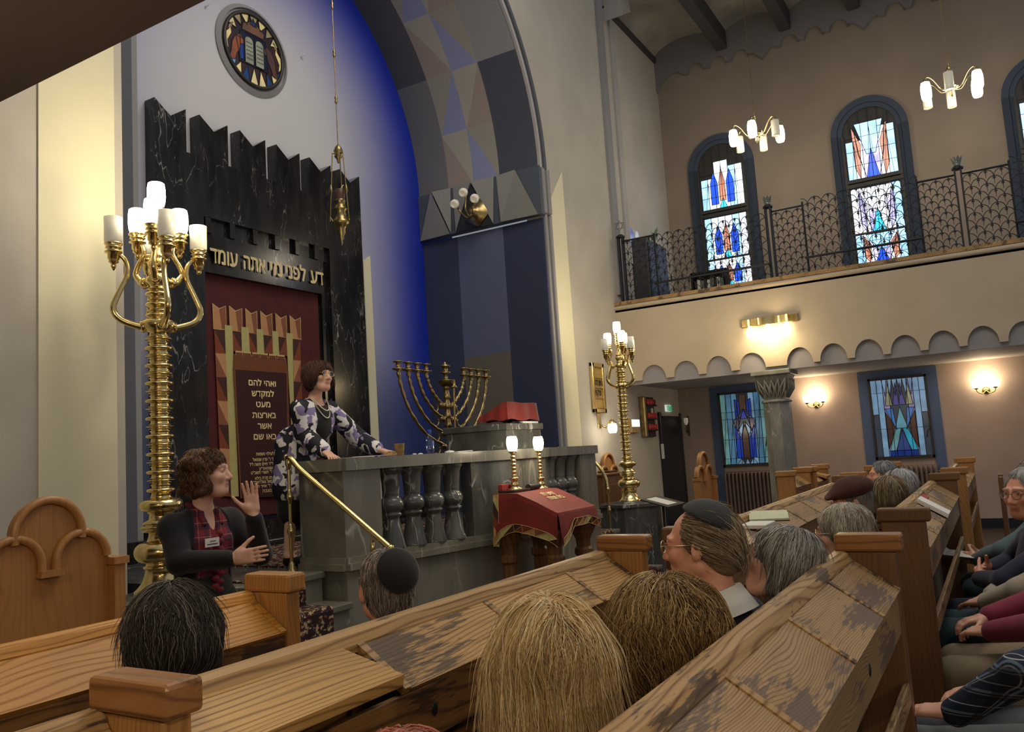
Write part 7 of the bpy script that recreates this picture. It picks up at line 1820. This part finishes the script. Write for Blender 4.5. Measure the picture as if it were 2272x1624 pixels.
def make_person(label, hc, yaw, hrot=(0, 0, 0), pose='sit', male=False, sc=1.0, vox=0.007, skin=SKIN, lip=LIP, brow=lin(90, 70, 58), hair=None, top=None, low=None, shoe=None,
                seat=0.46, floor=0.0, hips=None, arms=None, hands=None, face=False, group=None, extra=None, hand_vox=None, sw=None, short_hair_zone=None, chest_f=0.0):
    """hc: middle of the head in the hall; yaw: way the body faces; hrot: turn of the head relative to the hall"""
    hc = V3(hc); Rb = rotm(yaw); F, Rt = Rb @ V3(0, 1, 0), Rb @ V3(1, 0, 0)
    hp = V3(hips) if hips is not None else hc - F * 0.06; loc = (float(hp[0]), float(hp[1]), floor)
    t = thing('person', loc, label, 'person', group); O = V3(loc)
    R = rotm(*hrot); h = hc - O; w_ = sw or (0.185 if male else 0.165)
    nb = h - UP * 0.175 * sc - F * 0.045 - (R @ V3(0, 0.02, 0)) * 0.5        # base of the neck
    ch = nb - UP * 0.16 + F * (0.005 + chest_f)
    pz = (seat + 0.10) if pose == 'sit' else 0.88 * (h[2] / 1.50)
    pel = V3(0, 0, pz) if hips is not None else V3(*(-F * 0.02)[:2], pz)
    sh = {s: nb - UP * 0.065 + Rt * (w_ * (1 if s == 'R' else -1)) for s in 'LR'}
    arms = arms or {}; el, wr = {}, {}
    for s in 'LR':
        q = 1 if s == 'R' else -1
        if s in arms: el[s], wr[s] = V3(arms[s][0]) - O, V3(arms[s][1]) - O
        else:
            el[s] = sh[s] - UP * 0.26 + Rt * q * 0.05 + F * 0.02; wr[s] = V3(pel[0], pel[1], pz + 0.10) + F * 0.26 + Rt * q * 0.07
    hd = {}
    for s in 'LR':
        q = 1 if s == 'R' else -1
        hd[s] = (hands or {}).get(s) or (F * 0.9 - UP * 0.25 - Rt * q * 0.35, -UP - F * 0.1, -Rt * q, 0.35, 0.08)
    kn, an = {}, {}
    for s in 'LR':
        q = 1 if s == 'R' else -1
        if pose == 'sit': kn[s] = V3(pel[0], pel[1], seat + 0.075) + F * 0.42 + Rt * q * 0.105; an[s] = kn[s] * V3(1, 1, 0) + UP * 0.09 - F * 0.03
        else: kn[s] = V3(pel[0], pel[1], pz * 0.52) + F * 0.03 + Rt * q * 0.085; an[s] = V3(pel[0], pel[1], 0.085) + Rt * q * 0.09 - F * 0.01
    hipj = {s: pel + Rt * (0.085 if s == 'R' else -0.085) for s in 'LR'}
    b = Sdf(); tw = 0.150 if male else 0.132
    b.cap(pel, ch, tw * 0.92, tw, 0.03, (F, 0.66)); b.cap(ch, nb - UP * 0.03, tw * 0.96, 0.075, 0.05, (F, 0.66)); b.cap(sh['L'] - UP * 0.01, sh['R'] - UP * 0.01, 0.044, None, 0.05)
    b.cap(nb - UP * 0.03, h - UP * 0.03 - (R @ V3(0, 0.022, 0)), 0.056 if male else 0.047, 0.054 if male else 0.046, 0.03)
    for s in 'LR':
        b.cap(sh[s], el[s], 0.042, 0.035, 0.02); b.cap(el[s], wr[s], 0.036, 0.024, 0.01)
        hand(b, wr[s] + (V3(hd[s][0]) / np.linalg.norm(hd[s][0])) * 0.015, *hd[s][:3], curl=hd[s][3], spread=hd[s][4], sc=(1.0 if male else 0.93))
        b.cap(hipj[s], kn[s], 0.078, 0.052, 0.03); b.cap(kn[s], an[s], 0.050, 0.034, 0.02); b.cap(an[s], an[s] + F * 0.12 - UP * 0.045, 0.034, 0.026, 0.02)
    head_prims(b, h, R, sc, male)
    sdf_obj('body', b, vox, M['skin'], t, 0.0, lambda P: head_color(P, h, R, sc, skin, lip, brow))
    J = dict(nb=nb, ch=ch, pel=pel, sh=sh, el=el, wr=wr, kn=kn, an=an, h=h, R=R, F=F, Rt=Rt, t=t, O=O, tw=tw, hipj=hipj, sc=sc)
    if face: eyes(t, h, R, sc)
    if hair: add_hair(t, hair[0], h, R, sc, *hair[1:3], **(hair[3] if len(hair) > 3 else {}))
    if top is not None:
        g = garment(J, 0.013); 
        for s in 'LR': sleeve(g, J, s, 0.016)
        sdf_obj('top', g, vox, top, t)
    if low is not None:
        g = Sdf(); g.cap(pel + UP * 0.05, pel - UP * 0.0, tw * 0.96 + 0.012, tw + 0.012, 0.03, (F, 0.72))
        for s in 'LR': g.cap(hipj[s], kn[s], 0.094, 0.070, 0.03); g.cap(kn[s], an[s] + UP * 0.02, 0.070, 0.062, 0.02)
        sdf_obj('trousers', g, vox, low, t)
    if shoe is not None:
        for s in 'LR': sdf_obj('shoe', Sdf().cap(an[s] - UP * 0.035, an[s] - UP * 0.048 + F * 0.15, 0.042, 0.036, 0.01).cut((0, 0, -1), 0.0), vox, shoe, t)
    if extra: extra(J)
    return t
def garment(J, d, down=0.0, g=None):
    g = g or Sdf(); F, tw = J['F'], J['tw']
    g.cap(J['pel'] - UP * down, J['ch'], tw * 0.95 + d, tw + d, 0.03, (F, 0.70)); g.cap(J['ch'], J['nb'] - UP * 0.045, tw * 0.97 + d, 0.070 + d, 0.05, (F, 0.70)); g.cap(J['sh']['L'] - UP * 0.008, J['sh']['R'] - UP * 0.008, 0.048 + d, None, 0.05)
    return g
def sleeve(g, J, s, d, end=0.0, loose=0.0):
    w = J['wr'][s] + (J['el'][s] - J['wr'][s]) * end
    g.cap(J['sh'][s], J['el'][s], 0.045 + d, 0.042 + d + loose, 0.03); g.cap(J['el'][s], w, 0.040 + d + loose, 0.026 + d + loose, 0.015)
# ------------------------------------------------------------------ the people in the hall
C_NAVY, C_BLACK, C_GREY = cloth('wool_navy', lin(28, 32, 54)), cloth('knit_black', lin(11, 11, 13), 0.15), cloth('flannel_grey', lin(84, 88, 90))
C_TEAL, C_TEALG, C_BEIGE, C_BURG, C_WINE = cloth('trousers_teal', lin(46, 72, 80)), cloth('coat_teal_grey', lin(76, 96, 98)), cloth('trousers_beige', lin(136, 122, 98)), cloth('jacket_burgundy', lin(128, 34, 62)), cloth('top_wine', lin(84, 24, 36))
C_DARKRED, C_SHOE = cloth('scarf_red', lin(150, 50, 48)), mat('shoe_black', lin(22, 22, 22), 0.4)
C_VELV = mat('kippah_velvet', lin(9, 9, 10), 0.9, 0, 0.1, 30, 0.1, 300, Sheen_Weight=0.25); C_KFELT = cloth('kippah_cloth', lin(34, 38, 38), 0.25, 0.85, 500)
C_BERET = cloth('beret_felt', lin(70, 34, 26), 0.12, 0.9, 400, 0.05)
C_PLAID = plaid('plaid_navy', lin(26, 40, 64), [(lin(214, 220, 224), 0.0, 0.08, 0.036), (lin(120, 140, 160), 0.4, 0.10, 0.072), (lin(14, 18, 30), 0.65, 0.25, 0.072)])
C_PLAIDR = plaid('plaid_red', lin(126, 26, 36), [(lin(44, 26, 40), 0.1, 0.34, 0.066), (lin(170, 160, 160), 0.62, 0.035, 0.066), (lin(50, 60, 96), 0.78, 0.06, 0.033)])
C_FLOR = floral('floral_print')
GOLDW = mat('glasses_gold', (0.8, 0.65, 0.4, 1), 0.25, 1.0); DARKW = mat('glasses_dark', lin(40, 34, 34), 0.3)
RVEC, FVEC = V3(0.509, -0.858, 0), V3(0.858, 0.5015, 0)       # across the view, along the view
D = math.radians

# ---- the guide, standing by the front pew at left
gh = V3(*at(463, 1052, y=3.40))
def guide_extra(J):
    t, F, Rt, ch, nb = J['t'], J['F'], J['Rt'], J['ch'], J['nb']
    # plaid blouse with collar and ruffle under an open cardigan
    g = garment(J, 0.012); g.cap(ch + F * 0.055 + Rt * 0.055, ch + F * 0.055 + Rt * 0.05 - UP * 0.03, 0.062, None, 0.03); g.cap(ch + F * 0.055 - Rt * 0.055, ch + F * 0.055 - Rt * 0.05 - UP * 0.03, 0.062, None, 0.03)
    g.cap(nb + F * 0.075 - UP * 0.02, nb + F * 0.115 - UP * 0.12, 0.034, 0.010, 0.008, None, 's')
    sdf_obj('blouse', g, 0.005, C_PLAIDR, t)
    c = Sdf()
    for q in (-1, 1):
        c.cap(nb + Rt * q * 0.056 + UP * 0.030 - F * 0.02, nb + Rt * q * 0.052 + F * 0.055 - UP * 0.02, 0.018, 0.016, 0.01); c.cap(nb + Rt * q * 0.052 + F * 0.055 - UP * 0.02, nb + Rt * q * 0.050 + F * 0.085 - UP * 0.065, 0.020, 0.012, 0.01)
    c.cap(nb - Rt * 0.056 + UP * 0.030 - F * 0.02, nb - F * 0.055 + UP * 0.035, 0.018, None, 0.01); c.cap(nb + Rt * 0.056 + UP * 0.030 - F * 0.02, nb - F * 0.055 + UP * 0.035, 0.018, None, 0.01)
    sdf_obj('collar', c, 0.005, C_PLAIDR, t)
    r = Sdf()
    for k in range(15):
        f = k / 14; p = nb - UP * (0.115 + 0.27 * f) + F * (0.122 - 0.02 * abs(f - 0.3)); r.ell(p + Rt * 0.014 * (1 if k % 2 else -1), V3(0.020, 0.014, 0.016), 0.006)
    sdf_obj('ruffle', r, 0.004, cloth('ruffle_red', lin(120, 22, 34)), t)
    cd = garment(J, 0.020, 0.02)
    for s in 'LR': sleeve(cd, J, s, 0.016, 0.06)
    a = nb + F * 0.10 - UP * 0.02
    cd.cap(nb + F * 0.10 + UP * 0.03, J['pel'] + F * 0.14 - UP * 0.10, 0.102, 0.100, 0.012, None, 's'); cd.cap(nb + UP * 0.06, nb + F * 0.03 - UP * 0.02, 0.075, None, 0.012, None, 's')
    sdf_obj('cardigan', cd, 0.006, C_BLACK, t)
    b = nb - UP * 0.150 + F * 0.150 + Rt * 0.058; xx = Rt * 0.040; zz = V3(0, 0, 0.013) 
    n = F * 0.9 + Rt * 0.25
    MB().prism([tuple(v) for v in (b - xx - zz * 1.6, b + xx - zz * 1.6, b + xx + zz * 1.6, b - xx + zz * 1.6)], tuple(F * 0.003)).build_world('name_badge', M['white'], t)
    mk = MB(); o_ = F * 0.0045
    mk.prism([tuple(v + o_ + UP * 0.004) for v in (b - xx * 0.5, b + xx * 0.35, b + xx * 0.35 + UP * 0.003, b - xx * 0.5 + UP * 0.003)], tuple(F * 0.0005)); mk.prism([tuple(v + o_ - UP * 0.010) for v in (b - xx * 0.75, b + xx * 0.75, b + xx * 0.75 + UP * 0.004, b - xx * 0.75 + UP * 0.004)], tuple(F * 0.0005))
    mk.build_world('badge_print', M['book_dark'], t)
    bt = Sdf().cap(J['pel'] + UP * 0.03, J['pel'] + UP * 0.075, J['tw'] + 0.018, None, 0.01, (F, 0.72)); sdf_obj('waistband', bt, 0.006, C_BLACK, t)
    e = J['h'] + J['R'] @ V3(0.082, -0.012, -0.034); MB().ball(tuple(e), 0.006, 8).build_world('earring', M['silver'], t)
    # ring on the lower hand
    w = J['wr']['R']; q = w + (RVEC * 0.98 + UP * 0.06) * 0.125; MB().tube([tuple(q + RVEC * 0.0 + UP * 0.009 * math.cos(a) + FVEC * 0.009 * math.sin(a) - UP * 0.012) for a in smoothstep(0, 6.283, 11)], 0.0016, 5, cap=False).build_world('ring', M['silver'], t)
P_ = lambda px, py, y: V3(*at(px, py, y=y))
guide = make_person('woman in black cardigan and red plaid blouse standing with one palm raised', gh, D(178), (D(-150), D(2), D(0)), 'stand', hips=(gh[0] - 0.005, gh[1] + 0.05, 0), vox=0.0045, skin=SKIN_P, brow=lin(96, 70, 54), face=True,
    low=C_BLACK, shoe=C_SHOE, sw=0.165,
    arms={'R': (P_(398, 1248, 3.36), P_(512, 1240, 3.10)), 'L': (P_(578, 1228, 3.28), P_(563, 1146, 3.12))},
    hands={'R': (RVEC * 0.97 + UP * 0.10, FVEC * 0.8 - UP * 0.25 , UP * 0.9 - RVEC * 0.2, 0.12, 0.05), 'L': (UP * 0.98 - RVEC * 0.10, -FVEC, -RVEC, 0.10, 0.11)},
    hair=('wavy', lin(84, 60, 42), [lin(128, 96, 68), lin(98, 70, 48), lin(150, 114, 80), lin(84, 58, 40)], dict(n=2600, steps=10, step=0.011, rad=0.0011, wave=0.9, vox=0.005, jitter=0.5, zmin=-0.6, lift=0.004)), extra=guide_extra)

# ---- the speaker on the platform
shc = V3(*at(708, 836, y=4.36))
def speaker_extra(J):
    t, F, Rt, ch, nb, pel = J['t'], J['F'], J['Rt'], J['ch'], J['nb'], J['pel']
    g = garment(J, 0.010); g.ell(nb + F * 0.06 + UP * 0.01, V3(0.085, 0.075, 0.055), 0.01, None, 's')
    sdf_obj('top', g, 0.006, C_BLACK, t)
    sk = Sdf().cap(pel + UP * 0.05, V3(pel[0], pel[1], 0.42), J['tw'] + 0.022, J['tw'] + 0.03, 0.03, (F, 0.78)); sdf_obj('skirt', sk, 0.008, C_BLACK, t)
    j = garment(J, 0.021, 0.0); j.cap(pel + UP * 0.06, V3(pel[0], pel[1] , pel[2] - 0.22), J['tw'] + 0.030, J['tw'] + 0.060, 0.04, (F, 0.80))
    for s in 'LR': sleeve(j, J, s, 0.022, 0.12, 0.012)
    j.cap(nb + F * 0.09 + UP * 0.03, pel + F * 0.17 - UP * 0.50, 0.070, 0.10, 0.012, None, 's'); j.cap(nb + UP * 0.06, nb + F * 0.03 - UP * 0.01, 0.072, None, 0.012, None, 's')
    sdf_obj('jacket', j, 0.006, C_FLOR, t)
    pe = MB()
    for r, dz in ((0.085, 0.10), (0.098, 0.155)):
        for k in range(40):
            a = math.pi * (0.06 + 0.88 * k / 39) * 1.0; u = math.cos(a); v = math.sin(a)
            p = nb + Rt * r * u * 0.82 + F * (0.035 + 0.085 * v) - UP * (0.005 + dz * v ** 1.3) + UP * 0.02; pe.ball(tuple(p), 0.0048, 6)
    pe.build_world('pearl_necklace', mat('pearl', lin(226, 218, 204), 0.25), t)
    w = J['wr']['R']; ax = J['el']['R'] - w; ax = ax / np.linalg.norm(ax); u = np.cross(ax, UP); u /= np.linalg.norm(u); v = np.cross(ax, u)
    for k in range(2): MB().tube([tuple(w + ax * (0.02 + 0.018 * k) + (u * math.cos(a) + v * math.sin(a)) * 0.034) for a in smoothstep(0, 6.283, 15)], 0.006, 7, cap=False).build_world('bracelet', M['white'], t)
    glasses(t, J['h'], J['R'], J['sc'], GOLDW)
rw, lw = V3(4.42, 4.16, 1.625), V3(4.72, 4.00, 1.60)
speaker = make_person('woman with dark bob and floral jacket speaking with both hands on the parapet', shc, D(182), (D(176), D(3), D(-3)), 'stand', floor=PZ, hips=(shc[0] - 0.06, 4.58, 0), vox=0.005, skin=SKIN_P, brow=lin(70, 50, 42), face=True,
    low=None, shoe=C_SHOE, sw=0.165, arms={'R': (V3(4.46, 4.40, 1.74), V3(4.40, 4.17, 1.625)), 'L': (V3(4.96, 4.34, 1.72), V3(4.86, 4.06, 1.615))},
    hands={'R': (V3(-0.25, -0.75, -0.30), V3(0.0, 0.25, -1), V3(0.9, -0.2, 0), 0.40, 0.10), 'L': (V3(0.80, -0.50, -0.16), V3(0, 0, -1), V3(-0.5, -0.8, 0), 0.06, 0.12)},
    hair=('full', lin(48, 30, 24), [lin(84, 54, 42), lin(56, 36, 30), lin(110, 72, 54)], dict(n=2200, steps=12, step=0.012, rad=0.0012, wave=0.3, vox=0.006, jitter=0.45)), extra=speaker_extra)

# ---- seated visitors seen from behind
make_person('dark haired person with grey strands seated behind the orange pew', at(386, 1410, y=1.60), D(-10), (D(-48), D(-6), 0), sc=0.90, vox=0.008, top=cloth('coat_dark', lin(34, 32, 34)), low=C_BLACK, shoe=C_SHOE,
    hair=('bob', lin(46, 41, 39), [lin(70, 64, 60), lin(48, 43, 41), lin(120, 112, 106), lin(58, 52, 49), lin(52, 47, 44)], dict(n=2600, steps=14, step=0.0115, rad=0.0009, vox=0.006, jitter=0.32, wave=0.25, lift=0.003)))
def kip0_extra(J):
    kippah(J['t'], J['h'], J['R'], J['sc'], 1.22, 0.103, 0.70, C_VELV, 'velvet_kippah', 0.30); glasses(J['t'], J['h'], J['R'], J['sc'], DARKW, 0.021)
make_person('man with short grey hair wearing a round black velvet kippah', at(858, 1304, y=1.60), D(-15), (D(-40), D(0), D(-3)), male=True, sc=0.94, vox=0.0055, skin=SKIN_R, brow=lin(120, 110, 104), top=cloth('jacket_charcoal', lin(46, 46, 50)), low=C_GREY, shoe=C_SHOE,
    hair=('short', lin(112, 100, 92), [lin(168, 156, 146), lin(120, 108, 100), lin(84, 74, 70), lin(190, 180, 170)], dict(n=2600, steps=5, step=0.008, rad=0.0009, vox=0.005, jitter=0.25, zmin=-0.8)), extra=kip0_extra)
make_person('blond woman with long straight hair and centre parting seen from behind', at(1218, 1476, y=0.80), D(-15), (D(-52), D(-4), 0), sc=1.02, vox=0.008, top=cloth('coat_cream', lin(150, 130, 100)), low=C_BLACK, shoe=C_SHOE,
    hair=('long', lin(190, 160, 112), [lin(236, 212, 164), lin(222, 192, 138), lin(204, 172, 120), lin(246, 228, 190), lin(182, 150, 108)], dict(n=7500, steps=20, step=0.0150, rad=0.0007, vox=0.006, jitter=0.30, wave=0.12, lift=0.005, part=0.004)))
make_person('woman with full short light brown hair leaning before the grey brown pew', at(1474, 1424, y=0.66), D(-12), (D(-45), D(-10), 0), sc=1.0, vox=0.008, top=C_BLACK, low=C_BLACK, shoe=C_SHOE,
    hair=('full', lin(104, 80, 50), [lin(170, 140, 94), lin(138, 110, 70), lin(104, 80, 50), lin(200, 172, 122)], dict(n=6000, steps=14, step=0.0125, rad=0.0008, vox=0.006, jitter=0.45, wave=0.35, lift=0.008)))
def kip1_extra(J):
    t, nb, F = J['t'], J['nb'], J['F']
    kippah(t, J['h'], J['R'], J['sc'], 0.50, 0.105, 1.0, C_KFELT, 'cloth_kippah'); glasses(t, J['h'], J['R'], J['sc'], GOLDW, 0.022)
    g = MB(); ax = Vector(J['h'] - UP * 0.03 - nb).normalized(); g.lathe([(0.098, -0.035), (0.088, 0.0), (0.076, 0.040), (0.071, 0.043), (0.068, 0.0)], Vector(nb), 26, axis=ax); g.build_world('shirt_collar', M['white'], t)
make_person('man with swept back hair, glasses and dark cloth kippah seen in profile', at(1551, 1212, y=0.80), D(-4), (D(4), D(-3), D(0)), male=True, sc=0.97, vox=0.0055, skin=SKIN_R, brow=lin(150, 120, 100), face=True, top=C_NAVY, low=C_GREY, shoe=C_SHOE,
    hair=('swept', lin(120, 102, 78), [lin(166, 146, 116), lin(138, 116, 88), lin(100, 80, 60), lin(186, 172, 148)], dict(n=2600, steps=14, step=0.0105, rad=0.0010, vox=0.005, jitter=0.20, wave=0.2, zmin=-0.4)), extra=kip1_extra)
def bob_extra(J): MB().ball(tuple(J['h'] + J['R'] @ V3(-0.082, -0.004, -0.040)), 0.0065, 10).build_world('pearl_earring', M['white'], J['t'])
make_person('woman with grey bob looking up, pearl earring, beside the dark end post', at(1730, 1250, y=0.60), D(0), (D(14), D(16), D(3)), sc=0.90, vox=0.006, skin=SKIN, top=C_WINE, low=C_BLACK, shoe=C_SHOE, face=True,
    hair=('bob', lin(98, 92, 86), [lin(160, 156, 150), lin(126, 120, 114), lin(88, 82, 76), lin(186, 182, 176)], dict(n=3000, steps=14, step=0.0120, rad=0.0010, vox=0.006, jitter=0.20, wave=0.12)), extra=bob_extra)
make_person('person with reddish hair just showing at the bottom of the view', at(905, 1830, y=0.72), D(-15), (D(-50), D(-8), 0), vox=0.010, top=C_BLACK, low=C_BLACK, hair=('short', lin(150, 90, 78), [lin(190, 120, 104), lin(160, 96, 84), lin(206, 140, 124)], dict(n=900, steps=7, step=0.010, rad=0.0011, vox=0.008, jitter=0.5)))
make_person('woman with white short hair and thin glasses in profile behind the near end boards', at(1868, 1184, y=0.625), D(4), (D(10), D(-4), 0), sc=1.0, vox=0.006, skin=SKIN, top=C_NAVY, low=C_BLACK, shoe=C_SHOE, face=True,
    hair=('bob', lin(170, 160, 144), [lin(206, 198, 182), lin(180, 170, 152), lin(150, 140, 124)], dict(n=1400, steps=11, step=0.0110, rad=0.0013, vox=0.006, jitter=0.28, wave=0.15)), extra=lambda J: glasses(J['t'], J['h'], J['R'], J['sc'], GOLDW, 0.021))
def beret_extra(J):
    t, h, R = J['t'], J['h'], J['R']; T = lambda p: h + R @ V3(*p); s = Sdf()
    s.ell(T((0, 0.0, 0.070)), V3(0.102, 0.130, 0.056), 0.03, R @ rotm(0, -0.22, 0)); s.ell(T((0, -0.02, 0.088)), V3(0.090, 0.100, 0.064), 0.03, R); s.cap(T((-0.05, 0.118, 0.045)), T((0.05, 0.118, 0.045)), 0.014, None, 0.02)
    s.cut(R @ V3(0, 0, -1), -float((R @ V3(0, 0, 1)) @ T((0, 0, 0.040))))
    sdf_obj('flat_cap', s, 0.005, C_BERET, t); glasses(t, h, R, J['sc'], GOLDW, 0.021)
make_person('man in brown felt flat cap and glasses behind the white haired woman', at(1890, 1118, y=0.74), D(0), (D(14), D(-6), 0), male=True, sc=1.0, vox=0.007, skin=SKIN_R, top=C_NAVY, low=C_GREY, shoe=C_SHOE,
    hair=('short', lin(120, 110, 104), [lin(150, 142, 136), lin(110, 102, 96)], dict(n=300, steps=5, step=0.009, rad=0.0016, vox=0.007)), extra=beret_extra)
make_person('woman with dark blond straight hair turned away beyond the flat cap', at(1970, 1103, y=0.63), D(-10), (D(-50), D(-4), 0), vox=0.009, top=cloth('coat_slate', lin(50, 52, 60)), low=C_BLACK,
    hair=('bob', lin(128, 112, 84), [lin(170, 154, 122), lin(128, 110, 82), lin(98, 84, 64)], dict(n=700, steps=12, step=0.012, rad=0.0018, vox=0.008, jitter=0.2)))
make_person('woman with silver hair and black headband turned away', at(1996, 1080, y=0.665), D(-10), (D(-40), D(-4), 0), vox=0.009, top=C_BLACK, low=C_BLACK,
    hair=('bob', lin(176, 176, 178), [lin(214, 214, 214), lin(180, 180, 182), lin(150, 150, 154)], dict(n=700, steps=12, step=0.012, rad=0.0018, vox=0.008, jitter=0.15)),
    extra=lambda J: MB().tube([tuple(J['h'] + J['R'] @ V3(0.097 * math.cos(a), -0.005, 0.025 + 0.107 * math.sin(a))) for a in smoothstep(-0.25, math.pi + 0.25, 20)], 0.009, 8).build_world('headband', C_BLACK, J['t']))
make_person('grey haired person farthest off, before the light pew and the radiator', at(1957, 1056, y=0.86), D(0), (D(20), 0, 0), male=True, vox=0.010, skin=SKIN_R, top=C_GREY, low=C_BLACK,
    hair=('short', lin(120, 122, 122), [lin(160, 162, 162), lin(116, 118, 118)], dict(n=300, steps=6, step=0.012, rad=0.0022, vox=0.009, jitter=0.5)))

# ---- visitors along the right edge
hands_fold = lambda F, Rt: None
make_person('grey haired man with dark glasses and navy coat looking across at the right edge', at(2274, 1094, x=5.05), D(14), (D(52), D(-6), 0), male=True, sc=1.08, vox=0.006, skin=SKIN_R, brow=lin(120, 108, 100), face=True, top=C_NAVY, low=C_NAVY, shoe=C_SHOE, seat=0.45, hips=(5.08, -0.14, 0),
    arms={'R': (V3(5.36, 0.02, 0.76), V3(5.20, 0.13, 0.74)), 'L': (V3(4.80, 0.06, 0.74), V3(4.98, 0.17, 0.72))}, hands={'R': (V3(-0.9, 0.25, 0.0), V3(0.2, -0.9, -0.2), V3(0, 0, 1), 0.4, 0.06), 'L': (V3(0.9, 0.2, 0.05), V3(0, -0.9, -0.2), V3(0, 0, 1), 0.4, 0.06)},
    hair=('short', lin(140, 138, 136), [lin(176, 174, 172), lin(140, 138, 136)], dict(n=700, steps=6, step=0.010, rad=0.0015, vox=0.007, jitter=0.35)), extra=lambda J: glasses(J['t'], J['h'], J['R'], J['sc'], DARKW, 0.022))
make_person('visitor in teal grey coat holding a white leaflet at the right edge', (5.95, -0.16, 1.18), D(5), (D(20), D(-10), 0), vox=0.008, top=C_TEALG, low=cloth('trousers_slate', lin(52, 70, 78)), shoe=C_SHOE, seat=0.45, hips=(5.95, -0.18, 0),
    arms={'R': (V3(6.18, 0.0, 0.74), V3(6.02, 0.18, 0.70)), 'L': (V3(5.62, 0.06, 0.78), V3(5.84, 0.20, 0.70))}, hands={'R': (V3(-0.6, 0.6, 0), V3(-0.3, -0.2, -0.9), V3(0, 0, 1), 0.5, 0.06), 'L': (V3(0.7, 0.6, 0), V3(0.2, -0.2, -0.9), V3(0, 0, 1), 0.5, 0.06)},
    hair=('bob', lin(120, 110, 100), [lin(150, 140, 130)], dict(n=200, steps=8, step=0.014, rad=0.002, vox=0.009)))
single('leaflet', MB().prism([(5.78, 0.22, 0.715), (6.02, 0.20, 0.715), (6.02, 0.36, 0.735), (5.78, 0.38, 0.735)], (0, 0, 0.003)).prism([(5.78, 0.38, 0.735), (6.02, 0.36, 0.735), (6.00, 0.44, 0.80), (5.78, 0.46, 0.80)], (0, 0, 0.003)), M['paper'], 'white folded leaflet in the hands of the visitor in teal grey', 'leaflet')
make_person('visitor in teal trousers seated beside the end board across the aisle', (4.66, -0.26, 1.17), D(0), (D(10), 0, 0), vox=0.007, top=cloth('pullover_pale', lin(170, 160, 140)), low=C_TEAL, shoe=C_SHOE, seat=0.45, hips=(4.66, -0.10, 0),
    arms={'R': (V3(4.92, 0.0, 0.74), V3(4.76, 0.12, 0.68)), 'L': (V3(4.42, 0.0, 0.76), V3(4.56, 0.14, 0.68))}, hands={'R': (V3(-0.8, 0.4, -0.1), V3(0, 0, -1), V3(0.3, 0.9, 0), 0.35, 0.06), 'L': (V3(0.5, 0.7, -0.15), V3(0, 0, -1), V3(0.8, -0.4, 0), 0.35, 0.06)},
    hair=('short', lin(110, 100, 90), [lin(140, 130, 120)], dict(n=100, steps=6, step=0.012, rad=0.002, vox=0.010)))
make_person('visitor in burgundy jacket and beige trousers at the right edge', (3.92, -0.27, 1.17), D(0), (D(10), 0, 0), vox=0.006, top=C_BURG, low=C_BEIGE, shoe=C_SHOE, seat=0.45, hips=(3.92, -0.16, 0),
    arms={'R': (V3(4.18, -0.06, 0.76), V3(4.08, 0.12, 0.71)), 'L': (V3(3.68, -0.06, 0.76), V3(3.82, 0.11, 0.70))}, hands={'R': (V3(-0.3, 0.9, -0.2), V3(0, 0, -1), V3(-0.9, -0.2, 0), 0.5, 0.08), 'L': (V3(0.5, 0.8, -0.1), V3(0.2, 0.1, -1), V3(0.8, -0.4, 0.2), 0.6, 0.08)},
    hair=('short', lin(130, 120, 110), [lin(150, 140, 130)], dict(n=100, steps=6, step=0.012, rad=0.002, vox=0.010)))
make_person('visitor in navy plaid shirt and grey trousers in the lower right corner', (3.0, -0.28, 1.17), D(0), (D(10), 0, 0), vox=0.006, top=C_PLAID, low=C_GREY, shoe=C_SHOE, seat=0.45, hips=(3.0, -0.10, 0),
    arms={'R': (V3(3.24, -0.06, 0.76), V3(3.10, 0.12, 0.68)), 'L': (V3(2.74, 0.02, 0.82), V3(2.80, 0.20, 0.68))}, hands={'R': (V3(-0.3, 0.9, -0.2), V3(0, 0, -1), V3(-0.9, -0.2, 0), 0.4, 0.08), 'L': (V3(0.3, 0.9, -0.1), V3(0, 0, -1), V3(0.8, -0.4, 0.2), 0.4, 0.08)},
    hair=('short', lin(90, 80, 70), [lin(110, 100, 90)], dict(n=100, steps=6, step=0.012, rad=0.002, vox=0.010)))
